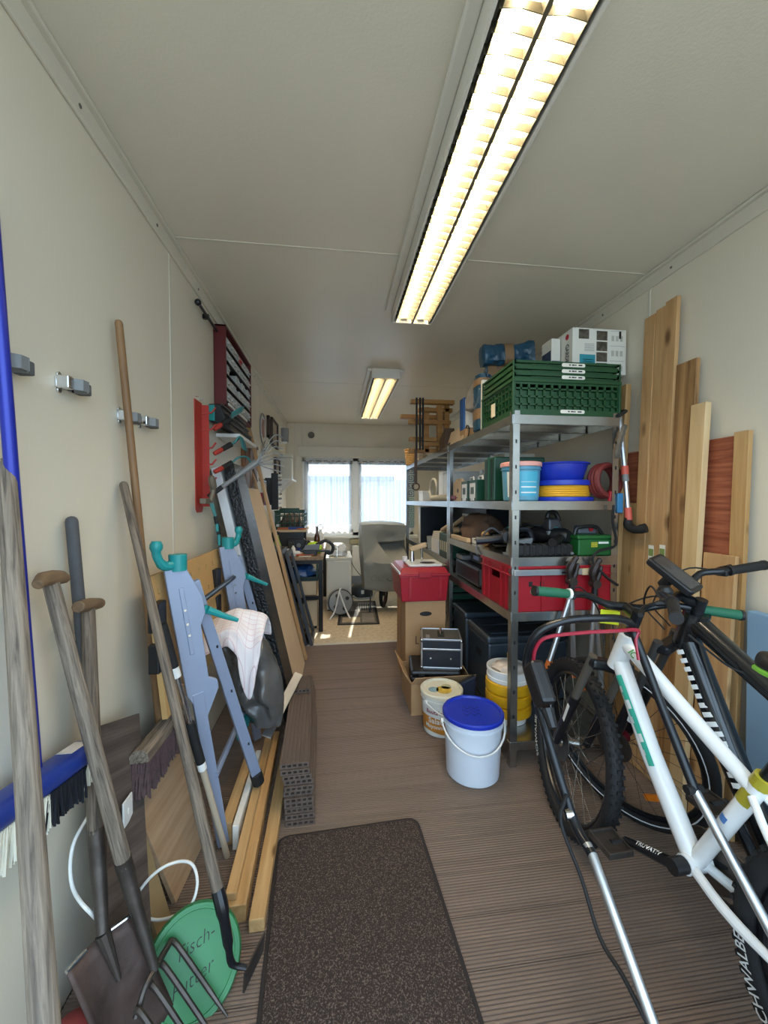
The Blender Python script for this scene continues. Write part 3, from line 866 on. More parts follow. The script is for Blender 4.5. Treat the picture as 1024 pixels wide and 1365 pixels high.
# dark leather apron bundle and the towel over it
lm = mat('dark grey leather', '#5a5856', 0.26, 0, 0.2, 9, 0.35, 14)
bc = V((-0.455, 1.96, 0.0))
def apron_outline(v):
    """left and right edge (x) of the hanging bundle at height fraction v"""
    l = -0.135+0.055*v-0.03*math.sin(v*PI)
    r = 0.165-0.10*v**1.5+0.045*math.sin(v*PI)
    return l+0.16*(1-v)**1.4, r+0.02*(1-v)
def bag(u, v):
    a = 2*PI*u
    l, r = apron_outline(v)
    cx_, hw = (l+r)/2, (r-l)/2
    cap = 1.0 if v < 0.8 else max(0.03, math.sqrt(max(0.0, 1-((v-0.8)/0.2)**2)))
    x = cx_+hw*math.cos(a)*cap
    y = (0.045+0.05*math.sin(v*PI))*math.sin(a)*cap
    fold = 0.020*math.sin(x*55+v*5+2*math.sin(v*4))+0.045*noise.noise(V((x*11, v*4.5, 3)))+0.026*noise.noise(V((x*24, v*10, 7)))
    return V((bc.x+x, bc.y+y+(fold if math.sin(a) < 0 else -fold*0.3), 0.235+0.50*v+0.012*math.sin(x*30)*(1-v)))
mb = MB().grid(bag, 48, 30, True)
mb.f += [tuple(reversed(range(48)))]
solo('leather_apron', mb, lm, 'dark grey leather apron bundle hanging on the folding workbench', 'apron', sub=1)
def towel(u, v):
    # v: 0 behind the crown, 1 the hanging front edge; u across
    a = (u-0.5)*2
    x = bc.x-0.03+0.155*a
    crown = 0.775+0.035*math.sin(1.2+2.2*a)
    drop = 0.10+0.26*math.exp(-((a-0.55)/0.38)**2)
    if v < 0.35:
        s = (0.35-v)/0.35; y = bc.y+0.02+0.07*s; z = crown-0.12*s*s
    else:
        s = (v-0.35)/0.65; y = bc.y+0.02-0.125*min(1, s*2.2)-0.02*s; z = crown-0.02*s-drop*s**1.3
        x += 0.05*s*(0.55-a)*(1 if a > 0 else 0.3)
    n_ = noise.noise(V((a*3.2, v*4, 2)))*0.022+0.012*math.sin(a*9+v*2)*(v if v > 0.35 else 0.2)
    return V((x+n_*0.4, y-abs(n_)*0.7, z+n_*0.6))
tw = mat('white and pink checked towel', '#e8e0e2', 0.9, 0, 0.06, 20, 0.2, 200)
n_, l_ = tw.node_tree.nodes, tw.node_tree.links
tc = n_.new('ShaderNodeTexCoord'); chk = n_.new('ShaderNodeTexBrick'); chk.inputs['Scale'].default_value = 14
chk.inputs['Color1'].default_value = lin('#efe9ea'); chk.inputs['Color2'].default_value = lin('#ece0df'); chk.inputs['Mortar'].default_value = lin('#dcc3c8')
chk.inputs['Mortar Size'].default_value = 0.014; chk.offset = 0
l_.new(tc.outputs['Object'], chk.inputs['Vector']); l_.new(chk.outputs['Color'], n_['Principled BSDF'].inputs['Base Color'])
solo('towel', MB().grid(towel, 26, 26), tw, 'white towel with pink checks draped over the dark leather apron', 'towel', solid=0.004, sub=1)
# ribbed aluminium profile leaning below
panel('aluminium_profile', (-0.36, 1.93, 0.20), (-0.24, 2.32, 0.335), (-0.31, 1.94, 0.19), 0.006, alu, 'ribbed aluminium strip under the leather apron', 'strip')

# ------------------------------------------------------------------ timbers and decking offcuts on the floor
def timber(label, p0, p1, w, h, m, group=None, name='timber'):
    M = frame(p0, p1, (1, 0, 0)); L = (V(p1)-V(p0)).length
    return local(name, MB().bb(-w/2, w/2, 0, h, 0, L) if False else MB().bb(-w/2, w/2, -h, 0, 0, L), m, M, label, 'timber', group, smooth=False, bevel=0.003)
timber('squared pine timber lying on the decking beside the composite board stack', (-0.248, 1.215, 0.0), (-0.262, 2.10, 0.0), 0.048, 0.042, pine_y)
timber('broad squared pine timber on the floor, second from the composite board stack', (-0.318, 1.25, 0.0), (-0.345, 2.20, 0.0), 0.062, 0.058, pine_y)
timber('pine batten lying on top of the broad pine timber', (-0.337, 1.265, 0.0595), (-0.358, 2.16, 0.0595), 0.034, 0.026, pine_y)
timber('short pine block lying under the foot of the folding workbench', (-0.425, 1.545, 0.0), (-0.425, 2.0, 0.0), 0.042, 0.09, pine_y)
timber('short white painted board beside the short pine block', (-0.385, 1.52, 0.0), (-0.385, 1.98, 0.0), 0.024, 0.096, mat('white painted wood', '#e9e4da', 0.5), None)

wpc = wood('brown composite offcut', '#6a5a50', '#4d4038', 'Y', 26, 0.7, 0, 0.7, 0.1)
wpc_dark = mat('dark cut end of composite', '#3d332e', 0.8)
def hollow_board(L, w=0.120, h=0.0215):
    mb = MB(Matrix(((1, 0, 0, -w/2), (0, 0, 1, 0), (0, 1, 0, 0), (0, 0, 0, 1))))
    n = 7; st = w/n; pr = [(0, h*0.72), (0, h)]
    for i in range(n): pr += [(i*st+st*0.3, h), (i*st+st*0.4, h-0.0016), (i*st+st*0.6, h-0.0016), (i*st+st*0.7, h)]
    pr += [(w, h), (w, h*0.72)]
    mb.ext(pr, 0, L)
    mb.ext([(0, 0), (0, h*0.27), (w, h*0.27), (w, 0)], 0, L)
    for i in range(6):
        c = 0.004+(w-0.008)*i/5
        mb.ext([(c-0.004, h*0.27), (c-0.004, h*0.72), (c+0.004, h*0.72), (c+0.004, h*0.27)], 0, L)
    return mb
hb = hollow_board(0.80).mesh('decking_offcut', False); hb.materials.append(wpc)
for i in range(11):
    o = link('decking_offcut', hb, None)
    o.location = (-0.150+random.uniform(-0.004, 0.004)-0.002*i+(0.006 if i in (6, 7) else 0), 1.605+random.uniform(-0.006, 0.008)+0.003*i, i*0.0222)
    o.rotation_euler = (0, 0, math.radians(2.2+random.uniform(-0.3, 0.3)))
    nth = ('lowest', 'second lowest', 'third from the bottom', 'fourth from the bottom', 'fifth from the bottom', 'middle', 'fifth from the top', 'fourth from the top', 'third from the top', 'second from the top', 'uppermost full length')[i]
    tag(o, 'hollow composite decking board in the stack by the doormat, the %s one' % nth, 'board', 'stacked composite decking offcuts')
hs = hollow_board(0.17).mesh('decking_offcut', False); hs.materials.append(wpc)
o = link('decking_offcut', hs, None); o.location = (-0.205, 2.24, 11*0.0222); o.rotation_euler = (0, 0, math.radians(2))
tag(o, 'short composite decking offcut lying on top of the stack', 'board')

# ------------------------------------------------------------------ tall packs leaning on the left wall
def leaner(name, foot, top, th, y0, y1, m, label, cat):
    """slab leaning in the X-Z plane from foot to top (x,z), extending from y0 to y1"""
    a = V((foot[0], y0, foot[1])); c = V((top[0], y0, top[1])); b = V((foot[0], y1, foot[1]))
    M = frame(a, c, (0, 1, 0)); L = (c-a).length
    return local(name, MB().bb(0, y1-y0, -th, 0, 0, L), m, M, label, cat, smooth=False, bevel=0.004)
leaner('white_panel_sheet', (-0.375, 0.0), (-0.715, 1.53), 0.05, 2.365, 2.62, mat('white foam panel', '#d9dde2', 0.6, 0, 0.04, 6), 'white panel leaning on the wall beyond the folding workbench', 'panel')
foil = mat('black wrapping film', '#15171a', 0.12, 0, 0.2, 8, 1.0, 70)
leaner('film_wrapped_sheet', (-0.305, 0.0), (-0.650, 1.55), 0.06, 2.375, 2.62, foil, 'panel wrapped in crinkled black film between white panel and flat carton', 'panel')
leaner('clear_film_roll', (-0.287, 0.9), (-0.59, 1.555), 0.0, 2.5, 2.6, white_pl, 'x', 'y') if False else None
t_ = leaner('flat_carton', (-0.305, 0.0), (-0.655, 1.42), 0.055, 2.66, 3.22, card_pale, 'tall flat beige carton leaning on the left wall', 'carton')
mslat = leaner('pine_lath', (-0.262, 0.0), (-0.718, 1.96), 0.022, 3.30, 3.36, pine, 'long pine slat leaning on the wall behind the flat carton', 'slat')
leaner('pine_lath', (-0.295, 0.0), (-0.715, 1.62), 0.02, 3.385, 3.44, pine, 'shorter pine slat with a ragged edge behind the long slat', 'slat')
# clear film wrapped frames
film = glassy('clear wrapping film', (0.78, 0.80, 0.82, 1), 0.35, 0.18)
fr_m = mat('dark grey frame profile', '#4b5058', 0.4, 0.3)
for i in range(4):
    ft = V((-0.235-0.055*i, 3.62, 0.0)); tp = V((-0.46-0.055*i, 3.62, 0.86+0.02*i))
    M = frame(ft, tp, (0, 1, 0)); L = (tp-ft).length
    t = thing('framed_pane', ['dark framed pane in clear film, outermost of its stack beside the workbench', 'dark framed pane in clear film, second from the workbench side of its stack', 'dark framed pane in clear film, third in its stack from the outside', 'dark framed pane in clear film, closest to the wall'][i], 'pane', m=M)
    W = 0.34
    for a, b, c, d in ((0, 0.035, 0, L), (W-0.035, W, 0, L), (0.035, W-0.035, 0, 0.035), (0.035, W-0.035, L-0.035, L)):
        part('frame_bar', MB().bb(a, b, -0.03, 0, c, d), fr_m, t, False, bevel=0.003)
    part('pane', MB().bb(0.03, W-0.03, -0.018, -0.014, 0.03, L-0.03), pane_m, t, False)
    part('film', MB().grid(lambda u, v: (W*u, 0.004+0.006*noise.noise(V((u*6, v*14, i))), L*v), 14, 30), film, t)

# ------------------------------------------------------------------ things on the upper left wall
a = P(264, 403, X=-0.695); b = P(289, 441, X=-0.695)
t = thing('curtain_pole', 'black rod with a ball end fixed under the ceiling trim', 'rod', (a.x, a.y, a.z-0.03))
part('rod', wm(t).tube([a, b], 0.008, 10), black_met, t)
part('end_ball', wm(t).ball(a, 0.017), black_met, t)
part('holder', wm(t).bb(XL, -0.69, a.y+0.15, a.y+0.17, a.z-0.012, a.z+0.012), black_met, t, False)

# dark red sorting cabinet with rows of clear drawers
CY0, CY1, CZ0, CZ1, CXF = 2.47, 3.18, 1.915, 2.40, -0.650
maroon = mat('maroon plastic', '#5a1518', 0.5)
clear_pl = mat('clear drawer plastic', '#aeb0ae', 0.25)
t = thing('sorting_cabinet', 'maroon sorting cabinet with rows of clear drawers, high on the left wall', 'cabinet', (XL, (CY0+CY1)/2, CZ0))
mb = wm(t)
mb.bb(XL, XL+0.006, CY0, CY1, CZ0, CZ1).bb(XL, CXF, CY0, CY0+0.012, CZ0, CZ1).bb(XL, CXF, CY1-0.012, CY1, CZ0, CZ1).bb(XL, CXF, CY0, CY1, CZ0, CZ0+0.012).bb(XL, CXF, CY0, CY1, CZ1-0.012, CZ1)
part('body', mb, maroon, t, False, bevel=0.002)
dr = mat('red drawer plastic', '#a8242a', 0.4)
for r in range(5):
    z0 = CZ0+0.045+r*0.082
    part('divider', wm(t).bb(XL+0.006, CXF-0.002, CY0+0.012, CY1-0.012, z0-0.010, z0-0.006), black_pl, t, False)
    for c in range(8):
        y0 = CY0+0.02+c*0.084
        if (r == 2 and c in (1, 2, 4, 6)) or (r == 1 and c == 3): continue
        d = part('drawer', wm(t).bb(XL+0.012, CXF-0.006, y0, y0+0.078, z0-0.005, z0+0.056), dr if (r == 4 and c == 4) else clear_pl, t, False, bevel=0.004)
        part('pull', wm(t).bb(CXF-0.008, CXF+0.006, y0+0.024, y0+0.054, z0+0.016, z0+0.028), dr if (r == 4 and c == 4) else clear_pl, d, False, bevel=0.003)
mb = wm(t); mb.bb(CXF-0.004, CXF+0.002, CY0+0.05, CY1-0.15, CZ0+0.014, CZ0+0.03); part('label_rail', mb, white_pl, t, False)

# black ribbed case on brackets below it
t = thing('hose_box', 'long black ribbed box on a bracket under the maroon cabinet', 'box', (XL, 2.5, 1.70))
rot = Matrix.Rotation(math.radians(-6), 3, 'Y')
mb = wm(t); mb.hexa([(XL, 2.36, 1.80), (-0.60, 2.36, 1.755), (-0.60, 3.0, 1.755), (XL, 3.0, 1.80)], [(XL, 2.36, 1.90), (-0.66, 2.36, 1.90), (-0.66, 3.0, 1.90), (XL, 3.0, 1.90)])
part('case', mb, black_pl, t, False, bevel=0.008)
for i in range(3):
    part('rib', wm(t).bb(-0.66+i*0.02, -0.645+i*0.02, 2.38, 2.98, 1.895-i*0.048, 1.905-i*0.048), dsteel, t, False, bevel=0.002)
part('end_cap', wm(t).bb(XL+0.002, -0.685, 2.345, 2.36, 1.80, 1.89), teal, t, False, bevel=0.003)
part('shelf_board', wm(t).bb(XL, -0.58, 2.5, 3.0, 1.733, 1.754), white_pl, t, False)

# red tool rail with hand tools
ry = 2.185
t = thing('tool_rail', 'upright red sheet metal tool rail on the left wall', 'rail', (XL, ry, 1.28))
mb = wm(t); mb.ext([(ry-0.055, 1.30), (ry-0.035, 1.28), (ry+0.035, 1.28), (ry+0.055, 1.30), (ry+0.055, 1.87), (ry-0.055, 1.87)], XL, XL+0.004, Matrix(((0, 0, 1, 0), (1, 0, 0, 0), (0, 1, 0, 0), (0, 0, 0, 1))))
mb.bb(XL, XL+0.04, ry+0.05, ry+0.055, 1.31, 1.86)
part('back_sheet', mb, red_rack, t, False)
for z in (1.35, 1.43, 1.53, 1.62, 1.72, 1.81):
    part('hook', wm(t).tube([(XL+0.004, ry+0.05, z), (XL+0.055, ry+0.055, z+0.012), (XL+0.075, ry+0.055, z+0.04)], 0.005, 6), red_rack, t)
for y in (ry-0.04, ry+0.03):
    part('screw', wm(t).cyl((XL, y, 1.885), (XL+0.02, y, 1.885), 0.003, n=6), chrome, t)
def hand_tool(label, base, dirv, kind, col=red_pl):
    base = V(base); d = V(dirv).normalized()*0.78
    t = thing('hand_tool', label, 'hand tool', base)
    part('grip', wm(t).tube([base, base+d*0.05, base+d*0.075], [0.012, 0.014, 0.011], 10), red_rack, t)
    part('sleeve', wm(t).tube([base+d*0.07, base+d*0.15], [0.014, 0.016], 10), black_rub, t)
    e = base+d*0.15
    if kind == 'cultivator':
        part('neck', wm(t).tube(smooth_path([e, e+d*0.06+V((0, 0, 0.01)), e+d*0.12+V((0.01, 0.02, -0.01)), e+d*0.14+V((0.02, 0.05, -0.08))], 4), 0.006, 8), teal_m, t)
        part('tip', wm(t).tube([e+d*0.14+V((0.02, 0.05, -0.08)), e+d*0.16+V((0.03, 0.08, -0.16))], [0.007, 0.002], 8), steel, t)
    elif kind == 'rake':
        part('neck', wm(t).tube([e, e+d*0.03], 0.008, 8), teal_m, t)
        for k in range(6):
            s = (k-2.5)/2.5
            q = e+d*0.03
            part('tine', wm(t).tube(smooth_path([q, q+d*0.05+V((0, 0.03*s+0.02, 0.015)), q+d*0.07+V((0.0, 0.05*s+0.06, -0.06))], 3), 0.005, 6), teal_m, t)
    else:
        def sc(u, v):
            s = (u-0.5)*2
            return e+d*(0.01+0.11*v)+V((0.012*s*s, 0.026*s*(1-0.7*v**3), 0.03*s*s))
        part('scoop', wm(t).grid(sc, 8, 8), teal_m, t, solid=0.003)
    return t
hx = XL+0.075
hand_tool('hand trowel with teal blade hooked high on the red tool rail', (XL+0.06, ry+0.07, 1.735), (0.55, 0.5, 0.55), 'trowel')
hand_tool('hand rake with teal tines on the red tool rail', (XL+0.06, ry+0.07, 1.60), (0.6, 0.5, 0.5), 'rake')
hand_tool('hand cultivator with a bent teal neck on the red tool rail', (XL+0.06, ry+0.07, 1.50), (0.6, 0.5, 0.45), 'cultivator')
# long grey claw rake sticking out of the rail
base = P(281, 660, X=-0.655); e = P(352, 609, Y=2.28)
d = (e-base)
t = thing('claw_rake', 'grey hand rake with long curved wire tines across the pine slat', 'rake', base)
part('grip', wm(t).tube([base-d*0.04, base+d*0.2], 0.013, 10), black_rub, t)
part('neck', wm(t).tube([base+d*0.2, base+d*0.35, base+d*0.85], [0.013, 0.012, 0.02], 10), grey_pl, t)
for k in range(7):
    s = (k-3)/3
    q = base+d*0.83
    part('tine', wm(t).tube(smooth_path([q, q+d*0.12+V((0.01, 0, 0.045*s)), q+d*0.3+V((0.02, 0.02, 0.10*s)), q+d*0.33+V((0.06, 0.02, 0.10*s-0.02))], 4), 0.0032, 6), grey_pl, t)
q = P(275, 668, X=-0.66)
t = thing('pruning_shears', 'small pair of shears with grey jaws hooked low on the red rail', 'shears', (q.x, q.y, q.z-0.2))
part('jaw', wm(t).box(q, (0.03, 0.11, 0.028)), mat('rusty grey steel', '#7f7668', 0.6, 0.5, 0.2, 20), t, False, bevel=0.004)
part('jaw', wm(t).tube(smooth_path([q+V((0.01, 0.03, 0.0)), q+V((0.02, 0.05, 0.06)), q+V((0.02, 0.02, 0.13))], 4), [0.012]*5+[0.02]*3+[0.012], 8), MATS['rusty grey steel'], t)
for dy, dz in ((0.05, 0.16), (0.085, 0.24)):
    part('handle', wm(t).tube([q+V((0.01, dy-0.02, -0.01)), q+V((0.03, dy, -dz*0.5))], 0.007, 8), teal_m, t)
    part('grip', wm(t).tube([q+V((0.03, dy, -dz*0.5)), q+V((0.035, dy+0.005, -dz*0.75))], 0.011, 8), black_rub, t)
    part('grip_tip', wm(t).tube([q+V((0.035, dy+0.005, -dz*0.75)), q+V((0.037, dy+0.006, -dz)),], 0.008, 8), teal, t)

# brown wall cabinet, ring ornament, pictures, shelf, black magnetic strip
a = P(322, 590, X=-0.70); b = P(341, 652, X=-0.70)
t = thing('cupboard', 'narrow brown wooden wall cupboard behind the claw rake', 'cupboard', (XL, 3.35, 1.45))
bw = wood('brown cupboard wood', '#8a5a35', '#5f3a20', 'Z', 30, 0.5)
part('body', wm(t).bb(XL, -0.694, 3.13, 3.62, 1.42, 1.80), bw, t, False, bevel=0.003)
part('top_board', wm(t).bb(XL, -0.688, 3.10, 3.65, 1.80, 1.825), bw, t, False, bevel=0.003)
for k in range(3): part('door_slat', wm(t).bb(-0.694, -0.689, 3.15+k*0.155, 3.285+k*0.155, 1.44, 1.78), bw, t, False, bevel=0.002)
c = P(351, 572, X=-0.71)
t = thing('ring_ornament', 'white and grey wire ring ornament with red centre on the left wall', 'ornament', (XL, c.y, c.z-0.2))
Mr = Matrix.Translation((-0.712, c.y, c.z)) @ Matrix.Rotation(PI/2, 4, 'Y')
for R, m in ((0.15, grey_pl), (0.12, white_pl)):
    mb = wm(t); mb.ring(R, 0.006, 28, 6, Mr); part('ring', mb, m, t)
mb = wm(t); mb.box((-0.712, c.y, c.z+0.01), (0.012, 0.12, 0.17)); part('plaque', mb, mat('red and white plaque', '#b98d86', 0.6, 0, 0.5, 25), t, False, bevel=0.004)
Ml2 = Matrix.Translation((-0.712, c.y, c.z-0.21)) @ Matrix.Rotation(PI/2, 4, 'Y')
mb = wm(t); mb.ring(0.06, 0.005, 20, 6, Ml2); part('ring', mb, grey_pl, t)
for i, (y0, y1, z0, z1, lab) in enumerate(((4.28, 4.42, 2.02, 2.25, 'small dark framed picture beside the ring ornament'), (4.5, 4.95, 1.97, 2.28, 'larger dark framed picture, nearer the back wall than the small one'), (4.75, 5.1, 1.62, 1.86, 'dark framed picture standing low beside the white bracket shelf'))):
    t = thing('picture', lab, 'picture', (XL, (y0+y1)/2, z0))
    mb = wm(t)
    for q in ((y0, y1, z0, z0+0.02), (y0, y1, z1-0.02, z1), (y0, y0+0.02, z0, z1), (y1-0.02, y1, z0, z1)): mb.bb(XL, XL+0.03, q[0], q[1], q[2], q[3])
    part('frame', mb, mat('dark picture frame', '#3a2a22', 0.5), t, False)
    part('print', wm(t).bb(XL, XL+0.012, y0+0.02, y1-0.02, z0+0.02, z1-0.02), mat('faded print', '#b9a994', 0.7, 0, 0.5, 14), t, False)
q = P(379, 576, X=-0.62)
t = thing('reading_lamp', 'small grey cylinder wall lamp near the back corner', 'lamp', (XL, 5.1, 2.1))
part('shade', wm(t).lathe([(0.045, 0.0), (0.05, 0.17), (0.046, 0.17), (0.041, 0.006), (0.001, 0.15)], 18, (-0.64, 5.15, 2.10)), mat('grey lamp shade', '#8f9092', 0.5), t)
part('bulb', wm(t).ball((-0.64, 5.15, 2.105), 0.03), white_pl, t)
part('arm', wm(t).tube([(XL, 5.15, 2.30), (-0.64, 5.15, 2.30), (-0.64, 5.15, 2.25)], 0.008, 8), white_pl, t)
t = thing('bracket_shelf', 'white bracket shelf on the left wall near the window', 'shelf', (XL, 5.1, 1.58))
part('board', wm(t).bb(XL, -0.52, 4.85, 5.35, 1.595, 1.615), white_pl, t, False, bevel=0.002)
for y in (4.9, 5.3):
    part('bracket', wm(t).hexa([(XL, y, 1.45), (XL+0.01, y, 1.45), (XL+0.01, y+0.012, 1.45), (XL, y+0.012, 1.45)], [(XL, y, 1.595), (-0.55, y, 1.595), (-0.55, y+0.012, 1.595), (XL, y+0.012, 1.595)]), white_pl, t, False)
t = thing('white_box', 'white box standing on the bracket shelf by the window', 'box', (-0.65, 5.2, 1.615))
part('box', wm(t).bb(XL+0.002, -0.56, 5.18, 5.34, 1.615, 1.95), mat('cream box', '#d8d5c8', 0.6), t, False, bevel=0.004)
part('lid_line', wm(t).bb(XL+0.002, -0.557, 5.178, 5.342, 1.90, 1.906), grey_pl, t, False)
t = thing('driver_rack', 'black upright rack of screwdrivers on the wall above the workbench', 'rack', (XL, 4.2, 1.26))
part('plate', wm(t).bb(-0.66, -0.59, 4.16, 4.19, 1.25, 1.63), black_pl, t, False, bevel=0.004)
part('bracket', wm(t).bb(XL, -0.66, 4.16, 4.185, 1.3, 1.58), black_pl, t, False)
nth8 = ('lowest', 'second lowest', 'third from the bottom', 'fourth from the bottom', 'fourth from the top', 'third from the top', 'second from the top', 'topmost')
for k in range(8):
    z = 1.27+k*0.048
    d_ = thing('bit_driver', '%s driver in the black upright rack, %s of eight' % (('bright steel', 'white', 'grey')[k % 3], nth8[k]), 'screwdriver', (-0.59, 4.175, z-0.013), group='drivers in the black rack')
    part('handle', wm(d_).tube([(-0.589, 4.175, z), (-0.57, 4.175, z)], [0.011, 0.013], 8), [chrome, white_pl, grey_pl][k % 3], d_)
    part('tip', wm(d_).tube([(-0.57, 4.175, z), (-0.555, 4.175, z+0.004)], [0.013, 0.007], 8), [chrome, white_pl, grey_pl][k % 3], d_)
t = thing('tool_strip', 'narrow steel tool rail on the wall beside the black rack', 'rail', (XL, 4.0, 1.26))
part('rail', wm(t).bb(XL, XL+0.012, 3.82, 4.12, 1.53, 1.56), steel, t, False)
for k in range(6):
    y = 3.84+k*0.05
    m = (red_pl, black_pl, mat('orange wood handle', '#a85a32', 0.5), navy, red_pl, black_pl)[k]
    nm_ = ('red', 'black', 'orange brown', 'dark blue', 'red', 'black')[k]
    d_ = thing('hanging_driver', '%s handled screwdriver on the narrow steel rail, %s' % (nm_, ('farthest from the black rack', 'fifth from the black rack', 'fourth from the black rack', 'third from the black rack', 'second from the black rack', 'next to the black rack')[k]), 'screwdriver', (XL+0.022, y, 1.30), group='screwdrivers on the narrow rail')
    part('shaft', wm(d_).tube([(XL+0.022, y, 1.545), (XL+0.022, y, 1.42)], 0.005, 6), chrome, d_)
    part('handle', wm(d_).tube([(XL+0.022, y, 1.42), (XL+0.024, y, 1.30)], [0.012, 0.010], 8), m, d_)

# ------------------------------------------------------------------ workbench by the window
BX0, BX1, BY0, BY1, BZ = XL+0.005, -0.125, 4.0, 5.55, 0.775
t = thing('workbench', 'workbench with brown top and black square legs by the window', 'workbench', (-0.42, 4.7, 0))
part('top', wm(t).bb(BX0, BX1, BY0, BY1, BZ-0.035, BZ), wood('bench top wood', '#b08d68', '#7d5f43', 'Y', 24, 0.55), t, False, bevel=0.003)
for x in (BX0+0.03, BX1-0.028):
    for y in (BY0+0.03, BY1-0.03):
        part('leg', wm(t).bb(x-0.022, x+0.022, y-0.022, y+0.022, 0, BZ-0.035), black_met, t, False, bevel=0.002)
for y in (BY0+0.03, BY1-0.03):
    part('stretcher', wm(t).bb(BX0+0.05, BX1-0.05, y-0.015, y+0.015, 0.33, 0.37), black_met, t, False)
part('stretcher', wm(t).bb(BX0+0.015, BX0+0.045, BY0+0.05, BY1-0.05, 0.33, 0.37), black_met, t, False)
part('apron', wm(t).bb(BX0+0.03, BX1-0.03, BY0+0.015, BY0+0.035, BZ-0.075, BZ-0.035), black_met, t, False)
# boxes below
t = thing('wooden_drawer_box', 'beige wooden box on castors under the workbench', 'box', (-0.36, 4.3, 0))
part('body', wm(t).bb(-0.56, -0.185, 4.1, 4.55, 0.035, 0.30), birch, t, False, bevel=0.004)
part('side_edge', wm(t).bb(-0.19, -0.183, 4.095, 4.12, 0.035, 0.30), brown_wood, t, False)
for x in (-0.53, -0.21): part('castor', wm(t).tube([(x-0.012, 4.13, 0.018), (x+0.012, 4.13, 0.018)], 0.018, 10), black_rub, t)
t = thing('wooden_drawer_box', 'beige box on the black stretcher, below the blue bag', 'box', (-0.36, 4.3, 0.37))
part('body', wm(t).bb(-0.55, -0.19, 4.06, 4.5, 0.371, 0.515), birch, t, False, bevel=0.004)
part('side_edge', wm(t).bb(-0.2, -0.188, 4.055, 4.08, 0.371, 0.515), brown_wood, t, False)
t = thing('plastic_tray', 'dark green tray under the workbench top with a blue bag in it', 'tray', (-0.36, 4.3, 0.516))
mb = wm(t); mb.bb(-0.56, -0.18, 4.06, 4.5, 0.517, 0.535)
for q in ((-0.56, -0.55, 4.06, 4.5), (-0.19, -0.18, 4.06, 4.5), (-0.56, -0.18, 4.06, 4.07), (-0.56, -0.18, 4.49, 4.5)): mb.bb(q[0], q[1], q[2], q[3], 0.535, 0.56)
part('tray', mb, mat('near black green plastic', '#10251f', 0.5), t, False)
for x in (-0.55, -0.19): part('corner_post', wm(t).bb(x-0.01, x+0.01, 4.065, 4.085, 0.55, 0.69), green_case, t, False)
def lump(cx, cy, z0, rx, ry, h, seed, amp=0.25, n=22, k=14):
    def fn(u, v):
        a = 2*PI*u; ph = v*PI*0.5
        r = math.cos(ph)**0.55 if v < 1 else 0.0
        z = math.sin(ph)
        nn = 1+amp*noise.noise(V((math.cos(a)*2.2+seed, math.sin(a)*2.2, z*2.6)))+amp*0.5*noise.noise(V((math.cos(a)*6+seed, math.sin(a)*6, z*7)))
        return V((cx+rx*r*math.cos(a)*nn, cy+ry*r*math.sin(a)*nn, z0+h*z*(0.8+0.2*nn)))
    mb = MB().grid(fn, n, k, True)
    mb.f.append(tuple(reversed(range(n))))
    return mb
solo('plastic_bag', lump(-0.37, 4.27, 0.536, 0.165, 0.18, 0.13, 3, 0.3), mat('blue plastic bag', '#1d4a80', 0.3, 0, 0.2, 9), 'crumpled blue plastic bag in the tray under the workbench', 'bag', sub=1)

# clutter on top of the bench
t = thing('bench_riser', 'small raised wooden shelf standing on the workbench', 'shelf', (-0.5, 4.7, BZ))
part('board', wm(t).bb(XL+0.01, -0.33, 4.42, 4.95, 0.995, 1.02), birch, t, False, bevel=0.002)
for y in (4.44, 4.91): part('support', wm(t).bb(XL+0.02, -0.36, y, y+0.02, BZ, 0.995), black_pl, t, False)
def lattice_crate(root, x0, x1, y0, y1, z0, z1, m, nx=8, ny=5, rows=(0.35, 0.7), handle=True, th=0.012):
    """open plastic crate: floor, four lattice sides with ribs and a thick rim"""
    part('floor_grid', wm(root).bb(x0+th, x1-th, y0+th, y1-th, z0, z0+0.008), m, root, False)
    h = z1-z0
    for side in range(4):
        mb = wm(root)
        if side < 2:
            ya, yb = ((y0, y0+th), (y1-th, y1))[side]
            f = lambda a, b, c, d: mb.bb(a, b, ya, yb, c, d)
            A, B, n = x0, x1, nx
        else:
            xa, xb = ((x0, x0+th), (x1-th, x1))[side-2]
            f = lambda a, b, c, d: mb.bb(xa, xb, a, b, c, d)
            A, B, n = y0+th, y1-th, ny
        W = B-A
        f(A, B, z0, z0+h*0.16); f(A, B, z1-h*0.14, z1)
        for r in rows: f(A, B, z0+h*(r-0.025), z0+h*(r+0.025))
        for i in range(n+1):
            c = A+W*i/n; w = 0.012 if i in (0, n) else 0.005
            a_, b_ = max(A, c-w), min(B, c+w)
            f(a_, b_, z0+h*0.16, z1-h*0.14)
        part('crate_side', mb, m, root, False)
    mb = wm(root)
    e = 0.008
    for q in ((x0-e, x1+e, y0-e, y0+th), (x0-e, x1+e, y1-th, y1+e), (x0-e, x0+th, y0+th, y1-th), (x1-th, x1+e, y0+th, y1-th)): mb.bb(q[0], q[1], q[2], q[3], z1-0.014, z1)
    part('rim', mb, m, root, False, bevel=0.002)
t = thing('plastic_crate', 'small dark green crate of odds and ends on the bench riser', 'crate', (-0.5, 4.65, 1.021))
lattice_crate(t, -0.67, -0.345, 4.45, 4.85, 1.021, 1.235, green_case, 6, 5)
part('handle_bar', wm(t).bb(-0.62, -0.40, 4.45, 4.462, 1.225, 1.262), green_case, t, False, bevel=0.004)
solo('rag_pile', lump(-0.51, 4.65, 1.03, 0.12, 0.14, 0.16, 8, 0.3), mat('brown and grey oddments', '#5d5148', 0.8, 0, 0.5, 30), 'brown and grey oddments heaped in the small green crate', 'oddments')
t = thing('spray_bottle', 'lime green spray bottle on the workbench near the black rack', 'bottle', (-0.615, 4.12, BZ))
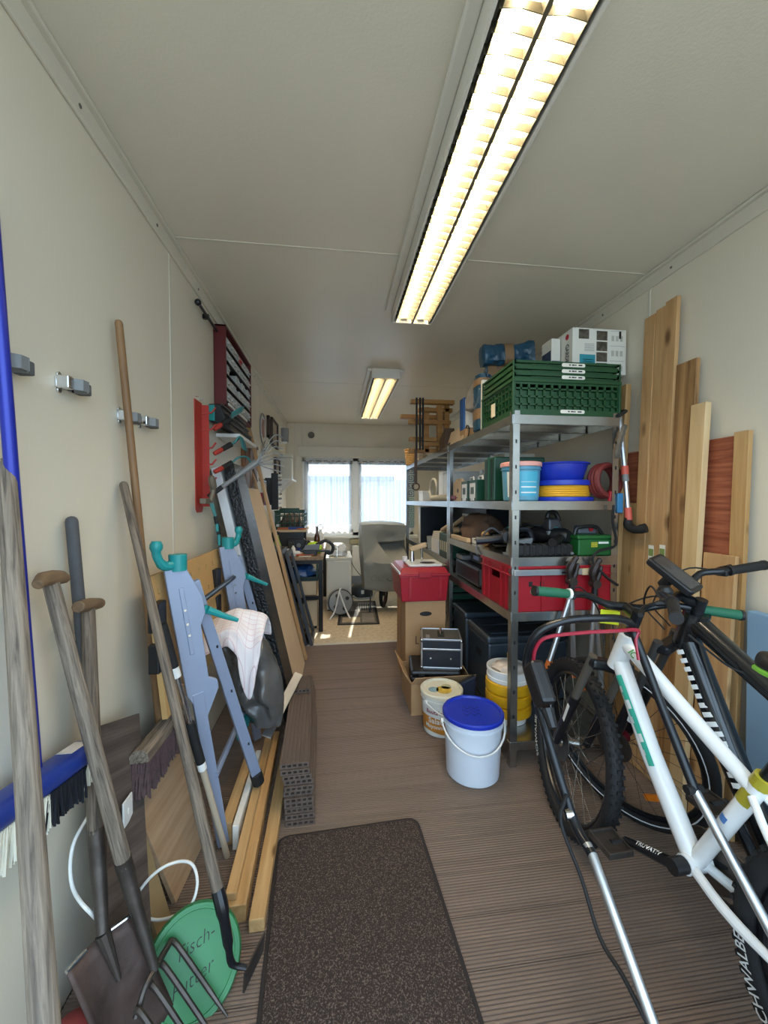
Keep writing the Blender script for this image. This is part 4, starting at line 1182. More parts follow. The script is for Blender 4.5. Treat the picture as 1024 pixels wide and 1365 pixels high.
part('bottle', wm(t).lathe([(0.04, 0), (0.046, 0.02), (0.044, 0.09), (0.02, 0.17), (0.014, 0.2), (0.014, 0.215)], 18, (-0.60, 4.14, BZ)), mat('lime plastic', '#9dc13a', 0.4), t)
part('trigger_head', wm(t).bb(-0.625, -0.57, 4.125, 4.155, BZ+0.215, BZ+0.245).bb(-0.60, -0.59, 4.13, 4.15, BZ+0.245, BZ+0.255), black_pl, t, False, bevel=0.004)
t = thing('beer_bottle', 'brown glass bottle at the window end of the workbench', 'bottle', (-0.22, 4.6, BZ))
part('bottle', wm(t).lathe([(0.03, 0), (0.034, 0.006), (0.034, 0.12), (0.03, 0.15), (0.014, 0.20), (0.013, 0.25), (0.016, 0.252), (0.016, 0.262)], 18, (-0.215, 4.62, BZ)), mat('brown glass', '#57341f', 0.12, 0, 0, 1, 0, 1, 0.5), t)
part('cap', wm(t).lathe([(0.015, 0.262), (0.017, 0.264), (0.016, 0.275), (0.001, 0.277)], 12, (-0.215, 4.62, BZ)), chrome, t)
t = thing('white_jug', 'clear white spray bottle with loop top beside the brown bottle', 'bottle', (-0.2, 4.72, BZ))
part('body', wm(t).lathe([(0.035, 0), (0.04, 0.01), (0.04, 0.16), (0.015, 0.2), (0.015, 0.22)], 16, (-0.18, 4.75, BZ)), white_pl, t)
part('loop', wm(t).ring(0.03, 0.005, 18, 6, Matrix.Translation((-0.18, 4.75, BZ+0.25)) @ Matrix.Rotation(PI/2, 4, 'X')), white_pl, t)
t = thing('bench_vice', 'grey bench clamp at the front edge of the workbench', 'clamp', (-0.18, 4.2, BZ))
part('bar', wm(t).bb(-0.37, -0.06, 4.10, 4.13, BZ+0.035, BZ+0.055), mat('dark grey cast iron', '#3b3e41', 0.5, 0.4), t, False, bevel=0.003)
part('base', wm(t).bb(-0.33, -0.19, 4.08, 4.18, BZ, BZ+0.06), MATS['dark grey cast iron'], t, False, bevel=0.008)
part('frame_bow', wm(t).tube(smooth_path([(-0.20, 4.115, BZ+0.11), (-0.10, 4.115, BZ+0.15), (-0.03, 4.115, BZ+0.10), (-0.04, 4.115, BZ+0.03), (-0.10, 4.115, BZ+0.02)], 4), 0.017, 8), MATS['dark grey cast iron'], t)
part('spindle', wm(t).tube([(-0.03, 4.115, BZ+0.06), (0.015, 4.115, BZ+0.06)], 0.008, 8).tube([(0.015, 4.115, BZ+0.10), (0.015, 4.115, BZ-0.03)], 0.005, 6), chrome, t)
part('body', wm(t).hexa([(-0.34, 4.09, BZ+0.06), (-0.17, 4.09, BZ+0.06), (-0.17, 4.14, BZ+0.06), (-0.34, 4.14, BZ+0.06)], [(-0.31, 4.095, BZ+0.105), (-0.16, 4.095, BZ+0.12), (-0.16, 4.135, BZ+0.12), (-0.31, 4.135, BZ+0.105)]), grey_pl, t, False, bevel=0.004)
solo('dust_cloth', lump(-0.235, 4.30, BZ+0.001, 0.09, 0.09, 0.12, 5, 0.3), mat('neon yellow green cloth', '#b4e02c', 0.7), 'neon yellow green cloth lying on the workbench', 'cloth', sub=1)
t = thing('parts_tray', 'white and blue plastic tray of small parts on the bench corner', 'tray', (-0.56, 4.08, BZ))
part('tray', wm(t).hexa([(-0.60, 4.03, BZ), (-0.49, 4.03, BZ), (-0.49, 4.11, BZ), (-0.60, 4.11, BZ)], [(-0.615, 4.02, BZ+0.075), (-0.475, 4.02, BZ+0.075), (-0.475, 4.12, BZ+0.075), (-0.615, 4.12, BZ+0.075)]), mat('pale lilac plastic', '#c9cad8', 0.45), t, False, bevel=0.004)
part('contents', wm(t).box((-0.545, 4.07, BZ+0.085), (0.11, 0.07, 0.03)), MATS['brown and grey oddments'], t, False, bevel=0.006)
for i, (x, y, h, rx, m, lab) in enumerate(((-0.40, 4.10, 0.05, 0.05, white_pl, 'small white crumpled packet on the bench beside the clamp'), (-0.33, 4.55, 0.12, 0.06, black_pl, 'black rounded machine part at the back of the workbench'), (-0.46, 4.25, 0.06, 0.06, MATS['brown and grey oddments'], 'small heap of brown fittings in the middle of the workbench'))):
    solo('bench_item', lump(x, y, BZ+0.001, rx, rx*0.7, h, 20+i, 0.35, 16, 8), m, lab, 'oddments')
solo('pliers_handle', MB().tube(smooth_path([(-0.52, 4.31, BZ+0.02), (-0.45, 4.36, BZ+0.05), (-0.38, 4.33, BZ+0.03)], 4), 0.014, 8), navy, 'dark blue tool handle lying among the fittings on the bench', 'tool')
solo('book', MB().box((-0.45, 4.47, 1.036), (0.17, 0.05, 0.028)), navy, 'flat blue packet at the front of the bench riser', 'packet', bevel=0.003)
solo('tin', MB().box((-0.56, 4.435, 1.034), (0.10, 0.05, 0.025)), MATS['orange wood handle'], 'flat rust red box at the front of the bench riser', 'box', bevel=0.003) if False else None

t = thing('bench_radio', 'black radio box standing under the bench riser', 'radio', (-0.42, 4.4, BZ))
part('body', wm(t).bb(-0.52, -0.34, 4.34, 4.42, BZ+0.001, BZ+0.15), black_pl, t, False, bevel=0.006)
part('dial', wm(t).cyl((-0.40, 4.34, BZ+0.08), (-0.40, 4.333, BZ+0.08), 0.025, n=16), grey_pl, t)
part('grille', wm(t).bb(-0.51, -0.45, 4.337, 4.34, BZ+0.03, BZ+0.12), dsteel, t, False)
solo('flat_box', MB().box((-0.58, 4.47, 1.034), (0.12, 0.06, 0.026)), MATS['orange wood handle'], 'flat rust red box on the bench riser before the green crate', 'box', bevel=0.003)
solo('white_plug', MB().box((-0.64, 4.5, 1.05), (0.05, 0.05, 0.06)).cyl((-0.64, 4.47, 1.05), (-0.64, 4.45, 1.05), 0.012, n=10), white_pl, 'white plug adapter at the wall end of the bench riser', 'adapter', bevel=0.004)
solo('orange_lid', MB().lathe([(0.001, 0), (0.05, 0), (0.055, 0.008), (0.05, 0.016), (0.001, 0.016)], 20, (-0.385, 4.47, 1.021)), mat('rust orange plastic', '#b05a32', 0.5), 'rust orange lid at the outer end of the bench riser', 'lid')
t = thing('glue_bottle', 'small white glue bottle with a dark cap on the workbench', 'bottle', (-0.47, 4.12, BZ))
part('bottle', wm(t).lathe([(0.02, 0), (0.022, 0.01), (0.022, 0.07), (0.01, 0.09), (0.01, 0.10)], 14, (-0.44, 4.16, BZ+0.001)), white_pl, t)
part('cap', wm(t).lathe([(0.011, 0.10), (0.012, 0.115), (0.004, 0.13)], 12, (-0.44, 4.16, BZ+0.001)), black_pl, t)
solo('screwdriver', MB().tube([(-0.40, 4.05, BZ+0.013), (-0.32, 4.06, BZ+0.013)], 0.012, 8).tube([(-0.32, 4.06, BZ+0.013), (-0.22, 4.07, BZ+0.013)], 0.004, 6), MATS['rust orange plastic'], 'orange handled screwdriver at the front edge of the workbench', 'screwdriver')
solo('paper_sheet', MB().box((-0.31, 4.03, BZ+0.003), (0.12, 0.05, 0.003)), white_pl, 'white paper scrap at the front edge of the workbench', 'paper')
# ------------------------------------------------------------------ white cabinet, reel, radiator and floor things by the window
t = thing('white_cabinet', 'white undercounter cabinet with a plastic bag on top, beside the workbench', 'cabinet', (0.03, 5.0, 0))
part('body', wm(t).bb(-0.11, 0.19, 4.75, 5.35, 0.02, 0.63), mat('off white lacquer', '#d9d6c9', 0.4), t, False, bevel=0.004)
part('top', wm(t).bb(-0.118, 0.20, 4.74, 5.36, 0.63, 0.655), MATS['off white lacquer'], t, False, bevel=0.004)
part('door', wm(t).bb(-0.105, 0.165, 4.737, 4.75, 0.05, 0.61), MATS['off white lacquer'], t, False, bevel=0.003)
part('base', wm(t).bb(-0.10, 0.18, 4.78, 5.3, 0.0, 0.02), black_pl, t, False)
solo('carrier_bag', lump(0.03, 4.92, 0.657, 0.12, 0.12, 0.16, 12, 0.4), mat('white carrier bag', '#dfe2e4', 0.4, 0, 0.1, 12), 'crumpled white carrier bag on the white cabinet', 'bag', sub=1)
rc = P(445, 797, Z=0.19)
t = thing('cable_reel', 'grey cable reel with a white handle on the floor before the white cabinet', 'cable reel', (0.04, 4.6, 0))
Mx = frame((0.035, 4.62, 0.155), (0.08, 4.42, 0.185))
dk = mat('grey reel drum', '#8b8d8c', 0.5)
for z in (0.0, 0.10):
    part('flange', wm(t).lathe([(0.001, z), (0.135, z), (0.145, z+0.006), (0.135, z+0.012), (0.05, z+0.012), (0.045, z+0.02), (0.001, z+0.02)], 28, (0, 0, 0), Mx), dk, t)
part('flange_edge', wm(t).ring(0.142, 0.007, 28, 6, Mx @ Matrix.Translation((0, 0, 0.106))), black_pl, t)
part('cable_winding', wm(t).lathe([(0.10, 0.014), (0.118, 0.02), (0.118, 0.09), (0.10, 0.098)], 24, (0, 0, 0), Mx), black_rub, t)
for a in (0.5, 2.2, 3.6, 5.2): part('socket', wm(t).lathe([(0.022, 0.11), (0.022, 0.124), (0.016, 0.124), (0.014, 0.116), (0.001, 0.116)], 12, Mx.to_3x3() @ V((0.085*math.cos(a), 0.085*math.sin(a), 0)), Mx), dsteel, t)
cM = Mx @ V((0, 0, 0.13))
part('stand', wm(t).tube(smooth_path([(-0.07, 4.40, 0.006), (-0.01, 4.42, 0.10), (0.04, 4.44, 0.31), (0.06, 4.50, 0.335)], 5), 0.009, 8), white_pl, t)
part('stand', wm(t).tube(smooth_path([(0.16, 4.42, 0.006), (0.10, 4.43, 0.14), (0.04, 4.44, 0.31)], 5), 0.009, 8), white_pl, t)
t = thing('radiator', 'flat white panel radiator under the window', 'radiator', (0.45, 5.85, 0.12))
part('panel', wm(t).bb(0.24, 0.95, 5.80, 5.84, 0.22, 0.68), white_metal, t, False, bevel=0.012)
for x in (0.35, 0.85): part('bracket', wm(t).bb(x-0.02, x+0.02, 5.84, YB, 0.4, 0.46), white_metal, t, False)
part('base_rail', wm(t).bb(0.24, 0.95, 5.80, 5.90, 0.10, 0.22), mat('grey radiator base', '#7d8490', 0.5), t, False, bevel=0.004)
part('foot', wm(t).bb(0.28, 0.32, 5.82, 5.88, 0.0, 0.10), MATS['grey radiator base'], t, False)
part('foot', wm(t).bb(0.87, 0.91, 5.82, 5.88, 0.0, 0.10), MATS['grey radiator base'], t, False)
solo('foam_wedge', MB().box((0.42, 5.88, 0.735), (0.42, 0.10, 0.07)), mat('olive foam', '#a49b7c', 0.9), 'olive foam strip lying on the white radiator', 'strip', bevel=0.006)
t = thing('fan_heater', 'dark rounded floor appliance with a hose before the radiator', 'appliance', (0.36, 5.5, 0))
mb = lump(0.36, 5.5, 0.001, 0.17, 0.13, 0.17, 31, 0.08, 20, 12); mb.v = [(v[0]-0.36, v[1]-5.5, v[2]) for v in mb.v]
part('body', mb, mat('dark slate plastic', '#2b3035', 0.4), t)
part('hose', wm(t).tube(smooth_path([(0.25, 5.4, 0.02), (0.235, 5.25, 0.05), (0.32, 5.2, 0.03), (0.5, 5.25, 0.04), (0.56, 5.45, 0.12), (0.50, 5.6, 0.14)], 6), 0.012, 8), mat('grey hose', '#9c9f9d', 0.6), t)
part('switch', wm(t).box((0.37, 5.365, 0.08), (0.04, 0.02, 0.05)), white_pl, t, False, bevel=0.004)
solo('thin_cable', MB().tube(smooth_path([(0.24, 5.78, 0.62), (0.23, 5.74, 0.45), (0.32, 5.70, 0.30), (0.42, 5.72, 0.18), (0.40, 5.66, 0.06), (0.38, 5.64, 0.03)], 6), 0.005, 6), black_rub, 'thin dark cord hanging beside the white radiator', 'cord')
t = thing('rug', 'small grey patterned rug with a dark border on the beige floor', 'rug', (0.27, 4.68, 0.0), (0, 0, math.radians(-3)))
part('border', MB().ext(rrect(0.46, 0.98, 0.01), 0.0005, 0.007), mat('dark rug border', '#2d2b2b', 0.95), t, False)
part('field', MB().bb(-0.20, 0.20, -0.46, 0.46, 0.007, 0.0085), mat('grey rug field', '#6a6660', 0.95, 0, 0.25, 14), t, False)
for q, m in (((-0.19, -0.02, -0.2, 0.02), '#3d3b3a'), ((0.0, 0.18, -0.02, 0.40), '#a29c92'), ((-0.18, 0.02, -0.42, -0.24), '#b3a58d'), ((0.04, 0.18, -0.42, -0.08), '#8f8b85'), ((-0.18, -0.02, 0.08, 0.4), '#56524e')):
    part('rug_patch', MB().bb(q[0], q[1], q[2], q[3], 0.0085, 0.0095), mat('rug patch '+m, m, 0.95, 0, 0.2, 20), t, False)
for k in range(6): part('rug_stripe', MB().bb(0.015+k*0.028, 0.025+k*0.028, 0.04, 0.34, 0.0095, 0.0103), MATS['dark rug border'], t, False)

# bicycle trailer under a grey rain cover
tarp = mat('grey rain cover', '#8f9089', 0.5, 0, 0.08, 4, 0.3, 9)
CX, CYY = 0.62, 4.75
t = thing('covered_trailer', 'bicycle trailer under a grey rain cover with a bicycle print', 'trailer', (CX, CYY, 0))
cp = dict(A=(0.31, 4.66, 1.055), B=(0.852, 4.66, 1.04), Cc=(0.50, 4.67, 0.845), D=(0.83, 4.66, 0.87), Ci=(0.55, 4.80, 0.80), Di=(0.80, 4.80, 0.83), E=(0.68, 4.50, 0.60), F=(0.845, 4.52, 0.66), G=(0.345, 4.60, 0.285), H=(0.845, 4.575, 0.27), I=(0.328, 4.575, 0.62), T=(0.55, 4.86, 1.09),
          Ab=(0.32, 5.16, 1.05), Bb=(0.852, 5.16, 1.04), Gb=(0.35, 5.12, 0.28), Hb=(0.845, 5.12, 0.27), Gm=(0.58, 4.575, 0.262))
ck = list(cp); ci = {k: i for i, k in enumerate(ck)}
cf = ['A Cc D B', 'A I E Cc', 'Cc Ci Di D', 'Cc E Ci', 'Ci E F Di', 'D Di F', 'I G Gm E', 'E Gm H F', 'A Ab Gb G I', 'A B T', 'B Bb T', 'Bb Ab T', 'Ab A T', 'B D F H Hb Bb', 'Ab Bb Hb Gb']
mb = wm(t); mb.add([cp[k] for k in ck], [tuple(ci[k] for k in q.split()) for q in cf])
me = mb.mesh('rain_cover', False)
import bmesh
bm_ = bmesh.new(); bm_.from_mesh(me)
bmesh.ops.triangulate(bm_, faces=bm_.faces[:])
bmesh.ops.subdivide_edges(bm_, edges=bm_.edges[:], cuts=7, use_grid_fill=True, smooth=0.12)
for v_ in bm_.verts:
    q_ = v_.co
    k_ = noise.noise(V((q_.x*9, q_.y*9, q_.z*7)))*0.016+noise.noise(V((q_.x*24, q_.y*24, q_.z*16)))*0.006
    v_.co = q_+V((0.3*k_, k_, 0.4*k_))
bm_.to_mesh(me); bm_.free()
me.polygons.foreach_set('use_smooth', [True]*len(me.polygons)); me.set_sharp_from_angle(angle=math.radians(32))
link('rain_cover', me, tarp, t, solid=0.003)
ink2 = mat('black cover print', '#2b2b2b', 0.6)
for cx_ in (0.45, 0.53, 0.64, 0.72):
    Mi = Matrix.Translation((cx_, 4.535 if cx_ > 0.6 else 4.555, 0.43)) @ Matrix.Rotation(PI/2, 4, 'X')
    mb = wm(t); mb.ring(0.032, 0.003, 18, 5, Mi, 0.4); part('print_ring', mb, ink2 if cx_ > 0.6 else MATS['grey plastic'], t)
for a, b in (((0.64, 0.43), (0.665, 0.49)), ((0.665, 0.49), (0.70, 0.485)), ((0.70, 0.485), (0.72, 0.43)), ((0.68, 0.43), (0.70, 0.485)), ((0.64, 0.43), (0.68, 0.43))):
    part('print_line', wm(t).tube([(a[0], 4.535, a[1]), (b[0], 4.535, b[1])], 0.003, 5), ink2, t)
Mw = Matrix.Translation((0.60, 4.86, 0.175)) @ Matrix.Rotation(math.radians(70), 4, 'Z') @ Matrix.Rotation(PI/2, 4, 'X')
wh = part('wheel', wm(t).ring(0.15, 0.024, 32, 8, Mw), black_rub, t)
part('rim', wm(t).ring(0.118, 0.012, 28, 6, Mw), mat('dark red rim', '#4a1f22', 0.5), wh)
part('hub', wm(t).lathe([(0.03, -0.03), (0.03, 0.03)], 12, (0, 0, 0), Mw), dsteel, wh)
for k in range(8):
    a = 2*PI*k/8
    part('spoke', wm(t).tube([Mw @ V((0.03*math.cos(a), 0.03*math.sin(a), 0)), Mw @ V((0.118*math.cos(a), 0.118*math.sin(a), 0))], 0.002, 5), dsteel, wh)
part('stand_leg', wm(t).tube([(0.42, 4.66, 0.30), (0.405, 4.62, 0.0)], 0.008, 6), black_met, t)
part('stand_leg', wm(t).tube([(0.82, 4.70, 0.30), (0.84, 4.68, 0.0)], 0.008, 6), black_met, t)

# ------------------------------------------------------------------ steel shelving
SX0, SX1 = 0.865, 1.435
SY = [1.83, 2.925, 4.75]
def lpost(mb, x, y, sx, sy, z1):
    w, th = 0.036, 0.0025
    mb.bb(x, x+sx*w, y, y+sy*th, 0, z1); mb.bb(x, x+sx*th, y, y+sy*w, 0, z1)
def shelf_unit(label, y0, y1, levels):
    t = thing('shelf_unit', label, 'shelf', ((SX0+SX1)/2, (y0+y1)/2, 0))
    for x, sx in ((SX0, 1), (SX1, -1)):
        for y, sy in ((y0, 1), (y1, -1)):
            mb = wm(t); lpost(mb, x, y, sx, sy, 1.785); p_ = part('post', mb, steel, t, False)
            for k in range(12):
                z = 0.25+k*0.125
                mb = wm(t); mb.bb(x+sx*0.014, x+sx*0.022, y-sy*0.0006, y+sy*0.0001, z, z+0.018); part('slot', mb, black_pl, p_, False)
    for z in levels:
        sh = part('shelf_deck', wm(t).bb(SX0+0.004, SX1-0.004, y0+0.004, y1-0.004, z-0.012, z), steel, t, False)
        for q in ((SX0-0.002, SX0+0.002, y0+0.002, y1-0.002), (SX1-0.002, SX1+0.002, y0+0.002, y1-0.002)):
            part('edge_rail', wm(t).bb(q[0], q[1], q[2], q[3], z-0.045, z), steel, sh, False, bevel=0.001)
        for q in ((y0-0.002, y0+0.002), (y1-0.002, y1+0.002)):
            part('edge_rail', wm(t).bb(SX0+0.002, SX1-0.002, q[0], q[1], z-0.045, z), steel, sh, False, bevel=0.001)
        for k in range(3):
            yy = y0+(y1-y0)*(k+1)/4
            part('stiffener', wm(t).bb(SX0+0.01, SX1-0.01, yy-0.012, yy+0.012, z-0.035, z-0.012), steel, sh, False)
    return t
shelf_unit('galvanised steel shelf unit holding the red crate and green folding crates', SY[0], SY[1]-0.003, (1.765, 1.34, 1.06, 0.785, 0.13))
shelf_unit('galvanised steel shelf unit beyond the first, holding wooden frames and white boxes', SY[1]+0.003, SY[2], (1.765, 1.34, 0.885, 0.45, 0.10))

Z1, Z2, Z3, Z4, Z5 = 1.765, 1.34, 1.06, 0.785, 0.13
# green folding crates on the top shelf
crate_g = mat('bottle green crate plastic', '#1a4726', 0.42, 0, 0.12, 10)
strip_m = mat('white label strip', '#e8e5da', 0.5)
def crate_label(t, x0, x1, y, z):
    p_ = part('label_strip', wm(t).ext([(a+(x0+x1)/2, b+z) for a, b in rrect(x1-x0, 0.018, 0.008, 3)], -y-0.0015, -y, Matrix.Rotation(PI/2, 4, 'X') @ Matrix.Diagonal((1, 1, 1)).to_4x4()), strip_m, t, False)
    for k, (a, w) in enumerate(((0.30, 0.07), (0.42, 0.12), (0.56, 0.05), (0.70, 0.16))):
        xx = x0+(x1-x0)*a
        part('print', wm(t).bb(xx, xx+(x1-x0)*w, y-0.0022, y-0.0014, z-0.003, z+0.003), black_pl, p_, False)
def folding_crate(label, x0, x1, y0, y1, z0, z1, group=None):
    t = thing('folding_crate', label, 'crate', ((x0+x1)/2, (y0+y1)/2, z0))
    lattice_crate(t, x0, x1, y0, y1, z0, z1, crate_g, 14, 9, (0.30, 0.52, 0.74))
    for k in range(9):   # solid lower plates behind the ribs
        pass
    for q in ((y0+0.013, y0+0.017), (y1-0.017, y1-0.013)):
        part('inner_plate', wm(t).bb(x0+0.014, x1-0.014, q[0], q[1], z0+0.01, z0+(z1-z0)*0.70), crate_g, t, False)
    part('inner_plate', wm(t).bb(x0+0.013, x0+0.017, y0+0.02, y1-0.02, z0+0.01, z0+(z1-z0)*0.55), crate_g, t, False)
    for x in (x0, x1):
        for y in (y0, y1):
            part('corner_post', wm(t).bb(x-0.006, x+0.006, y-0.006, y+0.006, z0, z1), crate_g, t, False, bevel=0.002)
    return t
GX0, GX1, GY0, GY1 = 0.868, 1.435, 1.835, 2.235
t = folding_crate('opened green folding crate at the bottom of the stack on the top shelf', GX0, GX1, GY0, GY1, Z1+0.001, Z1+0.176)
crate_label(t, 1.115, 1.245, GY0-0.001, Z1+0.022)
solo('paper_tag', MB().box((GX0-0.009, 2.06, Z1+0.07), (0.003, 0.05, 0.07)), mat('cream paper tag', '#d8cdb0', 0.8), 'cream paper tag hanging on the side of the opened green crate', 'tag')
for k, lab in enumerate(('folded flat green crate directly on the opened green crate', 'folded flat green crate, the middle one of three', 'folded flat green crate, topmost of the stack, under the white product box')):
    z0 = Z1+0.1775+k*0.0305
    t = thing('folding_crate', lab, 'crate', ((GX0+GX1)/2, (GY0+GY1)/2, z0))
    part('base_plate', wm(t).bb(GX0+0.004, GX1-0.004, GY0+0.004, GY1-0.004, z0, z0+0.01), crate_g, t, False)
    part('folded_side', wm(t).bb(GX0+0.02, GX1-0.02, GY0+0.02, GY1-0.02, z0+0.01, z0+0.02), crate_g, t, False)
    mb = wm(t)
    for q in ((GX0, GX1, GY0, GY0+0.014), (GX0, GX1, GY1-0.014, GY1), (GX0, GX0+0.014, GY0, GY1), (GX1-0.014, GX1, GY0, GY1)): mb.bb(q[0], q[1], q[2], q[3], z0+0.018, z0+0.0295)
    part('rim', mb, crate_g, t, False)
    for x in (GX0, GX1):
        for y in (GY0, GY1): part('corner_post', wm(t).bb(x-0.004, x+0.004, y-0.004, y+0.004, z0, z0+0.0295), crate_g, t, False, bevel=0.002)
    for q in (1.05, 1.30): part('rib', wm(t).bb(q-0.09, q+0.09, GY0+0.001, GY0+0.005, z0+0.008, z0+0.013), crate_g, t, False)
    crate_label(t, 1.12, 1.245, GY0-0.001, z0+0.014)
ztop = Z1+0.1775+3*0.0305
# white product carton
bx0, bx1, by0, by1, bz0, bz1 = 1.275, 1.592, 1.99, 2.20, ztop, ztop+0.245
t = thing('product_carton', 'white product carton with printed photographs on the folded green crates', 'carton', ((bx0+bx1)/2, (by0+by1)/2, bz0))
wcard = mat('white printed card', '#e3e2da', 0.55)
part('box', wm(t).bb(bx0, bx1, by0, by1, bz0, bz1), wcard, t, False, bevel=0.003)
W = bx1-bx0; H = bz1-bz0
def patch(nm, u0, u1, v0, v1, m): return part(nm, wm(t).bb(bx0+W*u0, bx0+W*u1, by0-0.0008, by0, bz0+H*v0, bz0+H*v1), m, t, False)
photo = mat('printed garden photograph', '#5d564b', 0.5, 0, 0.7, 45)
patch('photo_print', 0.11, 0.30, 0.76, 0.97, photo)
for k in range(4): patch('photo_print', 0.44, 0.64, 0.04+k*0.235, 0.245+k*0.235, photo)
patch('blue_print', 0.13, 0.42, 0.05, 0.42, mat('petrol blue print', '#2f93a6', 0.5))
for k in range(5): patch('text_line', 0.20, 0.38, 0.12+k*0.045, 0.135+k*0.045, mat('pale print', '#cfe3e4', 0.5))
for k in range(6): patch('text_line', 0.22+0.0*k, 0.40, 0.50+k*0.03, 0.507+k*0.03, grey_pl)
for k in range(3):
    patch('text_line', 0.69, 0.97, 0.30+k*0.33, 0.305+k*0.33, grey_pl)
    for j in range(3): patch('drawing_print', 0.72+0.08*j, 0.77+0.08*j, 0.08+k*0.33, 0.2+k*0.33, mat('pale grey print', '#b9b8b0', 0.5))
patch('drawing_print', 0.86, 0.90, 0.80, 0.96, black_pl)
red_ink = mat('red print', '#b5273a', 0.5)
part('lettering', letter('GARDENA', 0.05, lambda x, y: (bx0-0.001, by0+0.10-y, bz0+H*0.42+x), 0.0, 0.001), black_pl, t, False) if False else None
# the narrow side carries the name, reading downwards
part('lettering', letter('GARDENA', 0.05, lambda x, y: (bx0-0.0012, by0+0.05-y*0.9, bz0+H*0.40-x*0.62), 0.0, 0.001, wm(t).m), black_pl, t, False)
part('emblem', wm(t).lathe([(0.016, 0), (0.016, 0.0012)], 8, (bx0, by0+0.05, bz0+H*0.86), Matrix.Rotation(-PI/2, 4, 'Y')), red_ink, t, False)
t = thing('product_carton', 'slim carton with a dark blue printed side, beside the white product carton', 'carton', (1.245, 2.08, ztop))
part('box', wm(t).bb(1.215, 1.268, 2.095, 2.20, ztop, ztop+0.225), wcard, t, False, bevel=0.002)
part('side_print', wm(t).bb(1.214, 1.215, 2.10, 2.195, ztop+0.01, ztop+0.16), mat('dark blue photo print', '#3d4a66', 0.5, 0, 0.5, 30), t, False)
part('front_print', wm(t).bb(1.217, 1.266, 2.0942, 2.095, ztop+0.01, ztop+0.10), MATS['dark blue photo print'], t, False)
# blue film wrapped bundles
bfilm = mat('blue bin liner film', '#1d4862', 0.3, 0, 0.25, 9, 0.6, 22)
tape = mat('brown packing tape', '#84684a', 0.35)
def bundle(label, p0, p1, rx, ry, bands, seed, flare=0.0):
    M = frame(p0, p1, (1, 0, 0)); L = (V(p1)-V(p0)).length
    t = thing('wrapped_bundle', label, 'bundle', m=M)
    def fn(u, v):
        a = 2*PI*u
        k = 1+0.18*noise.noise(V((math.cos(a)*3+seed, math.sin(a)*3, v*7)))+0.07*noise.noise(V((math.cos(a)*8, math.sin(a)*8+seed, v*18)))
        e = 1.0
        if v < 0.03: e = 0.6+v*13
        if v > 0.85: e = 1+flare*(v-0.85)/0.15
        if v > 0.985 and flare == 0: e = 0.6
        sq = 1/max(abs(math.cos(a)), abs(math.sin(a)))**0.45
        return V((rx*math.cos(a)*k*e*sq, ry*math.sin(a)*k*e*sq, L*v))
    mb = MB().grid(fn, 28, 34, True); mb.f += [tuple(reversed(range(28))), tuple(range(34*28, 35*28))]
    part('film', mb, bfilm, t)
    for a, b in bands:
        part('tape', MB().grid(lambda u, v: (rx*1.07*math.cos(2*PI*u)/max(abs(math.cos(2*PI*u)), abs(math.sin(2*PI*u)))**0.45, ry*1.07*math.sin(2*PI*u)/max(abs(math.cos(2*PI*u)), abs(math.sin(2*PI*u)))**0.45, L*(a+(b-a)*v)), 28, 2, True), tape, t)
    return t
bundle('long blue film bundle with brown tape lying behind the green crates', (0.90, 2.36, Z1+0.475), (1.22, 2.36, Z1+0.50), 0.062, 0.055, ((0.42, 0.60),), 2, 0.35)
bundle('upright blue film bundle with brown tape at the shelf edge beside the green crates', (0.905, 2.345, Z1+0.002), (0.91, 2.36, Z1+0.36), 0.045, 0.06, ((0.2, 0.38), (0.78, 0.90)), 6)
bundle('brown taped film bundle under the long blue one', (0.93, 2.37, Z1+0.372), (1.2, 2.37, Z1+0.372), 0.02, 0.05, ((0.05, 0.95),), 9)
t = thing('white_door_strip', 'narrow white upright board beside the blue film bundle', 'board', (0.90, 2.28, Z1))
part('board', wm(t).bb(0.873, 0.91, 2.262, 2.28, Z1+0.001, Z1+0.30), strip_m, t, False)
part('edge', wm(t).bb(0.873, 0.876, 2.28, 2.284, Z1+0.001, Z1+0.30), green_case, t, False)
solo('grey_cloth', lump(0.93, 2.52, Z1+0.17, 0.065, 0.07, 0.20, 15, 0.35), mat('grey beige cloth', '#8f8980', 0.8), 'grey cloth bundled on top of the blue folder', 'cloth', sub=1)
t = thing('blue_folder', 'blue cardboard folder standing on the top shelf', 'folder', (0.96, 2.65, Z1))
part('cover', wm(t).bb(0.878, 1.06, 2.62, 2.70, Z1+0.07, Z1+0.29), mat('mid blue card', '#20599c', 0.5), t, False, bevel=0.003)
part('page_edge', wm(t).bb(0.89, 1.05, 2.60, 2.62, Z1+0.08, Z1+0.28), white_pl, t, False)
part('foot_box', wm(t).bb(0.88, 1.05, 2.58, 2.70, Z1+0.001, Z1+0.07), card, t, False)
solo('cardboard_piece', MB().slab((0.872, 2.62, Z1+0.004), (0.872, 3.0, Z1+0.004), (0.90, 2.60, Z1+0.11), 0.006), card_pale, 'folded cardboard piece leaning at the front of the top shelf', 'cardboard')
solo('wire_coil', MB().ring(0.04, 0.004, 24, 6, Matrix.Translation((0.885, 2.56, Z1+0.045)) @ Matrix.Rotation(PI/2, 4, 'Y')), black_rub, 'small black wire coil on the edge of the top shelf', 'wire')
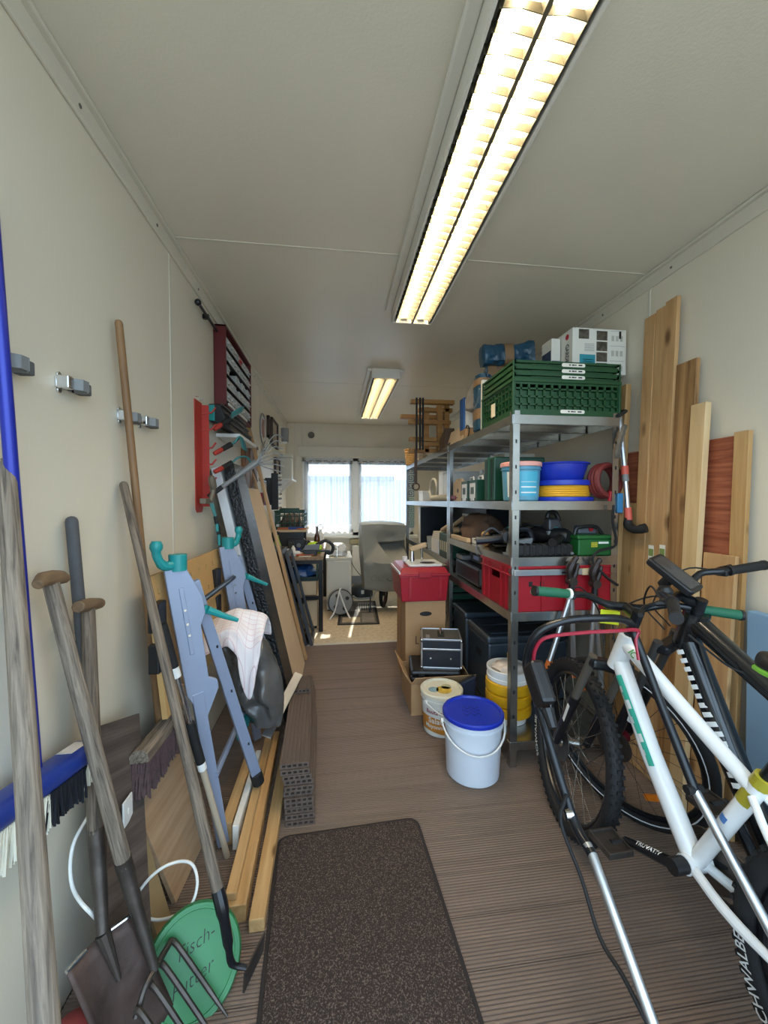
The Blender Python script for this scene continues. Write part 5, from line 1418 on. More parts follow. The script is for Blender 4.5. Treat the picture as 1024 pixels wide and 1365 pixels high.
# wooden clamp frames bundled with black straps
cw_x = wood('honey coloured beech', '#b98746', '#8a5f2a', 'X', 30, 0.5)
t = thing('wooden_frame_bundle', 'bundle of honey coloured wooden frames tied with black straps', 'frame', (1.0, 3.5, Z1))
for i, (z, x0, x1, y) in enumerate(((0.405, 0.64, 1.02, 3.30), (0.35, 0.72, 1.02, 3.36), (0.31, 0.58, 1.02, 3.46), (0.24, 0.63, 1.0, 3.34), (0.095, 0.64, 1.0, 3.36), (0.045, 0.72, 1.0, 3.30), (0.001, 0.645, 1.0, 3.40))):
    part('rail', wm(t).bb(x0, x1, y-0.03, y+0.03, Z1+z+0.001, Z1+z+0.036), cw_x, t, False, bevel=0.004)
for x, z0, z1, y in ((0.80, 0.0, 0.40, 3.40), (0.90, 0.0, 0.405, 3.33), (0.97, 0.0, 0.44, 3.36)):
    part('upright', wm(t).bb(x-0.022, x+0.022, y-0.03, y+0.03, Z1+z0+0.001, Z1+z1), cw_x, t, False, bevel=0.004)
for x in (0.685, 0.715, 0.74):
    part('strap', wm(t).bb(x-0.008, x+0.008, 3.262, 3.268, Z1+0.01, Z1+0.45), black_rub, t, False)
part('strap', wm(t).bb(0.675, 0.70, 3.30, 3.306, Z1-0.28, Z1+0.02), mat('brown leather strap', '#4f3a2c', 0.6), t, False)
part('strap_buckle', wm(t).ring(0.03, 0.006, 14, 6, Matrix.Translation((0.688, 3.303, Z1-0.30)) @ Matrix.Rotation(PI/2, 4, 'X')), MATS['brown leather strap'], t)
t = thing('hand_plane', 'dark wooden plane lying under the honey coloured frames', 'plane', (0.93, 3.22, Z1))
part('body', wm(t).hexa([(0.87, 3.06, Z1+0.002), (0.95, 3.06, Z1+0.002), (0.95, 3.22, Z1+0.002), (0.87, 3.22, Z1+0.002)], [(0.87, 3.05, Z1+0.16), (0.95, 3.05, Z1+0.16), (0.95, 3.22, Z1+0.09), (0.87, 3.22, Z1+0.09)]), mat('dark stained wood', '#5a4430', 0.55), t, False, bevel=0.004)
# wicker basket
t = thing('wicker_basket', 'small woven straw basket at the far end of the top shelf', 'basket', (0.93, 4.6, Z1))
wk = mat('straw weave', '#b58f58', 0.8, 0, 0.35, 60, 0.6, 90)
for k in range(9):
    part('weave_ring', wm(t).ring(0.085+0.002*k, 0.011, 24, 6, Matrix.Translation((0.93, 4.6, Z1+0.012+k*0.021))), wk, t)
for k in range(12):
    a = 2*PI*k/12
    part('stake', wm(t).tube([(0.93+0.085*math.cos(a), 4.6+0.085*math.sin(a), Z1+0.001), (0.93+0.105*math.cos(a), 4.6+0.105*math.sin(a), Z1+0.20)], 0.005, 5), wk, t)
solo('rope_ball', lump(0.905, 4.1, Z1+0.001, 0.05, 0.06, 0.14, 40, 0.3), mat('grey twine', '#8d8579', 0.9, 0, 0.3, 40), 'ball of grey twine beside the straw basket', 'twine')
# ornamental strip by the window edge
t = thing('ornament_strip', 'tall pale strip with a dark square spiral pattern at the far shelf end', 'panel', (0.93, 4.86, 1.0))
part('hanger', wm(t).bb(0.94, 0.96, 4.752, 4.866, 1.755, 1.775), steel, t, False)
part('backing', wm(t).bb(0.905, 0.995, 4.86, 4.866, 1.0, 1.775), mat('pale mint strip', '#cfdcd6', 0.6), t, False)
ok = mat('dark blue pattern', '#4a5668', 0.6)
for k in range(8):
    z = 1.01+k*0.096; mm = ok if k > 3 else mat('pale green pattern', '#8fb3a2', 0.6)
    mb = wm(t)
    for q in ((0.0, 1.0, 0.0, 0.1), (0.9, 1.0, 0.1, 0.9), (0.15, 0.9, 0.8, 0.9), (0.15, 0.25, 0.25, 0.8), (0.25, 0.7, 0.25, 0.35), (0.6, 0.7, 0.35, 0.65), (0.4, 0.6, 0.55, 0.65)):
        mb.bb(0.91+0.08*q[0], 0.91+0.08*q[1], 4.8575, 4.86, z+0.088*q[2], z+0.088*q[3])
    part('spiral', mb, mm, t, False)

# ---- second level (bottles, boxes)
for k in range(3):
    t = thing('white_storage_box', 'white plastic box on the second shelf of the far unit, %s' % ('next to the middle post', 'middle one of three', 'beside the cream hose coil')[k], 'box', (1.04, 3.09+k*0.155, Z2), group='white boxes on the second shelf')
    part('box', wm(t).bb(0.935, 1.15, 3.02+k*0.155, 3.165+k*0.155, Z2+0.001, Z2+0.225+0.012*k), white_pl, t, False, bevel=0.006)
    part('lid', wm(t).bb(0.932, 1.153, 3.018+k*0.155, 3.167+k*0.155, Z2+0.225+0.012*k, Z2+0.24+0.012*k), white_pl, t, False, bevel=0.004)
solo('white_hose_coil', MB().ring(0.10, 0.013, 28, 8, Matrix.Translation((0.95, 3.72, Z2+0.115)) @ Matrix.Rotation(PI/2, 4, 'Y') @ Matrix.Diagonal((1, 1.3, 1, 1))), mat('cream hose', '#cfc9ba', 0.6), 'cream hose coil beside the white boxes on the second shelf', 'hose')
solo('paper_roll', MB().tube([(0.91, 3.05, Z2+0.04), (0.89, 3.7, Z2+0.04)], 0.037, 14), mat('cream paper', '#d9d2c0', 0.8), 'cream paper roll lying before the white boxes', 'roll') if False else None
t = thing('paper_roll', 'cream rolled sheet with a red end at the edge of the second shelf', 'roll', (0.89, 3.5, Z2))
part('roll', wm(t).tube([(0.846, 2.99, Z2+0.028), (0.846, 3.55, Z2+0.028)], 0.026, 14), mat('cream paper', '#d9d2c0', 0.8), t) if False else part('roll', wm(t).tube([(0.90, 3.02, Z2+0.028), (0.90, 3.55, Z2+0.028)], 0.026, 14), mat('cream paper', '#d9d2c0', 0.8), t)
t = thing('small_white_box', 'small white box at the far end of the second shelf', 'box', (0.92, 3.95, Z2))
part('box', wm(t).bb(0.875, 0.98, 3.86, 4.05, Z2+0.001, Z2+0.09), white_pl, t, False, bevel=0.003)
part('lid', wm(t).bb(0.872, 0.983, 3.857, 4.053, Z2+0.09, Z2+0.105), white_pl, t, False, bevel=0.003)
t = thing('red_bottle', 'dark red capsule bottle lying at the middle post', 'bottle', (0.89, 2.85, Z2))
part('body', wm(t).tube([(0.895, 2.78, Z2+0.024), (0.895, 2.9, Z2+0.024)], 0.023, 12), mat('dark red plastic', '#7c1e26', 0.4), t)
part('cap', wm(t).tube([(0.895, 2.745, Z2+0.024), (0.895, 2.78, Z2+0.024)], 0.016, 12), black_pl, t)
for k, y in enumerate((2.52, 2.36)):
    t = thing('screw_case', ('green case with white front label, beside the red bottle', 'green case with white front label, beside the tall dark green case')[k], 'case', (0.93, y, Z2))
    part('body', wm(t).bb(0.875, 1.02, y-0.01, y+0.13, Z2+0.001, Z2+0.135), green_case, t, False, bevel=0.004)
    part('front_label', wm(t).bb(0.872, 0.875, y+0.012, y+0.105, Z2+0.02, Z2+0.115), white_pl, t, False)
    part('print', wm(t).bb(0.8708, 0.872, y+0.03, y+0.085, Z2+0.045, Z2+0.09), mat('grey green print', '#5b6b62', 0.5, 0, 0.6, 60), t, False)
    part('latch', wm(t).bb(0.868, 0.875, y+0.03, y+0.08, Z2+0.002, Z2+0.02), white_pl, t, False)
    part('handle', wm(t).tube([(0.93, y+0.02, Z2+0.135), (0.93, y+0.03, Z2+0.16), (0.93, y+0.09, Z2+0.16), (0.93, y+0.1, Z2+0.135)], 0.007, 6), white_pl, t)
t = thing('puzzle_board', 'pale board with a curved cut edge behind the green cases', 'board', (1.05, 2.7, Z2))
part('board', wm(t).ext([(2.66, 0.0), (2.66, 0.15), (2.70, 0.16), (2.72, 0.14), (2.76, 0.16), (2.84, 0.13), (2.84, 0.0)], 0.88, 0.90, Matrix(((0, 0, 1, 0), (1, 0, 0, 0), (0, 1, 0, Z2+0.001), (0, 0, 0, 1)))), birch, t, False)
part('hole', wm(t).lathe([(0.016, 0), (0.016, 0.002)], 12, (0.8805, 2.74, Z2+0.075), Matrix.Rotation(-PI/2, 4, 'Y')), black_pl, t)
t = thing('glue_gun_machine', 'grey beige tool with a curved white handle behind the green cases', 'tool', (1.1, 2.45, Z2))
part('body', wm(t).hexa([(1.05, 2.33, Z2+0.001), (1.25, 2.33, Z2+0.001), (1.25, 2.60, Z2+0.001), (1.05, 2.60, Z2+0.001)], [(1.05, 2.33, Z2+0.30), (1.25, 2.33, Z2+0.30), (1.25, 2.50, Z2+0.30), (1.05, 2.50, Z2+0.30)]), mat('grey beige plastic', '#b2ab9c', 0.5), t, False, bevel=0.008)
part('handle', wm(t).tube(smooth_path([(1.04, 2.49, Z2+0.30), (1.03, 2.55, Z2+0.2), (1.03, 2.66, Z2+0.18), (1.03, 2.67, Z2+0.22)], 5), 0.016, 8), white_pl, t)
part('dial', wm(t).ring(0.03, 0.008, 20, 6, Matrix.Translation((1.045, 2.42, Z2+0.20)) @ Matrix.Rotation(PI/2, 4, 'Y')), black_pl, t)
part('motor', wm(t).tube([(1.02, 2.36, Z2+0.15), (1.02, 2.46, Z2+0.15)], 0.028, 12), black_pl, t)
t = thing('tool_case', 'tall dark green tool case on the second shelf', 'case', (1.0, 2.2, Z2))
part('body', wm(t).bb(0.90, 1.21, 2.14, 2.29, Z2+0.001, Z2+0.255), green_case, t, False, bevel=0.008)
for y in (2.17, 2.23): part('groove', wm(t).bb(0.897, 0.90, y, y+0.008, Z2+0.02, Z2+0.24), black_pl, t, False)
part('lid_edge', wm(t).bb(0.895, 1.215, 2.205, 2.222, Z2+0.004, Z2+0.258), mat('mid green plastic', '#1b5a40', 0.4), t, False)

def bucket(label, c, r0, r1, h, body, lid_m, cat='bucket', handle=True, lid_h=0.016, band=None, open_top=False, hm=None, name='bucket', swing=0.0, hrot=0.0):
    t = thing(name, label, cat, c, (0, 0, hrot))
    prof = [(r0-0.006, 0), (r0, 0.006), (r0+(r1-r0)*0.86, h*0.86), (r1*1.0+0.004, h*0.87), (r1+0.004, h*0.895), (r1, h*0.90), (r1, h)]
    if open_top: prof += [(r1-0.004, h), (r0+(r1-r0)*0.5-0.004, h*0.5), (0.001, h*0.48)]
    part('body', MB().lathe(prof, 36), body, t)
    if lid_m is not None:
        part('lid', MB().lathe([(r1+0.003, h-0.008), (r1+0.007, h-0.006), (r1+0.007, h+lid_h*0.6), (r1+0.002, h+lid_h), (r1-0.008, h+lid_h), (r1-0.012, h+lid_h*0.35), (0.001, h+lid_h*0.35)], 40), lid_m, t)
    if handle:
        pts = []
        for i in range(17):
            a = PI*i/16
            pts.append(V(((r1+0.011)*math.cos(a), -(r1+0.011)*math.sin(a), h*0.86-swing*math.sin(a)**1.2)))
        part('handle', MB().tube(pts, 0.0045, 8), hm or white_pl, t)
        for s in (-1, 1): part('handle_lug', MB().cyl((s*(r1+0.001), 0, h*0.86), (s*(r1+0.016), 0, h*0.86), 0.011, n=10), hm or white_pl, t)
    return t
t = bucket('small light blue printed bucket with a pink lid on the second shelf', (0.975, 1.965, Z2+0.001), 0.088, 0.098, 0.185, mat('light blue printed plastic', '#5fa3c0', 0.4, 0, 0.3, 9), mat('pink plastic', '#e8a9a0', 0.4), handle=False)
for a0, a1, z0, z1, m in ((200, 236, 0.02, 0.15, white_pl), (238, 300, 0.025, 0.15, mat('turquoise label', '#4cb0cf', 0.4))):
    def wrap(u, v, a0=a0, a1=a1, z0=z0, z1=z1):
        a = math.radians(a0+(a1-a0)*u); z = z0+(z1-z0)*v; r = 0.089+0.01*(z/0.185)+0.0012
        return V((r*math.cos(a), r*math.sin(a), z))
    part('label', MB().grid(wrap, 10, 2), m, t)
for k in range(4):
    part('print_line', MB().grid(lambda u, v: V(((0.0915+0.008*0.5)*math.cos(math.radians(245+50*u)), (0.0915+0.004)*math.sin(math.radians(245+50*u)), 0.04+k*0.028+0.006*v)), 8, 1), white_pl, t)
# spool of yellow tape and blue bowl
t = thing('cable_spool', 'blue and yellow flat spool under the blue bowl', 'spool', (1.225, 2.0, Z2+0.001))
part('base_flange', MB().lathe([(0.001, 0), (0.158, 0), (0.16, 0.004), (0.158, 0.02), (0.001, 0.02)], 36), blue_pl, t)
part('top_flange', MB().lathe([(0.001, 0.082), (0.15, 0.082), (0.152, 0.09), (0.148, 0.108), (0.001, 0.108)], 36), blue_pl, t)
for k in range(5): part('winding', MB().ring(0.135, 0.0075, 36, 6, Matrix.Translation((0, 0, 0.028+k*0.0115))), mat('yellow winding', '#e0a62c', 0.45), t)
t = thing('plastic_bowl', 'blue plastic bowl stacked on the yellow spool', 'bowl', (1.215, 2.0, Z2+0.1095))
part('bowl', MB().lathe([(0.11, 0), (0.115, 0.004), (0.135, 0.07), (0.138, 0.084), (0.148, 0.086), (0.148, 0.092), (0.132, 0.092), (0.106, 0.008), (0.001, 0.008)], 36), blue_pl, t)
part('rim', MB().ring(0.146, 0.004, 36, 6, Matrix.Translation((0, 0, 0.090))), blue_pl, t)
t = thing('cable_coil', 'dark red coiled cable ring standing at the shelf end', 'cable', (1.40, 1.885, Z2+0.001))
Mc = Matrix.Translation((0, 0.0, 0.105)) @ Matrix.Rotation(math.radians(12), 4, 'Z') @ Matrix.Rotation(math.radians(86), 4, 'X')
for k in range(5): part('winding', MB().ring(0.079-0.003*(k % 2), 0.016, 32, 8, Mc @ Matrix.Translation((0, 0, -0.02+k*0.01))), mat('dark red cable', '#6e2826', 0.55), t)
part('tie', MB().tube([(0.0, -0.035, 0.0), (0.0, -0.045, 0.05)], 0.009, 8), red_pl, t)
solo('hanging_chain', MB().tube(smooth_path([(1.44, 1.80, 1.72), (1.42, 1.80, 1.66), (1.405, 1.80, 1.60), (1.40, 1.80, 1.555)], 4), [0.012, 0.016]*6+[0.012], 6), mat('dull grey chain', '#6d6a64', 0.5, 0.5, 0.3, 40), 'grey chain hanging under the top shelf at the right post', 'chain')
solo('blue_strap', MB().box((1.437, 1.822, 1.33), (0.03, 0.012, 0.10)), mat('bright blue tape', '#2f78a8', 0.5), 'blue tape wrapped round the right shelf post', 'tape', bevel=0.004)

# ---- third level: power tools and cables
def cable(label, pts, r, m=None, name='tool_cable', cat='cable'):
    return solo(name, MB().tube(smooth_path(pts, 5), r, 6), m or black_rub, label, cat)
solo('paper_sack', lump(1.02, 2.66, Z3+0.001, 0.14, 0.22, 0.19, 51, 0.3), mat('brown paper sack', '#6b5140', 0.85, 0, 0.15, 12), 'crumpled brown paper sack on the third shelf', 'sack')
solo('wooden_block', MB().bb(0.872, 0.90, 2.52, 2.88, Z3+0.001, Z3+0.03), birch, 'flat wooden batten at the edge of the third shelf by the middle post', 'batten', bevel=0.003)
def power_drill(label, c, ang, col, bodym=None, tilt=0.0, s=1.0):
    t = thing('power_tool', label, 'power tool', c, (0, tilt, ang))
    bm = bodym or navy_t
    part('motor_body', MB().tube([(-0.13*s, 0, 0.05*s), (-0.11*s, 0, 0.05*s), (0.02*s, 0, 0.05*s), (0.06*s, 0, 0.05*s)], [0.028*s, 0.038*s, 0.040*s, 0.03*s], 14), bm, t)
    part('chuck', MB().tube([(0.06*s, 0, 0.05*s), (0.10*s, 0, 0.05*s), (0.12*s, 0, 0.05*s)], [0.026*s, 0.024*s, 0.012*s], 12), black_pl, t)
    part('bit', MB().tube([(0.12*s, 0, 0.05*s), (0.18*s, 0, 0.05*s)], 0.004*s, 6), chrome, t)
    part('handle', MB().tube(smooth_path([(-0.10*s, 0.02*s, 0.045*s), (-0.12*s, 0.09*s, 0.035*s), (-0.13*s, 0.15*s, 0.03*s)], 3), 0.02*s, 10), bm, t)
    part('trigger', MB().box((-0.085*s, 0.055*s, 0.04*s), (0.02*s, 0.03*s, 0.02*s)), black_pl, t, False, bevel=0.003)
    part('badge', MB().box((-0.04*s, 0, 0.0905*s), (0.06*s, 0.02*s, 0.003)), col, t, False)
    return t
navy_t = mat('dark navy tool plastic', '#10151f', 0.4)
power_drill('dark navy drill on the third shelf beside the paper sack', (0.985, 2.28, Z3+0.002), math.radians(200), white_pl)
power_drill('dark navy drill lying across the shelf edge behind the front post', (0.985, 2.12, Z3+0.03), math.radians(65), teal, s=1.15)
power_drill('black drill in the middle of the third shelf', (1.14, 2.02, Z3+0.04), math.radians(120), teal, black_pl, s=1.1)
power_drill('black and grey drill next to the sander on the third shelf', (1.27, 2.34, Z3+0.002), math.radians(20), grey_pl, black_pl, s=1.2)
t = thing('jigsaw', 'grey and blue jigsaw with a silver sole on the third shelf', 'jigsaw', (0.95, 1.94, Z3))
part('sole', wm(t).bb(0.885, 1.02, 1.90, 1.98, Z3+0.002, Z3+0.008), alu, t, False)
part('body', wm(t).hexa([(0.89, 1.915, Z3+0.008), (1.01, 1.915, Z3+0.008), (1.01, 1.965, Z3+0.008), (0.89, 1.965, Z3+0.008)], [(0.90, 1.92, Z3+0.07), (1.03, 1.92, Z3+0.09), (1.03, 1.96, Z3+0.09), (0.90, 1.96, Z3+0.07)]), grey_pl, t, False, bevel=0.01)
part('handle', wm(t).tube(smooth_path([(0.90, 1.94, Z3+0.06), (0.92, 1.94, Z3+0.12), (1.0, 1.94, Z3+0.13), (1.03, 1.94, Z3+0.08)], 4), 0.015, 8), navy_t, t)
solo('tape_roll', MB().ring(0.03, 0.018, 24, 8, Matrix.Translation((0.915, 2.30, Z3+0.05)) @ Matrix.Rotation(PI/2, 4, 'Y')), mat('tan masking tape', '#c79a5a', 0.6), 'tan roll of masking tape at the edge of the third shelf', 'tape')
solo('paper_box', MB().bb(0.88, 0.93, 2.44, 2.52, Z3+0.032, Z3+0.06) if False else MB().bb(0.905, 0.96, 2.42, 2.51, Z3+0.001, Z3+0.035), white_pl, 'small white packet beside the masking tape roll', 'packet', bevel=0.002)
random.seed(11)
for k, (x, y, z, R, lab) in enumerate(((1.06, 2.12, 0.10, 0.10, 'black cable loops heaped over the drills'), (1.0, 2.16, 0.07, 0.085, 'black cable coil at the front edge of the third shelf'), (1.16, 2.1, 0.13, 0.09, 'black cable coil arching above the middle of the third shelf'), (1.24, 2.12, 0.09, 0.07, 'black cable coil behind the sander'))):
    pts = []
    for i in range(26):
        a = i*0.75; pts.append((x+R*math.cos(a)*(1+0.15*random.random()), y+R*0.8*math.sin(a), Z3+0.012+z*(0.55+0.45*math.sin(a*0.37+k))+0.01*random.random()))
    cable(lab, pts, 0.0055)
cable('grey cable with a plug hanging over the edge of the third shelf', [(0.98, 2.2, Z3+0.08), (0.92, 2.22, Z3+0.12), (0.885, 2.28, Z3+0.06), (0.855, 2.3, Z3-0.01), (0.85, 2.26, Z3-0.04)], 0.006, mat('mid grey cable', '#6d7076', 0.6))
t = thing('ribbed_case', 'long black ribbed roll case at the front of the third shelf', 'case', (1.05, 1.87, Z3))
part('case', wm(t).bb(0.895, 1.20, 1.838, 1.888, Z3+0.001, Z3+0.062), black_pl, t, False, bevel=0.012)
for k in range(8): part('rib', wm(t).bb(0.93+k*0.033, 0.945+k*0.033, 1.834, 1.89, Z3+0.004, Z3+0.065), black_rub, t, False, bevel=0.003)
part('end_clip', wm(t).bb(1.18, 1.195, 1.832, 1.838, Z3+0.01, Z3+0.022), grey_pl, t, False)
t = thing('orbital_sander', 'dark grey orbital sander on top of the green toolbox', 'sander', (1.175, 1.98, Z3+0.001))
part('pad', wm(t).bb(1.125, 1.225, 1.95, 2.03, Z3+0.10, Z3+0.12), grey_pl, t, False, bevel=0.003)
part('body', wm(t).hexa([(1.13, 1.955, Z3+0.12), (1.22, 1.955, Z3+0.12), (1.22, 2.025, Z3+0.12), (1.13, 2.025, Z3+0.12)], [(1.135, 1.965, Z3+0.19), (1.20, 1.965, Z3+0.19), (1.20, 2.02, Z3+0.19), (1.135, 2.02, Z3+0.19)]), mat('charcoal plastic', '#2c2e33', 0.4), t, False, bevel=0.012)
part('stand', wm(t).bb(1.135, 1.215, 1.96, 2.02, Z3+0.001, Z3+0.10), black_pl, t, False)
part('handle', wm(t).tube(smooth_path([(1.14, 1.99, Z3+0.19), (1.15, 1.99, Z3+0.215), (1.19, 1.99, Z3+0.215), (1.21, 1.99, Z3+0.17)], 4), 0.012, 8), black_pl, t)
t = thing('green_toolbox', 'low green toolbox with yellow print and a white label on the third shelf', 'toolbox', (1.32, 1.88, Z3))
gm = mat('mid green toolbox plastic', '#1c5e2c', 0.4)
part('body', wm(t).bb(1.225, 1.415, 1.84, 1.97, Z3+0.001, Z3+0.085), gm, t, False, bevel=0.008)
part('lid', wm(t).bb(1.22, 1.42, 1.838, 1.975, Z3+0.085, Z3+0.105), gm, t, False, bevel=0.006)
part('label', wm(t).bb(1.335, 1.39, 1.8375, 1.8395, Z3+0.062, Z3+0.072), white_pl, t, False)
for k in range(3):
    for j in range(4): part('print_square', wm(t).bb(1.295+j*0.009, 1.302+j*0.009, 1.838, 1.8397, Z3+0.045+k*0.009, Z3+0.052+k*0.009), mat('yellow print', '#c9c23a', 0.5), t, False)
part('handle', wm(t).tube(smooth_path([(1.24, 1.90, Z3+0.105), (1.26, 1.90, Z3+0.14), (1.36, 1.90, Z3+0.145), (1.40, 1.90, Z3+0.105)], 5), 0.009, 8), black_pl, t)
t = thing('battery_charger', 'grey charger with a red button on the green toolbox', 'charger', (1.32, 1.94, Z3+0.106))
part('body', wm(t).bb(1.28, 1.39, 1.925, 1.97, Z3+0.106, Z3+0.15), mat('steel grey plastic', '#5e6268', 0.4), t, False, bevel=0.008)
part('button', wm(t).cyl((1.35, 1.924, Z3+0.13), (1.35, 1.918, Z3+0.13), 0.012, n=12), red_pl, t)
cable('thick black cable hanging from the coiled cable ring down past the loppers', [(1.385, 1.80, Z2-0.02), (1.383, 1.80, Z3+0.17), (1.40, 1.80, Z3+0.06), (1.30, 1.79, Z3+0.03), (1.27, 1.79, Z3-0.02), (1.34, 1.78, Z3-0.10), (1.40, 1.78, Z3-0.14)], 0.007)

# ---- fourth level: red crate
t = thing('red_crate', 'large red plastic crate on the fourth shelf of the steel unit', 'crate', (1.16, 2.05, Z4))
crate_r = mat('signal red crate plastic', '#a51a28', 0.38, 0, 0.08, 5)
x0, x1, y0, y1, z0, z1 = 0.872, 1.43, 1.84, 2.24, Z4+0.001, Z4+0.235
part('floor_plate', wm(t).bb(x0+0.01, x1-0.01, y0+0.01, y1-0.01, z0, z0+0.006), crate_r, t, False)
for q in ((x0, x1, y0, y0+0.006), (x0, x1, y1-0.006, y1)): part('crate_side', wm(t).bb(q[0], q[1], q[2], q[3], z0, z1), crate_r, t, False)
for xa, xb in ((x0, x0+0.006), (x1-0.006, x1)):
    mb = wm(t); mb.bb(xa, xb, y0+0.006, y1-0.006, z0, z0+0.14); mb.bb(xa, xb, y0+0.006, 1.98, z0+0.14, z0+0.185); mb.bb(xa, xb, 2.10, y1-0.006, z0+0.14, z0+0.185); mb.bb(xa, xb, y0+0.006, y1-0.006, z0+0.185, z1)
    part('crate_side', mb, crate_r, t, False)
mb = wm(t); e = 0.01
for q in ((x0-e*0.2, x1+e*0.2, y0-e, y0), (x0-e*0.2, x1+e*0.2, y1, y1+e), (x0-e, x0, y0, y1), (x1, x1+e*0.4, y0, y1)): mb.bb(q[0], q[1], q[2], q[3], z1-0.018, z1); mb.bb(q[0], q[1], q[2], q[3], z1-0.055, z1-0.048)
part('rim', mb, crate_r, t, False, bevel=0.002)
for k in range(5): part('rib', wm(t).bb(0.90+k*0.125, 0.908+k*0.125, y0-0.008, y0, z0, z1-0.02), crate_r, t, False)
for y in (1.90, 1.96, 2.12, 2.19): part('rib', wm(t).bb(x0-0.008, x0, y, y+0.006, z0, z1-0.02), crate_r, t, False)
for x in (0.96, 1.02): part('slot', wm(t).bb(x, x+0.02, y0-0.0015, y0-0.0001, z0+0.125, z0+0.15), black_pl, t, False)
t = thing('spirit_level', 'aluminium straightedge lying along the front of the red crate', 'straightedge', (1.15, 1.82, Z4+0.17))
part('bar', wm(t).bb(0.875, 1.33, 1.812, 1.827, Z4+0.185, Z4+0.215), alu, t, False, bevel=0.002)
part('tan_end', wm(t).bb(1.23, 1.332, 1.811, 1.828, Z4+0.184, Z4+0.216), birch, t, False)  # right end of the bar coloured pale tan instead of aluminium
part('print', wm(t).bb(1.12, 1.17, 1.8115, 1.812, Z4+0.193, Z4+0.203), black_pl, t, False)
# dark things in the shade behind it
t = thing('black_machine', 'black machine with pale blue print behind the red crate', 'machine', (1.02, 2.6, Z4))
part('body', wm(t).bb(0.90, 1.25, 2.36, 2.86, Z4+0.001, Z4+0.13), black_pl, t, False, bevel=0.02)
part('top_block', wm(t).bb(0.95, 1.15, 2.45, 2.66, Z4+0.13, Z4+0.19), black_pl, t, False, bevel=0.01)
part('print', wm(t).bb(0.949, 0.95, 2.50, 2.60, Z4+0.155, Z4+0.18), mat('pale blue print', '#8f9fd0', 0.5), t, False)
part('grey_cover', wm(t).bb(0.90, 0.97, 2.70, 2.84, Z4+0.13, Z4+0.165), grey_pl, t, False, bevel=0.008)
# ---- lowest levels: steel chests and green crates
t = thing('steel_chest', 'dark blue grey steel chest on the lowest shelf', 'chest', (1.15, 2.3, Z5))
ch = mat('dark blue grey steel sheet', '#3f4a55', 0.35, 0.45, 0.12, 6)
part('body', wm(t).bb(0.90, 1.40, 2.20, 2.555, Z5+0.001, Z5+0.36), ch, t, False, bevel=0.012)
part('lid', wm(t).bb(0.892, 1.408, 2.193, 2.562, Z5+0.36, Z5+0.405), ch, t, False, bevel=0.014)
part('handle_recess', wm(t).bb(0.8985, 0.90, 2.32, 2.40, Z5+0.24, Z5+0.28), black_pl, t, False)
part('lid_rib', wm(t).bb(0.93, 1.37, 2.24, 2.29, Z5+0.405, Z5+0.412), ch, t, False, bevel=0.003)
part('lid_rib', wm(t).bb(0.93, 1.37, 2.40, 2.45, Z5+0.405, Z5+0.412), ch, t, False, bevel=0.003)
t = thing('steel_chest', 'second dark steel chest behind the first on the lowest shelf', 'chest', (1.15, 2.7, Z5))
part('body', wm(t).bb(0.89, 1.40, 2.58, 2.86, Z5+0.001, Z5+0.40), ch, t, False, bevel=0.012)
part('lid', wm(t).bb(0.882, 1.408, 2.573, 2.867, Z5+0.40, Z5+0.44), ch, t, False, bevel=0.012)
for k, z0 in enumerate((0.101, 0.245)):
    t = thing('dark_crate', ('dark green crate on the floor level of the far shelf unit', 'dark green crate stacked on another behind the carton')[k], 'crate', (1.1, 3.2, z0))
    lattice_crate(t, 0.88, 1.40, 2.98, 3.38, z0, z0+0.143, green_case, 10, 7, (0.45,))
for k in range(5):
    t = thing('dark_crate', ('flat folded dark crate on the lower far shelf, bottom of five', 'flat folded dark crate, second of five from the bottom', 'flat folded dark crate, middle of five on the lower far shelf', 'flat folded dark crate, fourth of five', 'flat folded dark crate, topmost of five, under the leather pad')[k], 'crate', (1.1, 3.3, 0.452+k*0.055))
    part('tray', wm(t).bb(0.875, 1.41, 2.97, 3.6, 0.452+k*0.055, 0.452+k*0.055+0.035), green_case, t, False, bevel=0.004)
    part('rim', wm(t).bb(0.87, 1.415, 2.965, 3.605, 0.452+k*0.055+0.035, 0.452+k*0.055+0.05), mat('near black green plastic', '#10251f', 0.5), t, False, bevel=0.004)
solo('leather_pad', MB().bb(0.875, 1.2, 3.0, 3.5, 0.7285, 0.745), mat('grey leather pad', '#6d675e', 0.6), 'grey pad lying on the folded dark crates', 'pad', bevel=0.006)
Z6 = 0.885
t = thing('green_carry_box', 'green plastic carry box with pale slots on the far shelf unit', 'box', (0.95, 3.1, Z6))
part('body', wm(t).bb(0.873, 1.05, 2.95, 3.22, Z6+0.001, Z6+0.19), green_case, t, False, bevel=0.006)
for k in range(4): part('slot', wm(t).bb(0.872, 0.8732, 2.99+k*0.055, 3.02+k*0.055, Z6+0.05, Z6+0.13), mat('pale beige plastic', '#cfc6a8', 0.6), t, False)
t = thing('mallet', 'wooden mallet with a pale handle lying on the green carry box', 'mallet', (0.93, 3.1, Z6+0.192))
part('handle', wm(t).tube([(0.90, 2.96, Z6+0.275), (0.905, 3.24, Z6+0.21)], 0.017, 10), birch, t)
part('head', wm(t).tube([(0.89, 2.99, Z6+0.10), (0.885, 2.99, Z6+0.24)], 0.026, 12) if False else wm(t).tube([(0.88, 3.0, Z6+0.225), (0.97, 3.0, Z6+0.225)], 0.026, 12), mat('pale wood block', '#cda878', 0.6), t)
t = thing('white_parts_box', 'white box with a stacked paper pile beside the green carry box', 'box', (0.95, 3.4, Z6))
part('box', wm(t).bb(0.875, 1.02, 3.27, 3.50, Z6+0.001, Z6+0.12), white_pl, t, False, bevel=0.004)
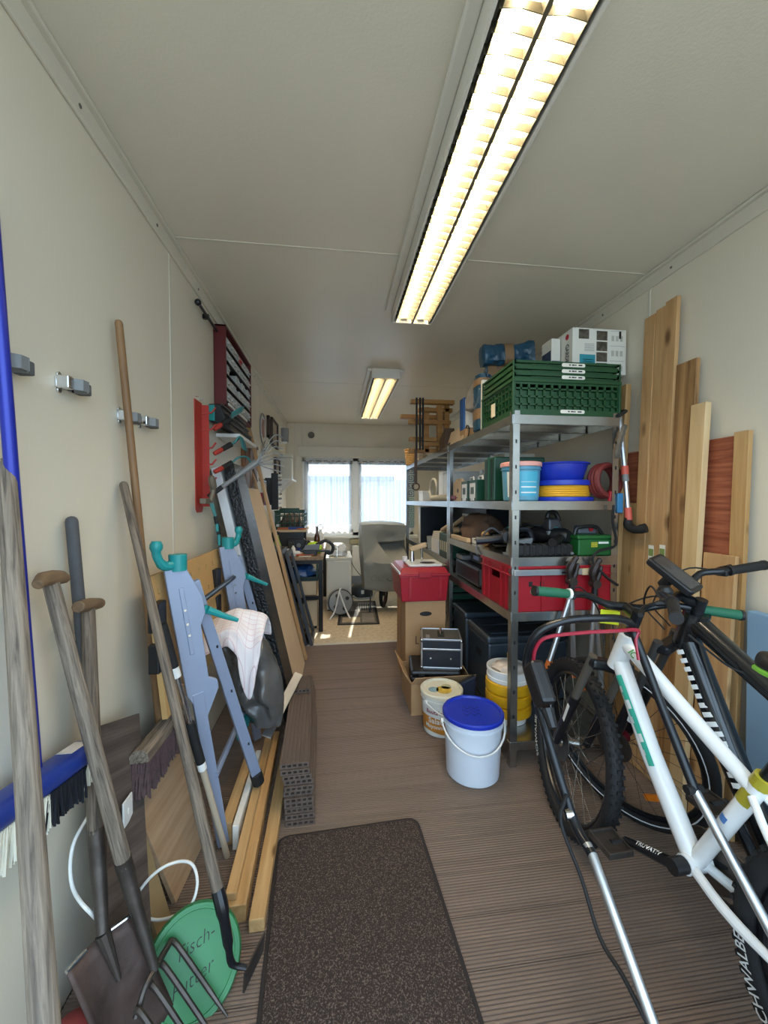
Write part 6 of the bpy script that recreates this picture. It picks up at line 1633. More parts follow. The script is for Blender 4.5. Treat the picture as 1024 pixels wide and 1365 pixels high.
for k in range(4): part('paper', wm(t).bb(0.878+0.004*k, 1.01, 3.28, 3.49, Z6+0.121+k*0.016, Z6+0.134+k*0.016), mat('off white paper', '#ddd9cd', 0.8), t, False)
t = thing('plastic_cup', 'clear plastic cup of small parts at the far end of the shelf', 'cup', (0.91, 3.75, Z6))
part('cup', wm(t).lathe([(0.035, 0), (0.045, 0.11), (0.047, 0.112), (0.043, 0.112), (0.033, 0.004), (0.001, 0.004)], 20, (0.93, 3.72, Z6+0.001)), mat('clear grey plastic', '#b9beb9', 0.25), t)
part('contents', wm(t).lathe([(0.033, 0.006), (0.036, 0.06), (0.001, 0.07)], 14, (0.93, 3.72, Z6+0.001)), mat('small metal parts', '#77736a', 0.5, 0.4, 0.4, 60), t)
t = thing('dark_cabinet', 'dark steel cupboard standing in the far shelf unit', 'cabinet', (1.15, 3.9, Z6))
part('back', wm(t).bb(1.20, 1.42, 3.0, 4.18, Z6+0.001, Z6+0.40), mat('dark slate sheet', '#252b33', 0.4, 0.2), t, False)
part('side', wm(t).bb(0.90, 1.20, 4.10, 4.18, Z6+0.001, Z6+0.40), white_metal, t, False)
part('side', wm(t).bb(0.905, 1.195, 4.085, 4.10, Z6+0.01, Z6+0.39), MATS['dark slate sheet'], t, False)
solo('white_card', MB().bb(1.185, 1.19, 3.3, 3.55, Z6+0.20, Z6+0.34), white_pl, 'white card leaning inside the dark cupboard', 'card')
solo('wood_stick', MB().tube([(0.95, 3.26, Z6+0.20), (1.0, 2.95, Z6+0.33)], 0.016, 8), birch, 'pale wooden stick slanting behind the mallet', 'stick')

# ------------------------------------------------------------------ cartons, cases and buckets on the floor before the shelves
t = thing('moving_carton', 'tall brown moving carton with oval hand holes under the red lidded crate', 'carton', (0.66, 2.95, 0))
x0, x1, y0, y1 = 0.50, 0.80, 2.76, 3.15
part('box', wm(t).bb(x0, x1, y0, y1, 0, 0.615), card, t, False, bevel=0.004)
part('hand_hole', wm(t).lathe([(0.001, 0), (1, 0), (1, 1)], 20, (0.65, y0-0.0002, 0.52), Matrix.Rotation(PI/2, 4, 'X') @ Matrix.Diagonal((0.045, 0.017, 0.001, 1))), black_pl, t)
part('flap_seam', wm(t).bb(x0-0.0015, x0, y0+0.18, y0+0.185, 0, 0.6), mat('dark carton seam', '#7e603f', 0.9), t, False)
for q in ((0.575, 0.582, 0.30, 0.36), (0.575, 0.60, 0.30, 0.306)): part('pen_mark', wm(t).bb(q[0], q[1], y0-0.001, y0, q[2], q[3]), mat('dark pen mark', '#5a3b30', 0.7), t, False)
t = thing('lidded_crate', 'red lidded plastic crate on the tall brown carton', 'crate', (0.66, 2.95, 0.616))
x0, x1, y0, y1 = 0.455, 0.815, 2.73, 3.16
crimson = mat('crimson plastic', '#a81a2c', 0.33, 0, 0.06, 5)
part('body', wm(t).hexa([(x0+0.015, y0+0.01, 0.616), (x1-0.015, y0+0.01, 0.616), (x1-0.015, y1-0.01, 0.616), (x0+0.015, y1-0.01, 0.616)], [(x0, y0, 0.80), (x1, y0, 0.80), (x1, y1, 0.80), (x0, y1, 0.80)]), crimson, t, False, bevel=0.006)
part('rim', wm(t).bb(x0-0.008, x1+0.008, y0-0.008, y1+0.008, 0.80, 0.818), crimson, t, False, bevel=0.004)
part('lid', wm(t).hexa([(x0, y0, 0.818), (x1, y0, 0.818), (x1, y1, 0.818), (x0, y1, 0.818)], [(x0+0.02, y0+0.03, 0.858), (x1-0.02, y0+0.03, 0.858), (x1-0.02, y1-0.03, 0.858), (x0+0.02, y1-0.03, 0.858)]), crimson, t, False, bevel=0.005)
part('lid_edge', wm(t).bb(x0-0.006, x0+0.004, y0, y1, 0.818, 0.832), white_pl, t, False)
part('latch', wm(t).bb(0.59, 0.68, y0-0.014, y0-0.006, 0.79, 0.83), crimson, t, False, bevel=0.004)
for x in (0.52, 0.74): part('side_rib', wm(t).bb(x, x+0.02, y0-0.004, y0+0.004, 0.64, 0.80), crimson, t, False)
t = thing('sink_plate', 'white ceramic plate with an oval hole lying on the red lidded crate', 'plate', (0.66, 2.93, 0.859))
mb = wm(t)
mb.ext(rrect(0.26, 0.26, 0.03), 0.859, 0.875, Matrix.Translation((0.66, 2.92, 0)))
part('plate', mb, white_pl, t, bevel=0.004)
part('hole', wm(t).lathe([(0.001, 0), (1, 0), (1, 1)], 20, (0.69, 2.87, 0.8751), Matrix.Diagonal((0.06, 0.05, 0.0006, 1))), black_pl, t)
t = thing('tap_tool', 'chrome mixer part with a pale wooden handle on the white plate', 'tool', (0.60, 2.98, 0.876))
part('body', wm(t).tube([(0.59, 2.97, 0.876), (0.59, 2.97, 0.96)], [0.022, 0.014], 12), chrome, t)
part('handle', wm(t).tube([(0.57, 2.96, 0.965), (0.70, 2.98, 1.00)], 0.020, 10), birch, t)
part('pin', wm(t).tube([(0.67, 2.98, 0.876), (0.67, 2.98, 0.985)], 0.009, 8), chrome, t)
part('knob', wm(t).tube([(0.535, 2.98, 0.876), (0.535, 2.98, 0.91)], 0.02, 10), white_pl, t)
# open carton with cases
t = thing('open_carton', 'open brown carton with spread flaps holding the cases', 'carton', (0.66, 2.45, 0))
x0, x1, y0, y1, h = 0.465, 0.855, 2.36, 2.71, 0.20
mb = wm(t); part('bottom', mb.bb(x0, x1, y0, y1, 0, 0.006), card, t, False)
for q in ((x0, x0+0.005, y0, y1), (x1-0.005, x1, y0, y1), (x0, x1, y0, y0+0.005), (x0, x1, y1-0.005, y1)): part('wall', wm(t).bb(q[0], q[1], q[2], q[3], 0.006, h), card, t, False)
part('flap', wm(t).slab((x0, y0, h), (x0, y1, h), (x0-0.05, y0+0.01, h+0.075), 0.004), card, t, False)
part('flap', wm(t).slab((x1, y1, h), (x1, y0, h), (x1+0.01, y1, h+0.08), 0.004), card, t, False) if False else part('flap', wm(t).slab((x0, y0, h), (x1, y0, h), (x0+0.02, y0-0.028, h+0.05), 0.004), card, t, False)
part('flap', wm(t).slab((x1, y0+0.03, h), (x1, y1, h), (x1-0.07, y0+0.03, h+0.05), 0.004), card, t, False) if False else part('flap', wm(t).slab((x1, y0+0.02, h), (x1, y1-0.02, h), (x1-0.04, y0+0.02, h+0.07), 0.004), card, t, False)
t = thing('suitcase', 'black plastic tool case lying in the open carton', 'case', (0.66, 2.53, 0.09), (0, 0, math.radians(-8)))
part('filler', MB().bb(-0.16, 0.14, -0.12, 0.13, -0.083, 0.09), card, t, False)
part('shell', MB().bb(-0.17, 0.15, -0.135, 0.14, 0.091, 0.125), black_pl, t, False, bevel=0.012)
part('shell', MB().bb(-0.17, 0.15, -0.135, 0.14, 0.127, 0.165), black_pl, t, False, bevel=0.015)
for x in (-0.10, 0.08): part('latch', MB().bb(x-0.02, x+0.02, -0.143, -0.134, 0.11, 0.15), black_rub, t, False, bevel=0.003)
part('handle', MB().tube(smooth_path([(-0.05, -0.135, 0.125), (-0.04, -0.165, 0.125), (0.04, -0.165, 0.125), (0.05, -0.135, 0.125)], 3), 0.01, 8), black_pl, t)
t = thing('flight_case', 'small black flight case with aluminium edges on the black tool case', 'case', (0.70, 2.535, 0.256), (math.radians(2), 0, math.radians(-12)))
w, d, h = 0.255, 0.20, 0.19
fc = mat('dark blue black laminate', '#20242e', 0.45); fct = mat('grey brown laminate', '#5c5a52', 0.4)
part('body', MB().bb(-w/2, w/2, -d/2, d/2, 0.002, h*0.66), fc, t, False)
part('lid', MB().bb(-w/2, w/2, -d/2, d/2, h*0.68, h), fc, t, False)
part('lid_panel', MB().bb(-w/2+0.008, w/2-0.008, -d/2+0.008, d/2-0.008, h, h+0.002), fct, t, False)
e = 0.007
for z in (0.004, h*0.67, h):
    for q in ((-w/2-e*0.4, w/2+e*0.4, -d/2-e*0.4, -d/2+e), (-w/2-e*0.4, w/2+e*0.4, d/2-e, d/2+e*0.4), (-w/2-e*0.4, -w/2+e, -d/2, d/2), (w/2-e, w/2+e*0.4, -d/2, d/2)):
        part('edge_profile', MB().bb(q[0], q[1], q[2], q[3], z-0.006, z+0.006), alu, t, False, bevel=0.002)
for x in (-w/2, w/2):
    for y in (-d/2, d/2):
        part('edge_profile', MB().bb(x-0.006, x+0.006, y-0.006, y+0.006, 0.004, h), alu, t, False, bevel=0.002)
        for z in (0.008, h-0.004): part('corner_cap', MB().ball((x, y, z), 0.012, 8, 6), chrome, t)
part('handle', MB().tube(smooth_path([(0.0, -0.035, h+0.002), (0.0, -0.03, h+0.025), (0.0, 0.03, h+0.025), (0.0, 0.035, h+0.002)], 3), 0.009, 8), chrome, t)
part('handle_plate', MB().bb(-0.022, 0.022, -0.05, 0.05, h+0.002, h+0.006), black_pl, t, False)
part('name_plate', MB().bb(-0.10, -0.075, -0.07, -0.02, h+0.002, h+0.004), alu, t, False)
for x in (-0.07, 0.06): part('rivet', MB().cyl((x, -d/2-0.001, h*0.36), (x, -d/2-0.004, h*0.36), 0.006, n=8), chrome, t)
for x in (-w/2-0.003,):
    for y in (-0.05, 0.05): part('clasp', MB().bb(x-0.006, x, y-0.014, y+0.014, h*0.5, h*0.8), chrome, t, False, bevel=0.002)
t = thing('blue_tool_bag', 'dark blue flat bag wedged before the yellow bucket', 'bag', (0.84, 2.31, 0))
part('bag', wm(t).hexa([(0.76, 2.29, 0.0), (0.855, 2.29, 0.0), (0.855, 2.32, 0.0), (0.76, 2.32, 0.0)], [(0.745, 2.285, 0.21), (0.857, 2.285, 0.26), (0.857, 2.32, 0.26), (0.745, 2.32, 0.21)]), mat('dark navy cloth', '#232d45', 0.8), t, False, bevel=0.006)
part('binding', wm(t).tube([(0.75, 2.305, 0.212), (0.85, 2.305, 0.258)], 0.008, 8), black_rub, t)

# yellow and white bucket
t = thing('garden_bucket', 'white bucket in a yellow ribbed sleeve with oddments on top', 'bucket', (0.98, 2.13, 0.0)) if False else thing('garden_bucket', 'white bucket in a yellow ribbed sleeve standing in a black tub', 'bucket', (0.955, 2.05, 0.132))
yel = mat('yellow rubber sleeve', '#d9a514', 0.45, 0, 0.08, 8)
for k in range(3):
    part('sleeve_ring', MB().lathe([(0.112, 0.04+k*0.062), (0.122, 0.046+k*0.062), (0.124, 0.07+k*0.062), (0.122, 0.094+k*0.062), (0.112, 0.100+k*0.062)], 36), yel, t)
part('bucket_body', MB().lathe([(0.095, 0), (0.11, 0.22), (0.118, 0.23), (0.118, 0.246), (0.114, 0.248), (0.114, 0.27), (0.118, 0.272), (0.118, 0.288), (0.112, 0.29), (0.10, 0.26), (0.001, 0.255)], 36), white_pl, t)
part('contents', lump(0, 0, 0.258, 0.09, 0.09, 0.055, 61, 0.35, 18, 8), mat('white and red packet', '#d9cdc2', 0.6, 0, 0.25, 25), t)
part('trowel_handle', MB().tube([(0.0, -0.03, 0.285), (0.03, 0.05, 0.34)], 0.014, 8).box((0.0, -0.02, 0.30), (0.03, 0.10, 0.02)), mat('yellow plastic', '#e3b11c', 0.4), t)
t = thing('black_tub', 'black tub at the foot of the steel post behind the white bucket', 'tub', (1.1, 2.03, Z5)) if False else None
# mayonnaise bucket
t = bucket("white mayonnaise bucket with an orange label reading Bautz'ner Salat Mayonnaise", (0.615, 2.205, 0.0), 0.103, 0.118, 0.232, mat('white food bucket', '#e4e2da', 0.35), mat('cream printed lid', '#e2dcc6', 0.4, 0, 0.05, 10), swing=0.075, hrot=math.radians(30), name='food_bucket')
rot_b = 30
def on_bucket(r0, r1, h, ang0, hrot):
    def fn(x, z, off=0.0012):
        r = r0+(r1-r0)*(z/h)*1.0+off
        a = math.radians(ang0-hrot)+x/r
        return V((r*math.cos(a), r*math.sin(a), z))
    return fn
fb = on_bucket(0.103, 0.1185, 0.232, 240, rot_b)
part('orange_label', MB().grid(lambda u, v: fb(-0.155+0.31*u, 0.022+0.085*v+0.012*math.sin(u*5)), 24, 3), mat('orange food label', '#d18a35', 0.45, 0, 0.35, 14), t)
part('white_label', MB().grid(lambda u, v: fb(-0.155+0.31*u, 0.110+0.075*v, 0.0008), 24, 2), white_pl, t)
part('lettering', letter("Bautz'ner", 0.034, lambda x, y: fb(x, 0.148+y, 0.0022), 0.0, 0.0006), mat('dark red letters', '#8e2337', 0.5), t, False)
part('lettering', letter("Salat-", 0.046, lambda x, y: fb(x+0.0, 0.098+y, 0.0026), 0.0, 0.0008), white_pl, t, False)
part('lettering', letter("Mayonnaise", 0.033, lambda x, y: fb(x+0.005, 0.064+y, 0.0026), 0.0, 0.0006), white_pl, t, False)
for k, (a, b, m) in enumerate(((0.0, 0.045, '#d8b64a'), (0.04, 0.03, '#c9c9a0'), (-0.045, 0.03, '#8fb0b8'))):
    part('lid_print', MB().lathe([(0.001, 0), (b, 0), (b, 0.001)], 18, (a, -0.02+0.02*k, 0.2382)), mat('lid print '+m, m, 0.5, 0, 0.3, 30), t)
# white bucket with blue lid
t = bucket('white bucket with a blue lid and a folded down white handle', (0.672, 1.835, 0.0), 0.128, 0.142, 0.295, mat('pale white bucket plastic', '#dde3ec', 0.35), blue_pl, swing=0.085, hrot=math.radians(-8), lid_h=0.014)
scr = mat('dark blue ink', '#141c5c', 0.5)
for k in range(3):
    pts = [V((-0.05+0.012*i, 0.03-0.03*k+0.012*math.sin(i*2.1+k), 0.3008)) for i in range(8)]
    part('scribble', MB().tube(smooth_path(pts, 3), 0.0012, 5), scr, t)

# ------------------------------------------------------------------ boards on the right wall
def wall_board(label, ya, yb, zt, m, th=0.02, xt=1.595, xf=1.52, name='pine_plank', cat='plank', z0=0.0, slope=0.0):
    a = V((xf, (ya+yb)/2, z0)); b = V((xt, (ya+yb)/2, zt))
    M = frame(a, b, (0, 1, 0)); L = (b-a).length; w = abs(yb-ya)/2
    mb = MB(); mb.hexa([(-w, -0.0, 0), (w, 0, 0), (w, th, 0), (-w, th, 0)], [(-w, 0, L), (w, 0, L+slope), (w, th, L+slope), (-w, th, L)])
    return local(name, mb, m, M, label, cat, smooth=False, bevel=0.002)
pl = []
ys = [P(x, 410, X=1.57).y for x in (905, 889, 876, 862)]
wall_board('knotty pine plank beside the stained plank on the right wall, highest of all', ys[0], ys[1]-0.002, 2.285, pine, xt=1.582, xf=1.511)
wall_board('knotty pine plank with a green label, middle of the three tallest', ys[1], ys[2]-0.002, 2.272, pine, xt=1.584, xf=1.516)
wall_board('knotty pine plank of the three tallest, nearest the steel shelf', ys[2], ys[3], 2.262, pine, xt=1.581, xf=1.513)
wall_board('rough stained brown plank between pine planks on the right wall', 1.535, ys[0]-0.003, 1.965, stained, xt=1.583, xf=1.52)
wall_board('clean pale pine plank before the red laminate panel', 1.462, 1.532, 1.755, wood('pale pine', '#dcbf92', '#c6a26c', 'Z', 18, 0.55), th=0.028, xt=1.565, xf=1.49)
red_b = wall_board('wide red brown laminate panel leaning behind the pine planks', 1.375, 1.975, 1.60, redlam, th=0.012, xt=1.588, xf=1.562, name='laminate_sheet', cat='panel')
wall_board('pine plank with a curved edge at the outer end of the red laminate', 1.315, 1.372, 1.612, pine_y, th=0.02, xt=1.590, xf=1.555)
wall_board('broad low pine board before the red laminate panel', 1.325, 1.458, 1.125, pine, th=0.018, xt=1.555, xf=1.505)
wall_board('pale low pine board standing behind the hose and bicycle bars', ys[3]+0.004, 1.92, 1.33, pine_y, th=0.018, xt=1.560, xf=1.515)
wall_board('short rounded pine post at the corner of the steel shelf', 1.925, 1.985, 1.965, pine_y, th=0.03, xt=1.575, xf=1.50, name='pine_post', cat='post')
lab_g = mat('green paper label', '#7f9150', 0.6)
for px in (869, 884):
    q = P(px, 737, X=1.5275)
    o = solo('board_label', MB().box(q+V((-0.004, 0, 0)), (0.001, 0.032, 0.075)), strip_m, 'green and white paper label on a pine plank, %s' % ('nearer the steel shelf' if px == 869 else 'nearer the stained plank'), 'label')
    part('green_field', MB().box((-0.0008, 0, 0.040), (0.001, 0.028, 0.035)), lab_g, o, False)
    part('print', MB().box((-0.0008, 0, 0.010), (0.001, 0.018, 0.006)), black_pl, o, False)
# telescopic suction hose hanging on the shelf corner
t = thing('telescopic_pruner', 'grey telescopic pole with red collars and black elbow hanging by the shelf post', 'pole', (1.49, 1.80, 1.22))
pp = [P(826, 556, X=1.475), P(833, 625, X=1.475), P(838, 690, X=1.475)]
part('pole', wm(t).tube([pp[0], pp[1]], 0.013, 10), alu, t)
part('collar', wm(t).tube([pp[1]-(pp[1]-pp[0])*0.05, pp[1]+(pp[2]-pp[1])*0.12], 0.018, 12), mat('coral red plastic', '#c9594a', 0.5), t)
part('collar', wm(t).tube([pp[1]+(pp[2]-pp[1])*0.12, pp[1]+(pp[2]-pp[1])*0.26], 0.016, 12), grey_pl, t)
part('pole', wm(t).tube([pp[1]+(pp[2]-pp[1])*0.26, pp[2]-(pp[2]-pp[1])*0.15], 0.012, 10), alu, t)
part('collar', wm(t).tube([pp[2]-(pp[2]-pp[1])*0.2, pp[2]+(pp[2]-pp[1])*0.05], 0.017, 12), MATS['coral red plastic'], t)
el = P(846, 706, X=1.475)
part('elbow', wm(t).tube(smooth_path([pp[2], pp[2]+V((0, 0, -0.04)), el+V((0, -0.01, 0)), el+V((0.02, -0.05, 0.012))], 4), [0.017, 0.018, 0.02, 0.021, 0.022, 0.022, 0.021, 0.022, 0.02, 0.02, 0.023, 0.023, 0.023], 12), black_rub, t)
part('strap', wm(t).tube(smooth_path([(1.42, 1.825, 1.77), (1.46, 1.82, 1.795), pp[0]+V((0, 0, 0.02)), pp[0]+V((0, 0, -0.03))], 4), 0.009, 8), black_rub, t)
# blue foam board
t = thing('foam_board', 'light blue insulation board standing against the right wall', 'board', (1.57, 0.95, 0), (0, math.radians(-1.0), 0))
part('sheet', MB().bb(-0.022, 0.018, -0.35, 0.325, 0.001, 0.93), mat('light blue foam', '#86a6c0', 0.75, 0, 0.05, 5), t, False, bevel=0.004)
part('label', MB().bb(-0.0235, -0.022, 0.02, 0.19, 0.66, 0.78), mat('pale grey blue print', '#9fb0ba', 0.7, 0, 0.15, 40), t, False)

# ------------------------------------------------------------------ loppers and shears standing at the shelf end
def lopper(label, top, ft1, ft2, gm):
    t = thing('loppers', label, 'loppers', (top.x, top.y, 0))
    for f in (ft1, ft2):
        a = top+V((0, 0, -0.06)); d = (f-a)
        part('handle_tube', wm(t).tube([a, a+d*0.80], 0.0125, 10), alu, t)
        part('grip', wm(t).tube([a+d*0.79, a+d], [0.016, 0.014], 10), gm, t)
        part('bracket', wm(t).tube([a+V((0, 0, 0.07)), a-d*0.0, a+d*0.06], [0.012, 0.016, 0.014], 8), black_pl, t)
    part('pivot', wm(t).cyl(top+V((0, -0.02, 0.0)), top+V((0, 0.02, 0.0)), 0.022, n=12), dsteel, t)
    part('blade', wm(t).tube(smooth_path([top, top+V((-0.012, 0, 0.05)), top+V((0.01, 0, 0.10)), top+V((0.03, 0, 0.125))], 4), [0.016]*4+[0.02]*4+[0.014]*4+[0.004], 8), mat('dark oiled blade', '#3a3331', 0.4, 0.6), t)
    part('hook_blade', wm(t).tube(smooth_path([top, top+V((0.02, 0, 0.04)), top+V((0.034, 0, 0.09))], 4), [0.014]*5+[0.011]*3+[0.005], 8), MATS['dark oiled blade'], t)
    return t
org = mat('orange grip', '#d8722c', 0.5)
tp = P(762, 775, Y=1.785); 
lopper('loppers with orange grips and aluminium handles before the red crate', tp, V((tp.x-0.13, 1.80, 0.46)), V((tp.x+0.03, 1.80, 0.46)), org)
tp2 = P(793, 778, Y=1.79)
lopper('dark loppers with grey handles at the right end of the shelf', tp2, V((tp2.x-0.02, 1.80, 0.40)), V((tp2.x+0.05, 1.80, 0.40)), grey_pl)

# ------------------------------------------------------------------ lawn mower: only its handle reaches into the picture
HXL, HXR = 0.625, 0.955
lp = [P(706, 905, X=HXL), P(716, 935, X=HXL), P(762, 1085, X=HXL)]
t = thing('lawn_mower', 'lawn mower with a black bow handle, red bail bar and silver lower tubes', 'lawn mower', (0.79, 0.35, 0))
l_low = P(790, 1140, X=HXL); l_end = P(872, 1368, X=HXL)
r_top = P(848, 852, X=HXR); r_mid = P(926, 1052, X=HXR); r_end = P(1024, 1235, X=HXR)
tl = P(702, 880, X=HXL); cl = P(716, 845, X=HXL+0.02); 
bow = [l_low, lp[2], lp[1], lp[0], tl, cl, P(752, 828, X=HXL+0.10), P(800, 824, X=HXR-0.12), P(836, 828, X=HXR-0.03), r_top, P(880, 935, X=HXR), r_mid]
part('handle_bow', wm(t).tube(smooth_path(bow, 6), 0.0125, 12), black_met, t)
def ext_to(a, b, z):
    k = (z-a.z)/(b.z-a.z); return a+(b-a)*k
lb = ext_to(l_low, l_end, 0.24); rb = ext_to(r_mid, r_end, 0.26)
part('lower_tube', wm(t).tube([l_low+(lp[2]-l_low)*0.25, l_low, l_end, lb], 0.0115, 12), alu, t)
part('lower_tube', wm(t).tube([r_mid+(r_top-r_mid)*0.08, r_mid, r_end, rb], 0.0115, 12), alu, t)
part('clamp_bolt', wm(t).cyl(lp[2]+V((-0.02, 0, 0)), lp[2]+V((0.0, 0, 0)), 0.014, n=12), chrome, t)
part('clamp_bolt', wm(t).cyl(r_mid+V((-0.025, 0, 0)), r_mid+V((0.02, 0, 0)), 0.012, n=12), black_pl, t)
bail = [P(711, 885, X=HXL+0.015), P(714, 865, X=HXL+0.02), P(728, 850, X=HXL+0.045), P(770, 844, X=HXL+0.14), P(820, 841, X=HXR-0.08), P(850, 840, X=HXR-0.0), P(848, 852, X=HXR-0.005), P(852, 880, X=HXR-0.01)]
part('bail_bar', wm(t).tube(smooth_path(bail, 5), 0.006, 8), mat('dark red bail bar', '#a3273a', 0.35), t)
sb = P(719, 912, X=HXL-0.01); dn = (lp[2]-lp[1]).normalized()
part('switch_box', MB().bb(-0.024, 0.024, -0.035, 0.035, -0.065, 0.06), black_pl, t, False, bevel=0.012)
o = t.children[-1]; Msb = frame(sb, sb+dn, (1, 0, 0)); 
a_ = list(t['mw']); pm = Matrix([a_[0:4], a_[4:8], a_[8:12], a_[12:16]]); o.matrix_local = pm.inverted() @ Msb
part('switch_box', wm(t).tube([sb+dn*0.07, sb+dn*0.12], [0.02, 0.013], 10), black_pl, t)
cb = [lp[2]+V((-0.012, 0.005, 0.05)), lp[2]+V((-0.03, 0, -0.02)), P(775, 1170, X=HXL-0.012), P(800, 1250, X=HXL-0.015), P(830, 1300, X=HXL-0.012), P(862, 1362, X=HXL-0.01), lb+V((0.0, 0, 0.03))]
part('bowden_cable', wm(t).tube(smooth_path(cb, 5), 0.005, 8), black_rub, t)
yb = (lb.y+rb.y)/2
deck_m2 = mat('black mower deck', '#202122', 0.45)
part('deck', wm(t).hexa([(0.56, yb-0.42, 0.06), (1.0, yb-0.42, 0.06), (1.0, yb+0.03, 0.06), (0.56, yb+0.03, 0.06)], [(0.60, yb-0.38, 0.19), (0.97, yb-0.38, 0.19), (0.97, yb+0.02, 0.22), (0.60, yb+0.02, 0.22)]), deck_m2, t, False, bevel=0.02)
part('motor_cover', wm(t).lathe([(0.13, 0.19), (0.13, 0.26), (0.09, 0.30), (0.001, 0.305)], 24, (0.78, yb-0.18, 0)), mat('red motor cover', '#a5232a', 0.4), t)
for x in (HXL, HXR): part('handle_bracket', wm(t).bb(x-0.02, x+0.02, yb-0.07, yb+0.03, 0.20, 0.285), black_pl, t, False, bevel=0.005)
for x in (0.545, 1.015):
    for y in (yb-0.36, yb-0.02): part('wheel', wm(t).lathe([(0.03, -0.02), (0.075, -0.02), (0.085, -0.012), (0.085, 0.012), (0.075, 0.02), (0.03, 0.02)], 24, (x, y, 0.0855), Matrix.Rotation(PI/2, 4, 'Y')), black_rub, t)

